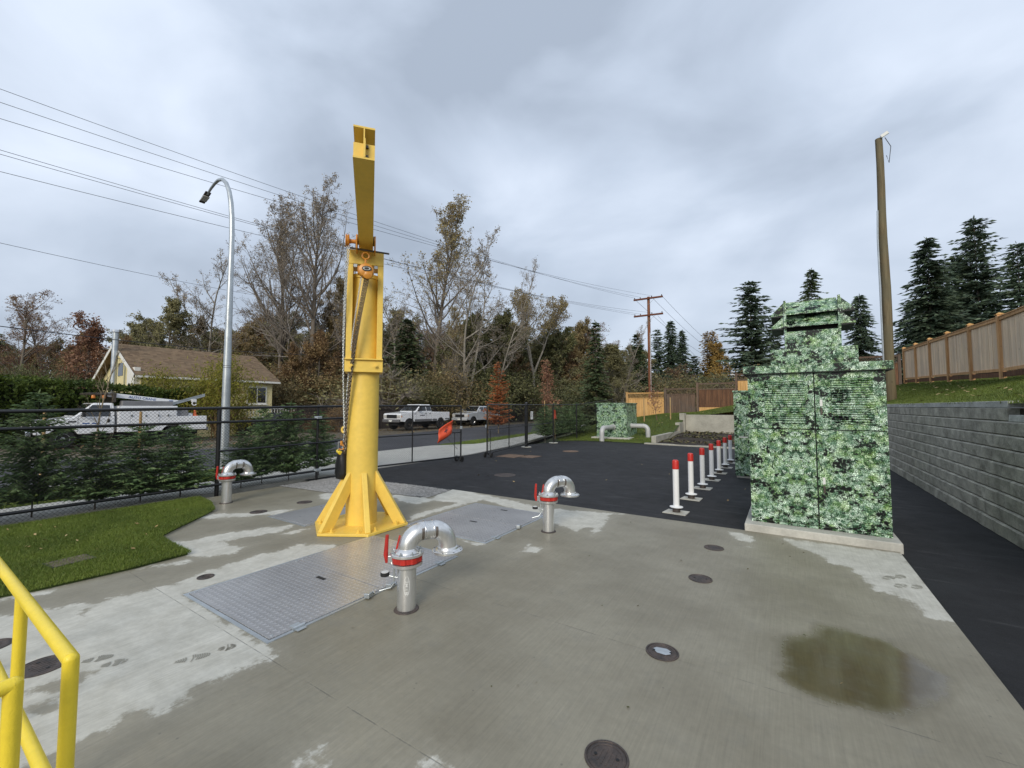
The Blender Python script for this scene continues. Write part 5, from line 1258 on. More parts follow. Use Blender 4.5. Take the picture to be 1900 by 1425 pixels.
for dx, z, zl, lab in tops:
    a = (UP[0]+dx, UP[1]-.19, z); b = thru(-20+dx*.6, 2.3, zl+.62, a); wire(a, b, .9, .0085, lab)
wire((-34,24,11.0), (-22,-4,7.6), .5, .009, 'single wire from the far left that ends behind the bare tree')
wire((-33.5,20,6.2), (-20.5,-3,4.6), .35, .017, 'thick black service cable passing low over the house roof')
FP = A3(-8.0, 92, 0)
for dx, z, zl, lab in ((-1.3,12.5,9.8,'wire running from the crossarm left end to the far pole'),(.35,12.5,9.9,'wire running from the crossarm centre to the far pole'),(1.3,12.5,10,'wire running from the crossarm right end to the far pole')):
    wire((UP[0]+dx,UP[1]-.19,z), (FP[0]+dx,FP[1],zl), 1.0, .014, lab, 'lines to the far pole')
wire((UP[0]+.9,UP[1]-.2,10.6), (UP[0]+7.5,UP[1]+3,2.2), .1, .011, 'guy wire slanting down from the lower crossarm')
t = thing('utility_pole', tuple(FP), 'distant thin pole with white transformer in front of the golden poplars', 'utility pole')
m = MB(); m.tube([FP+A3(0,0,z) for z in (0,10.3)], [.16,.12], 10); m.build('shaft', M_pole, t, smooth=50)
m = MB(); m.box(FP[0]-1.3,FP[0]+1.3,FP[1]-.1,FP[1]+.1,9.9,10.06); m.build('crossarm', M_crossarm, t)
m = MB(); m.lathe([(.28,7.2),(.30,7.3),(.30,8.4),(.22,8.5),(.1,8.7)], (FP[0]-.5,FP[1]-.2,0), None, 14); m.build('transformer', M_white, t, smooth=40)
m = MB(); m.tube([(FP[0],FP[1],5.7),(FP[0]-1.8,FP[1],6.7),(FP[0]-3.0,FP[1],7.0)], .06, 8); m.obox((FP[0]-3.4,FP[1],7.0),(.9,.3,.14)); m.build('lamp_arm', M_galv, t)

# ================================================================== VEHICLES  (local: x forward, y left, z up)
def text_mesh(txt, size, mat_, name, parent, M4):
    cu = bpy.data.curves.new('txt', 'FONT'); cu.body = txt; cu.size = size; cu.extrude = .002; cu.align_x = 'CENTER'; cu.align_y = 'CENTER'
    o = bpy.data.objects.new('txt', cu); COL.objects.link(o); dg = bpy.context.evaluated_depsgraph_get(); me = bpy.data.meshes.new_from_object(o.evaluated_get(dg))
    bpy.data.objects.remove(o); me.materials.clear(); me.materials.append(mat_); me.transform(M4); r = bpy.data.objects.new(name, me); r.parent = parent; COL.objects.link(r); return r
def lerp(a, b, f): return a+(b-a)*f
YZ = lambda x, z, y: (x, y, z)
def arch(xc, zc, r, zmin): a0 = math.asin((zmin-zc)/r); return [(xc+r*math.cos(a), zc+r*math.sin(a)) for a in np.linspace(math.pi-a0, a0, 12)]
def make_wheel(t, x, y, zc, r, w, rim, hubdark=False):
    sg = 1 if y > 0 else -1; M = np.stack([A3(1,0,0), A3(0,0,1), A3(0,1,0)*sg*1.0], 1)
    if sg > 0: M = np.stack([A3(1,0,0), A3(0,0,-1), A3(0,1,0)], 1)
    m = MB(); m.lathe([(r*.55,-w/2),(r*.9,-w/2),(r,-w*.35),(r,w*.35),(r*.92,w/2),(r*.62,w/2),(r*.58,w*.3)], (x,y,zc), M, 28); wl = m.build('wheel', M_tyre, t, smooth=40, local=True)
    m = MB(); m.lathe([(r*.60,w*.1),(r*.60,w*.36),(r*.55,w*.36),(r*.5,w*.22),(r*.2,w*.26),(r*.18,w*.40),(r*.05,w*.42)], (x,y,zc), M, 24); rm = m.build('rim', rim, wl, smooth=40, local=True)
    m = MB()
    for k in range(6): a = k*math.pi/3; m.lathe([(r*.09,0),(r*.09,.004)], (x+r*.36*math.cos(a), y+sg*w*.245, zc+r*.36*math.sin(a)), M, 8)
    m.build('rim_holes', M_plastic, wl, local=True)
def make_pickup(label, loc, rz, paint, lower, L=5.75, lift=0., cab=1.0, rimm=None, logo=False, grp='pickups parked along the far side of the road', crew=False):
    t = thing('pickup_truck', loc, label, 'pickup truck', grp, rz); zo = lift; r = .40+.03*(lift > .05); xf = L/2-.98; xr = xf-3.62; W = .98; zb = .52+zo
    cr = -.62 if not crew else -.85; ht = 1.92+zo; belt = 1.34+zo
    fr_ = [(cr,zb)]+arch(xr+99,0,1,.0)[:0]+[(xf-.62,zb)]+arch(xf,r,.50,zb)[0:12]+[(L/2-.12,zb+.05),(L/2-.03,zb+.30),(L/2-.02,1.10+zo),(L/2-.14,1.20+zo),(1.35,1.32+zo),(1.22,belt),(cr,belt)]
    lowz = .80+zo
    def split(poly, keep_low): return poly
    m = MB(); m.prism(fr_, -W, W, YZ); body = m.build('body', paint, t, bevel=.035, local=True)
    m = MB()
    for sg in (-1,1): m.box(cr+.02, xf-.54, sg*W+(-.002 if sg > 0 else -.014), sg*W+(.014 if sg > 0 else .002), zb+.015, zb+.20)
    m.build('rocker', lower, t, local=True)
    xa0, xa1, rx0, rx1 = 1.24, cr, .52, cr+.06
    m = MB(); m.loft([(xa0,-W+.03,belt),(xa0,W-.03,belt),(xa1,W-.03,belt),(xa1,-W+.03,belt)][::-1], [(rx0,-W+.20,ht),(rx0,W-.20,ht),(rx1,W-.20,ht),(rx1,-W+.20,ht)][::-1]); cabo = m.build('cab', paint, t, bevel=.05, local=True)
    def sy(z): return lerp(W-.03, W-.20, (z-belt)/(ht-belt))+.008
    wins = [[(1.04,belt+.05),(.60,ht-.10),(.05,ht-.10),(.05,belt+.05)], [(-.02,belt+.05),(-.02,ht-.10),(cr+.12,ht-.10),(cr+.08,belt+.05)]]
    for sg in (-1,1):
        for P in wins:
            m = MB(); m.add([(x, sg*sy(z), z) for x, z in P], [tuple(range(len(P)))]); m.build('side_window', M_glass, cabo, local=True)
        mm = MB(); mm.obox((.98, sg*(W+.13), belt+.13), (.10,.20,.24)); mm.bar((.98,sg*(W-.05),belt+.05),(.98,sg*(W+.1),belt+.08),.04,.04); mm.build('mirror', M_plastic if not rimm else paint, t, bevel=.02, local=True)
        for xd in ((.12, cr+.25) if not crew else (.12, -.72)):
            h = MB(); h.obox((xd, sg*(W+.012), belt-.18), (.16,.02,.04)); h.build('door_handle', M_plastic, body, bevel=.006, local=True)
        h = MB(); h.box(.02,.03,sg*W-.003,sg*W+.003,zb+.2,belt); h.box(1.14,1.15,sg*W-.003,sg*W+.003,zb+.2,belt); h.build('door_seam', M_plastic, body, local=True)
    def wpt(f, y): return (lerp(xa0,rx0,f)+.012, y, lerp(belt,ht,f)+.004)
    m = MB(); m.add([wpt(.08,-W+.13), wpt(.08,W-.13), wpt(.92,W-.24), wpt(.92,-W+.24)], [(0,1,2,3)]); m.build('windshield', M_glass, cabo, local=True)
    m = MB(); m.add([(cr-.004+.06*f, y, lerp(belt,ht,f)) for f, y in ((.15,-W+.2),(.15,W-.2),(.85,W-.3),(.85,-W+.3))], [(3,2,1,0)]); m.build('rear_window', M_glass, cabo, local=True)
    # bed
    bt = 1.28+zo; x0 = -L/2+.06; prof = [(x0,zb+.08)]+[]+arch(xr,r,.50,zb)[0:12]+[(cr-.03,zb),(cr-.03,bt),(x0,bt)]
    bd = MB()
    for sg in (-1,1): bd.prism(prof if sg > 0 else prof, sg*(W-.10), sg*(W-.005), YZ)
    bd.box(x0,cr-.03,-W+.1,W-.1,.78+zo,.82+zo); bd.box(cr-.09,cr-.03,-W+.1,W-.1,.82+zo,bt); bed = bd.build('bed', paint, t, bevel=.02, local=True)
    m = MB(); m.box(x0-.03,x0+.03,-W+.02,W-.02,zb+.22,bt-.01); m.build('tailgate', paint, t, bevel=.02, local=True)
    m = MB(); 
    for sg in (-1,1): m.box(xr+.50,cr-.05,sg*(W-.006)-.008,sg*(W-.006)+.008,zb+.01,zb+.20); m.box(x0+.02,xr-.52,sg*(W-.006)-.008,sg*(W-.006)+.008,zb+.10,zb+.22)
    m.build('bed_skirt', lower, bed, local=True)
    for sg in (-1,1):
        m = MB(); m.box(x0-.035,x0+.06,sg*(W-.09)-.07,sg*(W-.09)+.07,zb+.35,bt-.06); m.build('tail_lamp', M_redcap, t, local=True, bevel=.01)
    m = MB(); m.box(-L/2-.06,x0-.03,-W+.05,W-.05,zb+.02,zb+.20); m.build('rear_bumper', M_chrome, t, bevel=.03, local=True)
    m = MB(); m.box(L/2-.06,L/2+.12,-W+.03,W-.03,zb-.02,zb+.22); bp = m.build('front_bumper', lower, t, bevel=.05, local=True)
    m = MB(); m.box(L/2+.121,L/2+.128,-.17,.17,zb+.03,zb+.17); m.build('licence_plate', M_label, bp, local=True)
    m = MB(); m.box(L/2-.04,L/2+.005,-.58,.58,zb+.30,1.10+zo); gr = m.build('grille', M_plastic, t, local=True, bevel=.02)
    m = MB()
    for z in (.38,.50): m.box(L/2+.004,L/2+.02,-.56,.56,zb+z-.012,zb+z+.012)
    for y in np.linspace(-.42,.42,5): m.box(L/2+.003,L/2+.016,y-.01,y+.01,zb+.31,1.08+zo)
    m.build('grille_bars', M_chrome if rimm else M_plastic, gr, local=True)
    for sg in (-1,1):
        m = MB(); m.box(L/2-.12,L/2+.012,sg*.78-.17,sg*.78+.17,zb+.34,1.08+zo); m.build('headlight', M_lamp, t, bevel=.03, local=True)
        m = MB(); m.box(L/2-.22,L/2-.10,sg*.93-.055,sg*.93+.055,zb+.36,1.04+zo); m.build('turn_signal', M_amber, t, bevel=.02, local=True)
        for xx in (xf, xr): make_wheel(t, xx, sg*(W-.12), r, r, .26, rimm or M_dkmetal)
        m = MB(); m.prism(arch(xf,r,.505,zb)+arch(xf,r,.46,zb)[::-1], sg*(W-.25), sg*(W+.012), YZ); m.build('wheel_lip', M_plastic, body, local=True)
    m = MB(); m.box(-L/2+.2,L/2-.2,-.5,.5,.30+zo*.6,zb+.02); m.build('chassis', M_plastic, t, local=True)
    if logo:
        m = MB(); 
        for k, (w_, hh) in enumerate(((.10,.10),(.13,.07),(.08,.10),(.12,.06))): m.box(.25+k*.13,.25+k*.13+w_,W-.001,W+.004,belt-.36,belt-.36+hh)
        m.build('door_logo', M_decal, body, local=True)
        m = MB(); m.box(1.22,1.42,W-.001,W+.004,belt-.22,belt-.17); m.build('fender_badge', M_decal, body, local=True)
    return t
make_pickup('white lifted pickup with grey lower sides parked across the road', (-26.0,25.55,0), R(-90), M_carw, M_cargrey, lift=.12, logo=True)
make_pickup('silver pickup parked behind the white one, half behind the gate', (-27.0,34.9,0), R(-90), M_cars, M_cars, L=5.6, rimm=M_chrome, crew=True)

def make_service_truck():
    L = 6.5; t = thing('service_truck', (-28.0,7.18,0), 'white utility truck with a small crane boom in front of the hedge', 'truck', None, R(-90)); W = 1.0; zb = .58; belt = 1.38; ht = 2.02; xf = L/2-1.0; r = .40; cr = .55
    fr_ = [(cr,zb),(xf-.62,zb)]+arch(xf,r,.50,zb)+[(L/2-.12,zb+.03),(L/2-.02,zb+.28),(L/2-.03,1.10),(L/2-.16,1.22),(2.05,1.34),(1.92,belt),(cr,belt)]
    m = MB(); m.prism(fr_, -W, W, YZ); body = m.build('body', M_carw, t, bevel=.04, local=True)
    m = MB(); m.loft([(1.94,-W+.03,belt),(1.94,W-.03,belt),(cr,W-.03,belt),(cr,-W+.03,belt)][::-1], [(1.28,-W+.18,ht),(1.28,W-.18,ht),(cr+.03,W-.18,ht),(cr+.03,-W+.18,ht)][::-1]); cab = m.build('cab', M_carw, t, bevel=.05, local=True)
    for sg in (-1,1):
        sy = lambda z: lerp(W-.03, W-.18, (z-belt)/(ht-belt))+.008
        P = [(1.74,belt+.04),(1.33,ht-.10),(.72,ht-.10),(.70,belt-.02)]
        m = MB(); m.add([(x, sg*sy(z), z) for x, z in P], [(0,1,2,3)]); m.build('side_window', M_glass, cab, local=True)
        m = MB(); m.obox((1.66,sg*(W+.16),belt+.16),(.10,.20,.34)); m.bar((1.66,sg*(W-.05),belt+.02),(1.66,sg*(W+.12),belt+.05),.05,.05); m.build('mirror', M_plastic, t, bevel=.02, local=True)
        m = MB(); m.obox((.78,sg*(W+.012),belt-.20),(.10,.02,.14)); m.build('door_handle', M_plastic, body, local=True)
        m = MB(); m.box(1.80,1.81,sg*W-.003,sg*W+.003,zb+.1,belt); m.build('door_seam', M_plastic, body, local=True)
        m = MB(); m.obox((2.72,sg*(W+.004),1.02),(.07,.012,.05)); m.build('side_marker', M_redcap, body, local=True)
        m = MB(); m.obox((2.0,sg*(W+.006),1.16),(.26,.014,.06)); m.build('fender_vent', M_plastic, body, local=True)
        m = MB(); m.box(L/2-.12,L/2+.012,sg*.80-.16,sg*.80+.16,zb+.30,1.08); m.build('headlight', M_lamp, t, bevel=.03, local=True)
        for xx in (xf, -1.75): make_wheel(t, xx, sg*(W-.14), r, r, .28, M_galv)
    m = MB(); m.add([(lerp(1.94,1.28,f)+.012,y,lerp(belt,ht,f)+.004) for f, y in ((.08,-W+.13),(.08,W-.13),(.92,W-.24),(.92,-W+.24))], [(0,1,2,3)]); m.build('windshield', M_glass, cab, local=True)
    m = MB(); m.box(L/2-.04,L/2+.006,-.60,.60,zb+.30,1.10); m.build('grille', M_plastic, t, local=True)
    m = MB(); m.box(L/2-.05,L/2+.14,-W+.02,W-.02,zb-.06,zb+.20); m.build('front_bumper', M_chrome, t, bevel=.05, local=True)
    m = MB(); m.box(L/2-.02,L/2+.10,-W+.08,W-.08,zb-.24,zb-.07); m.build('air_dam', M_cargrey, t, bevel=.03, local=True)
    for k, (w_, x_) in enumerate(((.30,1.05),(.24,1.42))):
        m = MB(); m.box(x_,x_+w_,W-.001,W+.003,belt-.34,belt-.29); m.box(x_+.03,x_+w_-.04,W-.001,W+.003,belt-.42,belt-.38); m.build('door_lettering', M_blue, body, local=True)
    # service body
    x0, x1 = -L/2, .45
    prof = [(-2.15,zb-.06)]; low = [(x0+.0,.62),(-2.27,.62)]+arch(-1.75,r,.52,.62)+[(x1,.62),(x1,1.88),(-1.9,1.88),(-1.9,1.34),(x0,1.34)]
    sb = MB()
    for sg in (-1,1): sb.prism(low, sg*.56, sg*1.04, YZ)
    sb.box(x0,x1,-.56,.56,.80,.90); sb.box(x1-.05,x1,-.56,.56,.9,1.88); sbo = sb.build('service_body', M_carw, t, bevel=.015, local=True)
    for sg in (-1,1):
        for (a, b, z0, z1) in ((-.0,.40,.70,1.82),(-1.15,-.04,.98,1.82),(-1.15,-.04,.68,.94) if False else (-1.85,-1.19,1.38,1.82),(-2.30-.95,-2.32,.70,1.28),(-1.15,-.04,.70,.95)):
            d = MB(); d.box(a,b,sg*1.04-.004,sg*1.04+.012,z0,z1); dd = d.build('compartment_door', M_carw, sbo, local=True, bevel=.006)
        for x_ in (-.05,-.6,-1.1,-1.5): h = MB(); h.obox((x_,sg*1.065,1.40),(.06,.03,.10)); h.build('latch', M_chrome, sbo, local=True)
    m = MB(); m.box(-1.7,.30,.58,1.02,1.883,2.13); m.build('side_bin', M_deckgrey, t, local=True, bevel=.01)
    m = MB(); m.box(-2.42,-1.92,-.50,.95,1.343,1.80); m.build('compressor', M_deckgrey, t, local=True, bevel=.02)
    m = MB(); m.box(x0-.12,x0-.003,-1.0,1.0,.55,.72); m.build('rear_bumper', M_deckgrey, t, local=True, bevel=.02)
    # light bar and boom rack
    m = MB(); m.box(.50,.62,-.85,.85,2.05,2.42); m.box(.48,1.45,-.80,.80,2.42,2.50); m.build('headache_rack', M_dkmetal, t, local=True, bevel=.01)
    for x_ in (1.28,.92):
        m = MB(); m.lathe([(.07,2.24),(.075,2.25),(.07,2.38),(.05,2.41)], (x_,.7,0), None, 14); m.build('beacon', M_amber, t, local=True, smooth=40)
    a, b = A3(.75,.55,2.42), A3(-2.05,.60,2.08)
    m = MB(); m.bar(a, b, .16, .20); bo = m.build('crane_boom', M_carw, t, local=True, bevel=.015)
    d = (b-a)/np.linalg.norm(b-a); ang = math.atan2(-(b[2]-a[2]), a[0]-b[0])
    M4 = Matrix.Translation((-.80,.672,2.262)) @ Matrix.Rotation(-.0-0.1210+.0, 4, 'Y') @ Matrix.Rotation(math.pi, 4, 'Z') @ Matrix.Rotation(math.pi/2, 4, 'X')
    M4 = Matrix.Translation((-.55,.664,2.258)) @ Matrix.Rotation(-.121, 4, 'Y') @ Matrix(((-1,0,0,0),(0,0,1,0),(0,1,0,0),(0,0,0,1)))
    text_mesh('AUTO CRANE', .175, M_blue, 'boom_lettering', bo, M4)
    m = MB(); m.obox((-1.72,.684,2.12),(.16,.012,.10)); m.build('boom_badge', M_blue, bo, local=True)
    m = MB(); m.lathe([(.14,1.80),(.14,2.16),(.10,2.2)], (-1.75,.55,0), None, 14); m.build('boom_pedestal', M_dkmetal, t, local=True)
    a, b = A3(-1.75,.70,1.98), A3(-3.25,.70,2.48); jb = MB()
    for dz in (-.05,.07): jb.bar(a+A3(0,0,dz), b+A3(0,0,dz), .05, .035)
    for f in np.linspace(.06,.97,9): p = a+(b-a)*f; jb.bar(p+A3(0,0,-.05), p+A3(0,0,.07), .03, .025)
    jb.bar(a, b, .02, .10); jb.build('ladder_jib', M_galv, t, local=True)
    m = MB(); m.torus((-2.75,.75,2.02), .10, .028, np.stack([A3(1,0,0),A3(0,0,1),A3(0,1,0)],1), 14, 8, R(-160), R(150)); m.obox((-2.72,.75,2.18),(.2,.16,.14)); m.build('load_hook', M_white, t, local=True)
    m = MB(); m.lathe([(.16,1.345),(.16,1.37),(.085,1.375),(.03,1.70),(.01,1.70)], (-2.8,.72,0), None, 14); cn = m.build('stored_cone', M_cone, t, local=True, smooth=40)
    m = MB(); m.lathe([(.066,1.47),(.05,1.56)], (-2.8,.72,0), None, 14); m.build('cone_band', M_white, cn, local=True, smooth=40)
    m = MB(); m.obox((-2.55,.70,1.42),(.22,.3,.14)); m.build('white_case', M_white, t, local=True, bevel=.02)
    m = MB(); m.box(-L/2+.2,L/2-.3,-.45,.45,.36,.62); m.build('chassis', M_plastic, t, local=True)
make_service_truck()

# ================================================================== HOUSE
def make_house():
    t = thing('cream_house', (-38,14,0), 'cream bungalow with a brown shingle roof behind the hedge', 'house')
    xe, xr, xb = -34.6, -39.0, -43.4; y0, y1 = 9.75, 18.1; ze, zr = 3.95, 6.25
    m = MB(); m.prism([(xe-.4,-.3),(xe-.4,ze-.05),(xr,zr-.25),(xb+.4,ze-.05),(xb+.4,-.3)], y0, y1, lambda x, z, y: (x, y, z)); wl = m.build('wall', M_house, t)
    for a, b in ((xe, xr), (xb, xr)):
        m = MB(); sg = 1 if a > b else -1
        m.add([(a,y0-.45,ze-.06),(a,y1+.45,ze-.06),(b,y1+.45,zr),(b,y0-.45,zr),(a,y0-.45,ze-.24),(a,y1+.45,ze-.24),(b,y1+.45,zr-.18),(b,y0-.45,zr-.18)], [(0,1,2,3),(7,6,5,4),(0,4,5,1),(3,2,6,7),(0,3,7,4),(1,5,6,2)])
        m.build('roof_slope', M_shingle, t)
        m = MB(); m.bar((a,y0-.47,ze-.16),(b,y0-.47,zr-.09),.03,.24); m.build('barge_board', M_trim, t)
    m = MB(); m.box(xe-.02,xe+.08,y0-.4,y1+.4,ze-.24,ze-.10); m.build('gutter', M_trim, t)
    # street window
    yw = 17.0; m = MB(); m.box(xe-.402,xe-.34,yw-.85,yw+.65,2.05,3.45); wf = m.build('window', M_trim, t)
    for a, b in ((yw-.75,yw-.12),(yw-.04,yw+.55)):
        m = MB(); m.box(xe-.341,xe-.325,a,b,2.17,3.33); m.build('pane', M_glass, wf)
    m = MB(); m.box(xe-.40,xe-.28,yw-.9,yw+.7,1.97,2.05); m.build('sill', M_trim, wf)
    m = MB(); m.box(xr-.5,xr+.5,y0-.02,y0+.02,4.0,4.9); m.build('gable_window', M_glass, t)
    m = MB(); m.tube([(-37.9,y0-.62,2.4),(-37.9,y0-.62,6.85)], .17, 14); fl = m.build('flue', M_galv, t, smooth=40)
    m = MB(); m.lathe([(.19,6.85),(.24,6.88),(.24,7.02),(.10,7.08)], (-37.9,y0-.62,0), None, 14); m.build('flue_cap', M_chrome, fl, smooth=40)
    for z in (5.1,): m = MB(); m.bar((-37.9,y0-.62,z),(-37.9,y0,z),.04,.04); m.build('flue_bracket', M_galv, fl)
    m = MB(); m.box(-36.5,-35.1,y0-.30,y0-.003,3.3,4.4); m.build('gable_panel', M_trim, t)
make_house()
t = thing('porch_railing', (-33.4,17.6,0), 'white picket porch railing below the house window', 'railing')
m = MB(); m.box(-33.45,-33.35,15.2,20.2,1.66,1.74); m.box(-33.43,-33.37,15.2,20.2,1.02,1.08); m.build('rail', M_trim, t)
m = MB()
for y in np.arange(15.3,20.2,.22): m.box(-33.43,-33.38,y-.03,y+.03,1.08,1.66)
stuff(m.build('balusters', M_trim, t))
m = MB(); m.box(-33.9,-33.5,15.0,20.4,-.3,1.0); m.build('skirting', M_oldfence, t)
# old dark fence behind the pickups
t = thing('old_board_fence', (-29.5,30,0), 'old dark board fence behind the parked pickups', 'fence')
yy = 17.0; k = 0
while yy < 50:
    x = -29.6-.10*max(0, yy-33)
    m = MB()
    for j in range(16): m.box(x-.012,x+.012,yy+.15*j+.006,yy+.15*(j+1)-.006,-.2,1.82+.04*((j*7+k*3) % 5)/5)
    stuff(m.build('board_panel', M_oldfence, t)); m = MB(); m.box(x-.03,x+.1,yy-.06,yy+.06,-.2,2.0); m.build('post', M_oldfence, t)
    m = MB(); m.box(x+.013,x+.05,yy,yy+2.4,1.55,1.65); m.build('rail', M_oldfence, t)
    yy += 2.4; k += 1
# ================================================================== VEGETATION
def leaf_quads(rng, P, size, aspect=.6, flat=0.0, dirs=None):
    n = len(P); D = rng.normal(size=(n,3)) if dirs is None else dirs+rng.normal(size=(n,3))*.35
    D[:,2] *= (1-flat); D /= np.maximum(np.linalg.norm(D,axis=1,keepdims=True),1e-6)
    U = rng.normal(size=(n,3)); U[:,2] += flat*3; S = np.cross(D,U); S /= np.maximum(np.linalg.norm(S,axis=1,keepdims=True),1e-6)
    L = size*rng.uniform(.6,1.3,(n,1)); W = L*aspect
    V = np.stack([P, P+D*L*.5+S*W*.5, P+D*L, P+D*L*.5-S*W*.5],1).reshape(-1,3)
    return V, np.arange(4*n).reshape(-1,4)
def vadd(a,b): return (a[0]+b[0],a[1]+b[1],a[2]+b[2])
def vmul(a,k): return (a[0]*k,a[1]*k,a[2]*k)
def vnorm(a):
    l = math.sqrt(a[0]*a[0]+a[1]*a[1]+a[2]*a[2]) or 1e-9; return (a[0]/l,a[1]/l,a[2]/l)
def decid(seed, H, r0, cb=.25, spread=.26, limbs=20, nb=7, ntw=6, nfine=3, leafn=3000, leafs=.16, leafm=None, twigm=None, bark=None, ang=(48,45,48,45), trop=(.0,.10,.05,.02,.0), top=.62, lean=0, forks=0, leaftop=None, twr=.011, clumpy=.0):
    rng = random.Random(seed); thick = []; thin = []; tips = []
    NS = (11,7,5,3,2); WB = (.05,.10,.14,.18,.2); cnt = (limbs,nb,ntw,nfine)
    def grow(p, d, L, r, lev, f0=0):
        n = NS[lev]; step = L/n; w = WB[lev]; per = 0 if lev > 3 else cnt[lev]
        start = cb if lev == 0 else .22; acc = rng.random()
        for i in range(n):
            d = vnorm((d[0]+rng.gauss(0,w), d[1]+rng.gauss(0,w), d[2]+rng.gauss(0,w*.6)+trop[lev]))
            q = vadd(p, vmul(d, step)); ra = max(r*(1-.86*i/n), twr*.5); rb = max(r*(1-.86*(i+1)/n), twr*.45)
            (thick if lev < 2 else thin).append((p, q, ra, rb))
            fr0, fr1 = i/n, (i+1)/n
            if per and fr1 > start:
                acc += per/n/(1-start)*.98*(min(1, (fr1-start)*n) if lev == 0 else 1)
                while acc >= 1:
                    acc -= 1; ff = rng.random(); b = vadd(p, vmul(d, step*ff)); fr_ = fr0+(fr1-fr0)*ff
                    a = R(ang[lev]*rng.uniform(.7,1.25)*((1.25-.75*(fr_-cb)/(1-cb)) if lev == 0 else 1)); az = rng.uniform(0, 6.283)
                    ax = vnorm((d[1]+.01*rng.random(), -d[0], .3*rng.gauss(0,1))) if abs(d[2]) < .9 else (1,0,0)
                    e1 = vnorm((ax[1]*d[2]-ax[2]*d[1], ax[2]*d[0]-ax[0]*d[2], ax[0]*d[1]-ax[1]*d[0])); e2 = (d[1]*e1[2]-d[2]*e1[1], d[2]*e1[0]-d[0]*e1[2], d[0]*e1[1]-d[1]*e1[0])
                    cd = tuple(d[k]*math.cos(a)+(e1[k]*math.cos(az)+e2[k]*math.sin(az))*math.sin(a) for k in range(3))
                    if lev == 0:
                        f = (fr_-cb)/(1-cb); cl = H*spread*((1-f)*(1-top)+top)*rng.uniform(.7,1.2)*(.85+.35*math.sin(math.pi*min(1,f*1.15+.12)))
                        cr = r0*.42*(1-.6*f)*rng.uniform(.7,1.1)
                    else:
                        cl = L*(1-.55*fr_)*rng.uniform(.32,.60); cr = ra*rng.uniform(.45,.65)
                    grow(b, cd, cl, cr, lev+1)
            p = q
        if lev >= 3: tips.append((p, d))
    d0 = vnorm((lean*rng.uniform(-1,1), lean*rng.uniform(-1,1), 1))
    if forks:
        pf = (0,0,H*cb*.9); thick.append(((0,0,-.3), pf, r0, r0*.9))
        for k in range(forks):
            a = 6.283*k/forks+rng.random(); grow(pf, vnorm((.33*math.cos(a), .33*math.sin(a), 1)), H*(1-cb*.9)*rng.uniform(.85,1.05), r0*.7, 0)
    else: grow((0,0,-.3), d0, H*.84+.3, r0, 0)
    nr = np.random.default_rng(seed)
    def arr(L): return [np.array([s[i] for s in L], float) for i in range(4)]
    V0, F0 = seg_prisms(*arr(thick), n=6)
    V1, F1 = seg_prisms(*arr(thin), n=3)
    T = np.array([t[0] for t in tips]); TD = np.array([t[1] for t in tips])
    if leafn:
        w = np.ones(len(T))
        if leaftop is not None: w = np.clip((T[:,2]/H-leaftop[0])/(leaftop[1]-leaftop[0]), .03, 1)
        if clumpy: w = w*np.clip(.6+np.sin(T[:,0]*2.7+seed)+np.sin(T[:,1]*2.9)+np.sin(T[:,2]*2.3), .05, None)**clumpy
        ii = nr.choice(len(T), leafn, p=w/w.sum()); P = T[ii]-TD[ii]*nr.uniform(0,.5,(leafn,1))+nr.normal(size=(leafn,3))*.10
        V2, F2 = leaf_quads(nr, P, leafs)
        Vc = np.concatenate([V1,V2]); Fc = np.concatenate([F1,F2+len(V1)]); mi = np.concatenate([np.zeros(len(F1)),np.ones(len(F2))])
    else: Vc, Fc, mi = V1, F1, np.zeros(len(F1))
    return dict(H=max(float(T[:,2].max()), .1), parts=[('trunk', V0, F0, [bark or M_bark], None), ('crown', Vc, Fc, [twigm or M_twig, leafm or LF_olive], mi)])
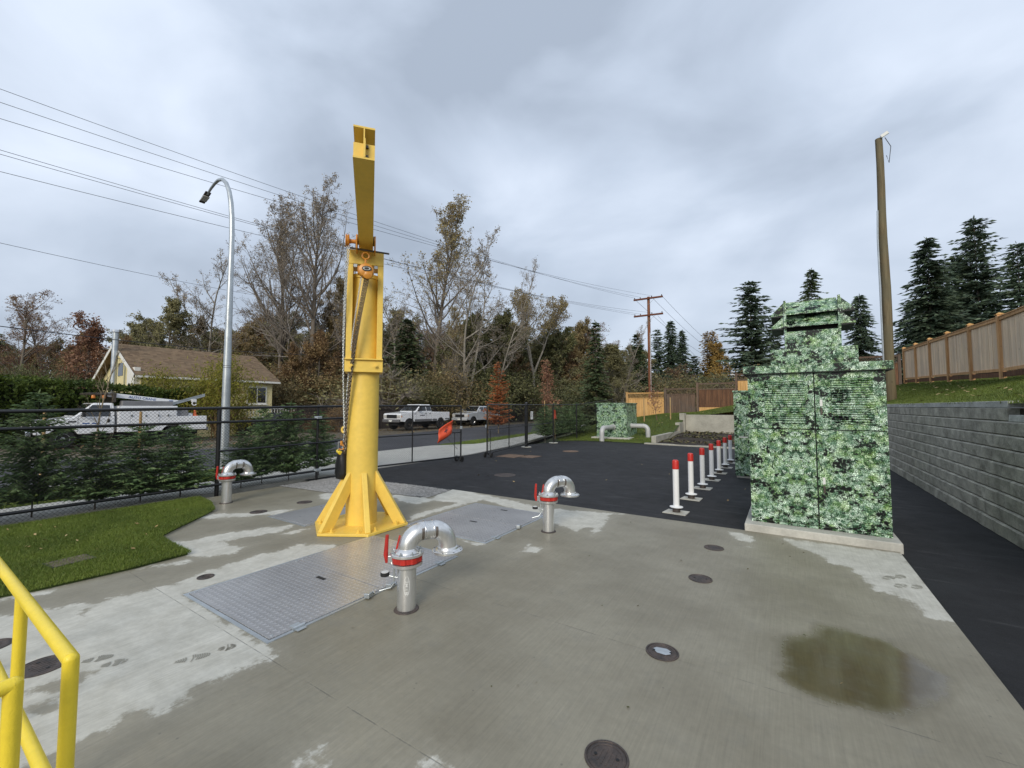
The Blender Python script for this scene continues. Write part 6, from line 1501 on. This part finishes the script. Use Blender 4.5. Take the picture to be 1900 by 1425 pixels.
def conif(seed, H, Rr, lev=34, per=7, spr=8, size=.5, asp=.34, droop=.25, mat_=None, base=.06, power=.85, jag=.35, bark=None, up=0.0, tr=.02, thin=1.0, roll=.45):
    rng = np.random.default_rng(seed); P = []; D = []; S = []; A0 = []; A1 = []; RA = []; RB = []
    for k in range(lev):
        f = base+(1-base)*(k+rng.uniform(0,.8))/lev; z = H*f; LL = Rr*((1-f)**power)
        n = max(3, int(per*(0.6+.5*(1-f))))
        for j in range(n):
            if rng.random() > thin: continue
            az = rng.uniform(0, 6.283); L = LL*rng.uniform(1-jag, 1.12)+.02*H*(.3+.7*rng.random()); o = np.array([math.cos(az), math.sin(az), 0.]); s = np.array([-o[1], o[0], 0])
            prev = np.array([0,0,z]); ns = max(3, int(spr*(.35+.65*L/max(Rr,1e-6))))
            for i in range(1, ns+1):
                g = i/ns; p = np.array([0,0,z])+o*L*g+np.array([0,0,1])*(up*L*g-droop*L*g*g+.10*L*g**4)
                A0.append(prev); A1.append(p); rb = .012*H/16*(1.4-g); RA.append(rb); RB.append(rb*.8); prev = p
                for sg in (-1,1):
                    dd = o*rng.uniform(.5,1.0)+s*sg*rng.uniform(.45,1.0)*(1.1-.45*g)+np.array([0,0,rng.uniform(-.45,.05)]); P.append(p-o*L/ns*rng.uniform(0,.8)); D.append(dd); S.append(size*(.55+.5*(1-f))*(1.15-.45*g)*rng.uniform(.7,1.25))
            P.append(prev-o*.1*size); D.append(o+np.array([0,0,-.15])); S.append(size*.7)
    for k in range(8): P.append(np.array([0,0,H*(.94+.06*k/8)])); D.append(np.array([rng.normal()*.4,rng.normal()*.4,1.])); S.append(size*.5)
    P, D, S = np.array(P), np.array(D), np.array(S); D /= np.linalg.norm(D,axis=1,keepdims=True)
    U = np.array([0,0,1.])+rng.normal(size=P.shape)*roll; W = np.cross(D,U); W /= np.linalg.norm(W,axis=1,keepdims=True)
    S = S[:,None]; V = np.stack([P, P+D*S*.45+W*S*asp*.5, P+D*S, P+D*S*.45-W*S*asp*.5],1).reshape(-1,3); F = np.arange(4*len(P)).reshape(-1,4)
    Vb, Fb = seg_prisms(A0, A1, RA, RB, 3)
    zs = np.linspace(-.3, H*.97, 9); r = tr*H*.5
    Vt, Ft = seg_prisms([(0,0,z) for z in zs[:-1]], [(0,0,z) for z in zs[1:]], [r*(1-.93*i/8) for i in range(8)], [r*(1-.93*(i+1)/8) for i in range(8)], 7)
    return dict(H=H, parts=[('trunk', Vt, Ft, [bark or M_bark], None), ('crown', np.concatenate([V,Vb]), np.concatenate([F,Fb+len(V)]), [mat_ or LF_conifer, M_bark], np.concatenate([np.zeros(len(F)),np.ones(len(Fb))]))])
def bush(seed, H, W, clumps=26, per=150, leafs=.16, mat_=None, stems=9, bark=None, aspect=.55, twigs=5):
    rng = np.random.default_rng(seed); C = rng.normal(size=(clumps,3)); C /= np.linalg.norm(C,axis=1,keepdims=True); C *= rng.uniform(.35,1.0,(clumps,1))**.6
    C = C*np.array([W/2,W/2,H*.46])+np.array([0,0,H*.52]); P = []
    for c in C: P.append(c+rng.normal(size=(per,3))*np.array([W*.13,W*.13,H*.10])*rng.uniform(.6,1.3))
    P = np.concatenate(P); P = P[P[:,2] > .02]; V, F = leaf_quads(rng, P, leafs, aspect)
    A0, A1, RA, RB = [], [], [], []
    for c in C:
        b = np.array([rng.normal()*W*.06, rng.normal()*W*.06, 0]); m = b+(c-b)*.55+np.array([0,0,H*.08]); q = c
        for a_, b_, r1, r2 in ((b,m,.012*H,.008*H),(m,q,.008*H,.003*H)): A0.append(a_); A1.append(b_); RA.append(r1); RB.append(r2)
        for k in range(twigs): A0.append(q-(q-m)*.3); A1.append(q+rng.normal(size=3)*np.array([W*.13,W*.13,H*.10])); RA.append(.003*H); RB.append(.001*H)
    Vb, Fb = seg_prisms(A0, A1, RA, RB, 3)
    return dict(H=H, parts=[('stems', Vb, Fb, [bark or M_twig], None), ('foliage', V, F, [mat_ or LF_green], None)])
class Proto:
    def __init__(s, d): s.d = d; s.meshes = None
    def place(s, name, x, y, z, H, label, cat, group, rz=0, sx=1.0):
        k = H/s.d['H']; e = thing(name, (x,y,z), label, cat, group, rz); e.scale = (k*sx, k*sx, k)
        if s.meshes is None:
            s.meshes = []
            for nm, V, F, mats, mi in s.d['parts']:
                o = np_mesh(nm, V, F, mats, mi, parent=e, local=True); s.meshes.append((nm, o.data))
            s.d['parts'] = None
        else:
            for nm, me in s.meshes:
                o = bpy.data.objects.new(nm, me); o.parent = e; COL.objects.link(o)
        return e
SY, CY = math.sin(R(33)), math.cos(R(33))
def bearing(px, dist):     # site coordinates of a tree standing at a bearing (tangent px) and distance along the view
    return (px*dist*CY-dist*SY, px*dist*SY+dist*CY)
def T(u): return (u-950)/782.
def HT(v, d): return 1.83+(755-v)/782.*d

pr = {}
pr['cot1'] = Proto(decid(28, 26, .36, .26, .30, 36, 9, 7, 4, 4000, .17, LF_buff, M_twig, M_bark, leaftop=(.35,.95), trop=(0,.13,.06,.02,0), twr=.017, ang=(42,42,46,45)))
pr['cot2'] = Proto(decid(27, 26, .38, .28, .32, 36, 9, 7, 4, 4000, .17, LF_buff, M_twig, M_bark, leaftop=(.35,.95), trop=(0,.13,.06,.02,0), twr=.017))
pr['bare1'] = Proto(decid(13, 22, .30, .18, .28, 32, 9, 6, 4, 8500, .16, LF_gold, M_twig, M_bark, leaftop=(.3,.95), trop=(0,.12,.05,.02,0), twr=.016))
pr['bare2'] = Proto(decid(14, 20, .22, .14, .22, 16, 8, 6, 3, 2600, .14, LF_buff, M_twig, M_barkp, trop=(0,.10,.04,.02,0), forks=2, twr=.016))
pr['bare3'] = Proto(decid(15, 16, .22, .15, .32, 24, 8, 7, 3, 2600, .15, LF_oakbrown, M_twigr, M_bark, trop=(0,.06,.03,.01,0), twr=.017))
pr['olive1'] = Proto(decid(16, 16, .24, .14, .33, 24, 8, 6, 2, 16000, .22, LF_olive, M_twig, M_bark, clumpy=.22))
pr['olive2'] = Proto(decid(17, 15, .24, .08, .33, 24, 8, 6, 2, 18000, .23, LF_green, M_twig, M_bark, clumpy=.22))
pr['mixed'] = Proto(decid(18, 13, .20, .08, .34, 22, 8, 6, 2, 15000, .20, LF_mixed, M_twigr, M_bark, clumpy=.22))
pr['brown'] = Proto(decid(19, 11, .17, .08, .34, 20, 8, 6, 2, 13000, .18, LF_oakbrown, M_twigr, M_bark, clumpy=.2))
pr['birch'] = Proto(decid(20, 15, .20, .42, .28, 14, 8, 7, 3, 9000, .17, LF_gold, M_twig, M_barkp, forks=3, leaftop=(.35,.7), clumpy=.2, twr=.014))
pr['redbr'] = Proto(decid(21, 9, .14, .18, .28, 18, 7, 6, 2, 7000, .16, LF_redbrown, M_twigr, M_bark, clumpy=.2))
pr['fir1'] = Proto(conif(31, 17, 3.9, 112, 9, 13, .85, .34, .34, LF_conifer, power=.72, jag=.55, roll=.9))
pr['fir2'] = Proto(conif(32, 17, 4.4, 90, 8, 13, .85, .34, .22, LF_conifer, base=.12, power=.58, jag=.78, up=.22, roll=.9, thin=.9))
pr['fir4'] = Proto(conif(37, 17, 4.2, 100, 8, 13, .80, .34, .42, LF_conifer2, base=.08, power=.66, jag=.70, up=.10, roll=.8, thin=.95))
pr['fir3'] = Proto(conif(33, 15, 2.8, 60, 9, 8, .80, .42, .34, LF_conifer2, power=.85))
pr['cone'] = Proto(conif(34, 12, 2.5, 64, 12, 8, .70, .46, .05, LF_conifer2, power=.95, jag=.12, up=.25))
pr['cedar'] = Proto(conif(35, 14, 3.8, 54, 9, 10, .95, .46, .50, LF_conifer2, base=.02, power=.55, jag=.40))
pr['bush1'] = Proto(bush(41, 4.0, 4.4, 36, 520, .13, LF_mixed))
pr['bush2'] = Proto(bush(42, 4.0, 4.6, 36, 520, .13, LF_green))
pr['bush3'] = Proto(bush(43, 4.0, 4.2, 32, 380, .12, LF_oakbrown, twigs=14))
pr['bush4'] = Proto(bush(44, 4.0, 4.2, 24, 60, .20, LF_olive, twigs=26))

def tree(kind, u, d, vtop, name, label, cat='tree', group='trees beyond the road', zb=-.3, rz=None, sx=1.0):
    if group.startswith(('trees beyond', 'wood', 'undergrowth')):      # keep to the far side of the road, or before it at the bend
        k_ = .545-.839*T(u)
        if 480 < u < 1090: d = max(d, (31.5 if cat == 'bush' else 29.0)/k_)
        elif u >= 1090 and group.startswith('trees'): d = 12.6/k_
    x, y = bearing(T(u), d); h = HT(vtop, d)-zb
    return pr[kind].place(name, x, y, zb, h, label, cat, group, rz if rz is not None else (u*.37) % 6.28, sx)
# tall landmark trees
tree('cot2', 574, 46, 312, 'cottonwood_tree', 'tallest bare cottonwood right of the street lamp, buff leaves at its top', rz=.6, sx=1.0)
tree('cot1', 520, 48, 340, 'cottonwood_tree', 'bare cottonwood just left of the tallest one, above the house roof', rz=2.2, sx=1.0)
tree('bare1', 800, 50, 348, 'cottonwood_tree', 'tall bare tree with gold leaves at its top, right of the crane', rz=1.0, sx=1.1)
tree('bare2', 868, 46, 415, 'bare_tree', 'slender bare grey tree right of the gold-topped tree')
tree('bare2', 718, 50, 470, 'bare_tree', 'grey bare tree close to the right of the crane mast', sx=1.2, rz=4)
tree('bare2', 915, 47, 470, 'bare_tree', 'thin bare tree above the silver pickup', sx=.8)
tree('bare2', 388, 50, 468, 'bare_tree', 'pale bare tree behind the house roof, left of the street lamp', sx=1.1, rz=5)
tree('bare3', 18, 48, 520, 'bare_tree', 'bare spreading tree at the left edge of the view', sx=1.1)
tree('bare3', 78, 52, 575, 'bare_tree', 'low dark bare tree right of the one at the left edge', sx=1.2, rz=2)
tree('redbr', 172, 42, 580, 'red_brown_tree', 'red-brown autumn tree left of the house chimney', sx=1.1)
tree('brown', 205, 40, 622, 'brown_tree', 'rusty brown tree directly behind the house flue')
tree('brown', 120, 46, 640, 'brown_tree', 'brown tree behind the hedge, left of the red-brown one', sx=1.3)
tree('olive1', 312, 50, 553, 'olive_tree', 'olive-brown tree above the middle of the house roof', sx=.9)
tree('olive1', 258, 54, 590, 'olive_tree', 'olive-brown tree above the left end of the roof ridge', rz=3)
tree('mixed', 365, 54, 590, 'olive_tree', 'dull tree behind the roof just left of the street lamp', sx=1.2)
tree('mixed', 455, 52, 590, 'olive_tree', 'brown-green tree right of the street lamp above the roof end', sx=1.1)
tree('brown', 600, 44, 610, 'brown_tree', 'rust-brown understory tree below the tallest cottonwood', sx=1.3)
tree('mixed', 625, 50, 500, 'brown_tree', 'reddish tree immediately left of the crane head', sx=.8)
tree('brown', 540, 42, 640, 'brown_tree', 'low rust-orange tree at the right end of the house', sx=1.2)
tree('mixed', 690, 42, 640, 'brown_tree', 'gold-brown tree right of the crane above the white pickup', sx=1.2)
tree('cedar', 755, 47, 590, 'cedar_tree', 'dark green cedar behind the white pickup', sx=1.1)
tree('cedar', 655, 50, 600, 'cedar_tree', 'dark cedar hidden mostly behind the crane mast')
tree('olive2', 860, 50, 570, 'olive_tree', 'dark green tree behind the thick trunk by the silver pickup')
tree('bare1', 852, 43, 560, 'bare_tree', 'bare tree with a thick pale trunk behind the silver pickup', sx=.8, rz=3)
tree('olive2', 940, 47, 580, 'olive_tree', 'dense dull green tree behind the orange sapling', sx=1.1)
tree('birch', 990, 40, 528, 'birch_tree', 'pale-trunked forked tree with gold-green crown right of the orange sapling')
tree('olive2', 1035, 50, 585, 'olive_tree', 'dull green tree right of the pale-trunked one', sx=1.1, rz=2)
tree('mixed', 1075, 48, 588, 'olive_tree', 'brown-green tree above the far cabinet', sx=1.0, rz=4)
tree('olive1', 1125, 52, 640, 'olive_tree', 'olive tree between the far cabinet and the utility pole', sx=1.3)
tree('bare2', 1150, 58, 600, 'bare_tree', 'bare tree just left of the small dark cone-shaped conifer', sx=1.0)
tree('fir3', 1106, 60, 595, 'spruce_tree', 'small dark spruce rising above the brown-green trees')
tree('cone', 1184, 64, 618, 'conical_conifer', 'smooth cone-shaped conifer left of the utility pole')
tree('olive1', 1165, 50, 680, 'olive_tree', 'low olive tree behind the bright cedar panel', sx=1.2, rz=1)
for (u, v, l, k, s) in ((1222,610,'leftmost fir of the group right of the utility pole','fir2',.75),(1247,594,'tallest fir of the group right of the utility pole','fir1',.85),(1268,612,'rightmost fir of the group right of the utility pole','fir1',.8),(1290,660,'low dark fir left of the golden poplars','cone',1.2)):
    tree(k, u, 76, v, 'fir_tree', l, group='firs behind the back fence', sx=s)
tree('bare3', 1255, 58, 672, 'bare_tree', 'grey bare shrubby tree in front of the fir group', sx=1.5)
pr['poplar'] = Proto(conif(36, 16, 2.0, 60, 9, 6, .7, .6, -.2, LF_poplar, base=.05, power=.55, jag=.45, up=.9))
pr['poplar2'] = Proto(decid(23, 12, .25, .12, .30, 22, 7, 6, 2, 11000, .26, LF_poplar, M_twig, M_bark))
tree('poplar', 1314, 100, 618, 'poplar_tree', 'left golden poplar spire in the distance', group='distant golden trees')
tree('poplar', 1326, 98, 616, 'poplar_tree', 'right golden poplar spire in the distance', group='distant golden trees', rz=2)
tree('poplar2', 1346, 96, 636, 'poplar_tree', 'round golden tree right of the poplar spires', group='distant golden trees')
tree('fir2', 1397, 50, 520, 'fir_tree', 'big ragged fir left of the large cabinet', group='firs behind the back fence', sx=1.25, rz=1.2)
tree('fir2', 1440, 52, 600, 'fir_tree', 'shorter ragged fir touching the cabinet vent', group='firs behind the back fence', sx=.9, rz=3)
tree('fir4', 1513, 58, 496, 'fir_tree', 'pointed fir rising behind the cabinet vent turret', group='firs behind the back fence', sx=.8)
tree('fir1', 1603, 46, 545, 'fir_tree', 'fir just left of the bare pole', group='firs on the right', sx=.9)
tree('bare3', 1560, 44, 610, 'bare_tree', 'bare shrubby tree between the cabinet vent and the pole', sx=1.0)
tree('bare3', 1665, 40, 640, 'bare_tree', 'bare shrub right of the pole base', sx=1.2, rz=1)
tree('fir1', 1735, 34, 436, 'fir_tree', 'pointed dark fir above the left part of the new fence', group='firs on the right', zb=2.2, sx=1.05)
tree('fir2', 1826, 36, 397, 'fir_tree', 'tallest dark fir on the right, with open branches', group='firs on the right', zb=2.2, sx=.95)
tree('fir4', 1785, 40, 470, 'fir_tree', 'dark fir filling between the two tall right firs', group='firs on the right', zb=2.2, sx=1.3, rz=2)
tree('fir2', 1905, 30, 445, 'fir_tree', 'fir cut by the right edge of the view', group='firs on the right', zb=2.4, rz=2.5)
tree('cedar', 1700, 38, 560, 'cedar_tree', 'broad dark cedar right behind the new fence', group='firs on the right', zb=2.0, sx=1.1)
tree('cedar', 1860, 32, 560, 'cedar_tree', 'broad dark cedar behind the fence near the right edge', group='firs on the right', zb=2.4, sx=1.2, rz=1)
tree('olive2', 1945, 30, 520, 'olive_tree', 'dull green tree at the far right edge', group='firs on the right', zb=2.4)
# filler wood behind the landmark trees
rng = random.Random(77)
ORD = ['leftmost','second','third','fourth','fifth','sixth','seventh','eighth','ninth','tenth','eleventh','twelfth','thirteenth','fourteenth']
desc = {'olive1':'olive-brown','olive2':'dull green','mixed':'rust and olive','cedar':'dark green cedar','brown':'dry brown','bare3':'bare twiggy','bush1':'rust and olive','bush2':'green','bush3':'brown','bush4':'twiggy'}
def zone(u): return ('left of the house' if u < 215 else 'behind the house' if u < 500 else 'between house and crane' if u < 640 else 'right of the crane' if u < 800 else 'behind the pickups' if u < 950 else 'behind the saplings' if u < 1060 else 'above the far cabinet' if u < 1185 else 'right of the utility pole')
def ranked(items, name, what, cat, groupn):
    seen = {}; total = {}
    for it in items: k = (zone(it[1]), desc[it[0]]); total[k] = total.get(k, 0)+1
    for kk, u, d, v, sx in items:
        k = (zone(u), desc[kk]); i = seen.get(k, 0); seen[k] = i+1
        o = ('' if total[k] == 1 else ORD[i]+' '+('' if i == 0 else 'from left '))
        tree(kk, u, d, v, name, f'{o}{desc[kk]} {what} {zone(u)}', cat, groupn, sx=sx)
kinds = ['olive1','olive2','bare3','mixed','olive2','cedar','brown','bare3','olive1']
items = []
for i, u in enumerate(range(-40, 1180, 25)):
    items.append((kinds[(i*5+i//4) % 9], u, rng.uniform(56, 72), rng.uniform(572, 632)+(38 if u < 230 or u > 1100 else 0), rng.uniform(1.1,1.5)))
for i, u in enumerate(range(410, 1170, 24)):
    items.append((('bare3','olive1','mixed','bare3','olive2')[i % 5], u+9, rng.uniform(72, 84), rng.uniform(592, 632)+(18 if u > 1080 else 0), rng.uniform(1.4,1.8)))
items.sort(key=lambda q: q[1])
ranked(items, 'background_tree', 'tree deep in the wood', 'tree', 'wood beyond the road')
items = []
for i, u in enumerate(range(470, 1090, 27)):
    kk = (['bush3','bush1','bush4','bush1','bush2'] if u < 700 else ['bush2','bush4','bush2','bush1','bush4','bush2'])[i % 5]
    items.append((kk, u, rng.uniform(40, 46), rng.uniform(680, 718), rng.uniform(1.0,1.5)))
ranked(items, 'undergrowth_bush', 'bush in the undergrowth', 'bush', 'undergrowth beyond the old fence')
items = [(('bush2','bush4','bush1','bush2','bush4','bush1')[i], u, 46, 700+rng.uniform(-8,8), 1.4) for i, u in enumerate((1120,1160,1235,1280,1330,1400))]
ranked(items, 'undergrowth_bush', 'bush behind the back fence', 'bush', 'bushes behind the back fence')

# hedge and bamboo in front of the house
def make_hedge():
    t = thing('laurel_hedge', (-31.3,4,0), 'tall clipped dark green hedge behind the white utility truck', 'hedge'); rngn = np.random.default_rng(51)
    y0, y1 = -9.0, 11.2; n = 34000
    def top(y): return 3.38-.10*np.clip(y-2.5, 0, 5.5)+.10*np.sin(y*1.1)+.06*np.sin(y*3.1)
    Y = rngn.uniform(y0,y1,n); side = rngn.random(n) < .72; H = top(Y)
    X = np.where(side, -30.2+.12*np.sin(Y*2.3)+.10*np.sin(Y*5.1), rngn.uniform(-32.4,-30.2,n)); Z = np.where(side, rngn.uniform(-.2,1,n)*H, H)
    X += .16*np.sin(Z*4+Y*2)*side+rngn.normal(size=n)*.09; Z += rngn.normal(size=n)*.07
    V, F = leaf_quads(rngn, np.stack([X,Y,Z],1), .19, .5); stuff(np_mesh('foliage', V, F, LF_hedge, parent=t))
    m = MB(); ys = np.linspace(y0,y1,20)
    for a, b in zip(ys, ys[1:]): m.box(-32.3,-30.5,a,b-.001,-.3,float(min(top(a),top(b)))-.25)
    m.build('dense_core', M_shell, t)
make_hedge()
pr['bamboo'] = Proto(bush(52, 4.9, 4.2, 46, 260, .26, LF_bamboo, aspect=.22, twigs=8, bark=M_stake))
pr['bamboo'].place('bamboo_clump', -30.0, 12.35, -.3, 5.0, 'yellow-green bamboo clump behind the street lamp', 'bamboo', None, .4, .78)
pr['bamboo'].place('bamboo_clump', -31.8, 9.9, -.3, 4.1, 'smaller yellow-green bamboo clump over the hedge end', 'bamboo', None, 2.0, .8)
pr['bush2'].place('garden_shrub', -36, 5.4, -.3, 4.4, 'green shrub poking above the hedge, left of the house', 'shrub', None, 1.0, .6)
pr['bush3'].place('garden_shrub', -30.5, 17.6, -.3, 1.9, 'rusty low shrub under the porch railing', 'shrub', None, 1.0, 1.2)
pr['bush3'].place('garden_shrub', -29.0, 20.3, -.3, 2.2, 'brown shrub at the end of the old fence', 'shrub', None, 2.0, 1.2)
t = thing('parked_car', (-30.8,16.6,0), 'dark car parked under the house window, mostly hidden by firs', 'car', None, R(-90))
m = MB(); m.prism([(-2.1,.3),(2.1,.3),(2.15,.75),(1.0,.92),(.4,1.40),(-1.3,1.42),(-2.0,.95),(-2.15,.7)], -.85, .85, YZ); m.build('body', M_plastic, t, bevel=.06, local=True)
for sg in (-1,1):
    m = MB(); m.add([(.85,sg*.856,.95),(.35,sg*.856,1.32),(-1.15,sg*.856,1.34),(-1.6,sg*.856,.98)], [(0,1,2,3)]); m.build('side_window', M_glass, t, local=True)
    for x in (-1.35,1.35): make_wheel(t, x, sg*.76, .32, .32, .2, M_galv)

# young firs along the fence
pr['yf1'] = Proto(conif(61, 2.1, .95, 36, 10, 13, .165, .28, .16, LF_fir, base=.13, power=.62, jag=.45, up=.28, tr=.016, roll=1.2))
pr['yf2'] = Proto(conif(62, 2.1, .90, 34, 10, 13, .165, .28, .20, LF_fir, base=.14, power=.66, jag=.48, up=.30, tr=.016, roll=1.2))
pr['yf3'] = Proto(conif(63, 2.1, 1.0, 35, 10, 13, .175, .28, .14, LF_fir, base=.12, power=.60, jag=.48, up=.26, tr=.016, roll=1.2))
YF = [(.75,1.60,'yf3','young fir at the left edge of the view behind the fence',1.0),(1.62,2.10,'yf1','tallest young fir left of the white truck windscreen, behind the fence',.82),(2.35,1.42,'yf2','low bushy young fir second from the left behind the fence',1.3),(3.02,1.52,'yf3','young fir below the service truck door, behind the fence',1.25),(3.62,1.48,'yf1','young fir left of the lamp-side fence post',1.25),
      (4.75,1.30,'yf2','short young fir right of the lamp-side fence post',1.15),(5.30,1.82,'yf1','young fir midway between fence post and crane',.85),(5.85,1.95,'yf3','young fir under the right end of the house, behind the fence',.8),(6.75,1.75,'yf2','young fir just left of the crane mast behind the fence',.9)]
for y, h, k, lab, sx in YF:
    pr[k].place('young_fir', -10.50-.10*math.sin(y*5), y, -.02, h, lab, 'fir', 'young firs planted behind the fence', y*2.3, sx)
for i, (x, y, h, lab) in enumerate([(-11.2,20.6,1.9,'bushy young fir right of the gate, next to the orange marker'),(-11.3,21.9,2.05,'bushy young fir midway between gate and far cabinet'),(-11.2,23.3,2.0,'bushy young fir left of the far cabinet'),(-11.3,24.9,2.1,'bushy young fir behind the far cabinet')]):
    pr[('yf1','yf3','yf2','yf3')[i]].place('young_fir', x, y, .0, h, lab, 'fir', 'young firs right of the gate', y*1.7, 1.1)
# staked street trees
pr['whip'] = Proto(decid(71, 3.7, .030, .28, .24, 11, 4, 2, 1, 0, .05, None, M_barkt, M_barkt, ang=(32,38,40,40), trop=(0,.16,.10,.05,0), twr=.004))
pr['whip'].place('street_sapling', -13.2, 2.85, -.05, 3.75, 'bare tan sapling in the verge, in front of the utility truck', 'sapling', None, .4)
def stake(x, y, h, lab, r=.032): t = thing('tree_stake', (x,y,0), lab, 'stake', 'tree stakes'); m = MB(); m.tube([(x,y,-.1),(x+.02,y,h)], [r,r*.9], 10); m.build('pole', M_stake, t, smooth=40); m = MB(); m.box(x-.05,x+.05,y-.05,y+.05,h-.35,h-.31); m.build('tie', M_blackrub, t)
stake(-13.4,2.15,1.75,'wooden stake left of the bare tan sapling'); stake(-13.0,3.65,1.72,'wooden stake right of the bare tan sapling')
pr['orange'] = Proto(conif(72, 4.8, 1.15, 40, 9, 10, .28, .36, .12, LF_rust, base=.12, power=.55, jag=.65, thin=.78, roll=.9, up=.22, tr=.018, bark=M_barkt))
pr['orange'].place('orange_sapling', *[(lambda q: q)(v) for v in bearing(T(925), 30.5)], -.05, 5.1, 'bright orange conical sapling right of the silver pickup', 'sapling', None, .3, .95)
pr['redsap'] = Proto(decid(73, 5.2, .05, .18, .20, 18, 5, 4, 2, 1500, .13, LF_redbrown, M_twigr, M_twigr, trop=(0,.12,.06,.02,0), twr=.006))
x, y = bearing(T(1019), 31.5); pr['redsap'].place('red_sapling', x, y, -.05, 5.2, 'sparse dark red sapling between the gate post and the far cabinet', 'sapling', None, .3)
for u, d, h, lab in ((905,30.3,2.1,'wooden stake left of the orange sapling'),(1010,31.2,2.3,'wooden stake left of the dark red sapling'),(1027,31.6,2.3,'wooden stake right of the dark red sapling')):
    x, y = bearing(T(u), d); stake(x, y, h, lab, .04)
pr['maple'] = Proto(decid(74, 2.3, .028, .35, .22, 11, 4, 3, 1, 260, .10, LF_redbrown, M_twigr, M_twigr, twr=.005))
pr['maple'].place('red_sapling', -7.15, 28.6, .78, 2.35, 'small red maple sapling on the grass slope before the bright panel', 'sapling', None, .5)
for x, y, lab in ((-7.95,28.4,'wooden stake left of the small red maple'),(-6.35,28.8,'wooden stake right of the small red maple')):
    t = thing('tree_stake', (x,y,.6), lab, 'stake', 'tree stakes'); m = MB(); m.tube([(x,y,.5),(x,y,2.45)], .04, 8); m.build('pole', M_stake, t, smooth=40)
pr['whip'].place('street_sapling', -8.9, 28.0, .5, 3.6, 'thin bare dark sapling behind the far cabinet', 'sapling', None, 2.4, .8)
# red-leaved shrub above the new fence
pr['bush3'].place('red_shrub', 8.3, 25.5, 2.6, 2.6, 'small red-brown shrub showing above the new cedar fence', 'shrub', None, 0, .5)

# fallen leaves
p = scatter(55, -9.8, -6.3, .9, 3.4, 91, lambda x, y: poly_sd(x, y, LAWN) > .05); litter('fallen_leaves', p, np.full(len(p), .055), .026, LF_litter, 'pale fallen leaves scattered on the lawn', 92)
p = scatter(46, -9, 2.5, 2.0, 19, 93, lambda x, y: (y > 7.4) | (x > 1.2)); litter('fallen_leaves', p, np.full(len(p), -.018), .035, LF_litter, 'pale fallen leaves scattered on the dark asphalt', 94)
p = scatter(30, -3.2, 1.0, 1.8, 7.0, 95, lambda x, y: x > -20); litter('fallen_leaves', p, np.full(len(p), .003), .013, LF_bed, 'tiny brown leaf scraps on the wet concrete', 96)
p = scatter(160, 2.9, 5.3, 9, 30, 97, lambda x, y: x > 0); litter('fallen_leaves', p, bank_z(p[:,0], p[:,1])+.05, .05, LF_litter, 'pale fallen leaves on the bank below the new fence', 98)
p = scatter(120, -10, 2, 22, 31.5, 99, bank_back); litter('fallen_leaves', p, bank_z(p[:,0], p[:,1])+.05, .05, LF_litter, 'pale fallen leaves on the back slope', 100)
p = scatter(1500, -29.4, -22.1, 4, 40, 101, lambda x, y: x < -22-np.maximum(0, y-16)*.15); litter('fallen_leaves', p, np.full(len(p), -.055), .10, LF_oakbrown, 'drift of brown leaves along the far road shoulder', 102)
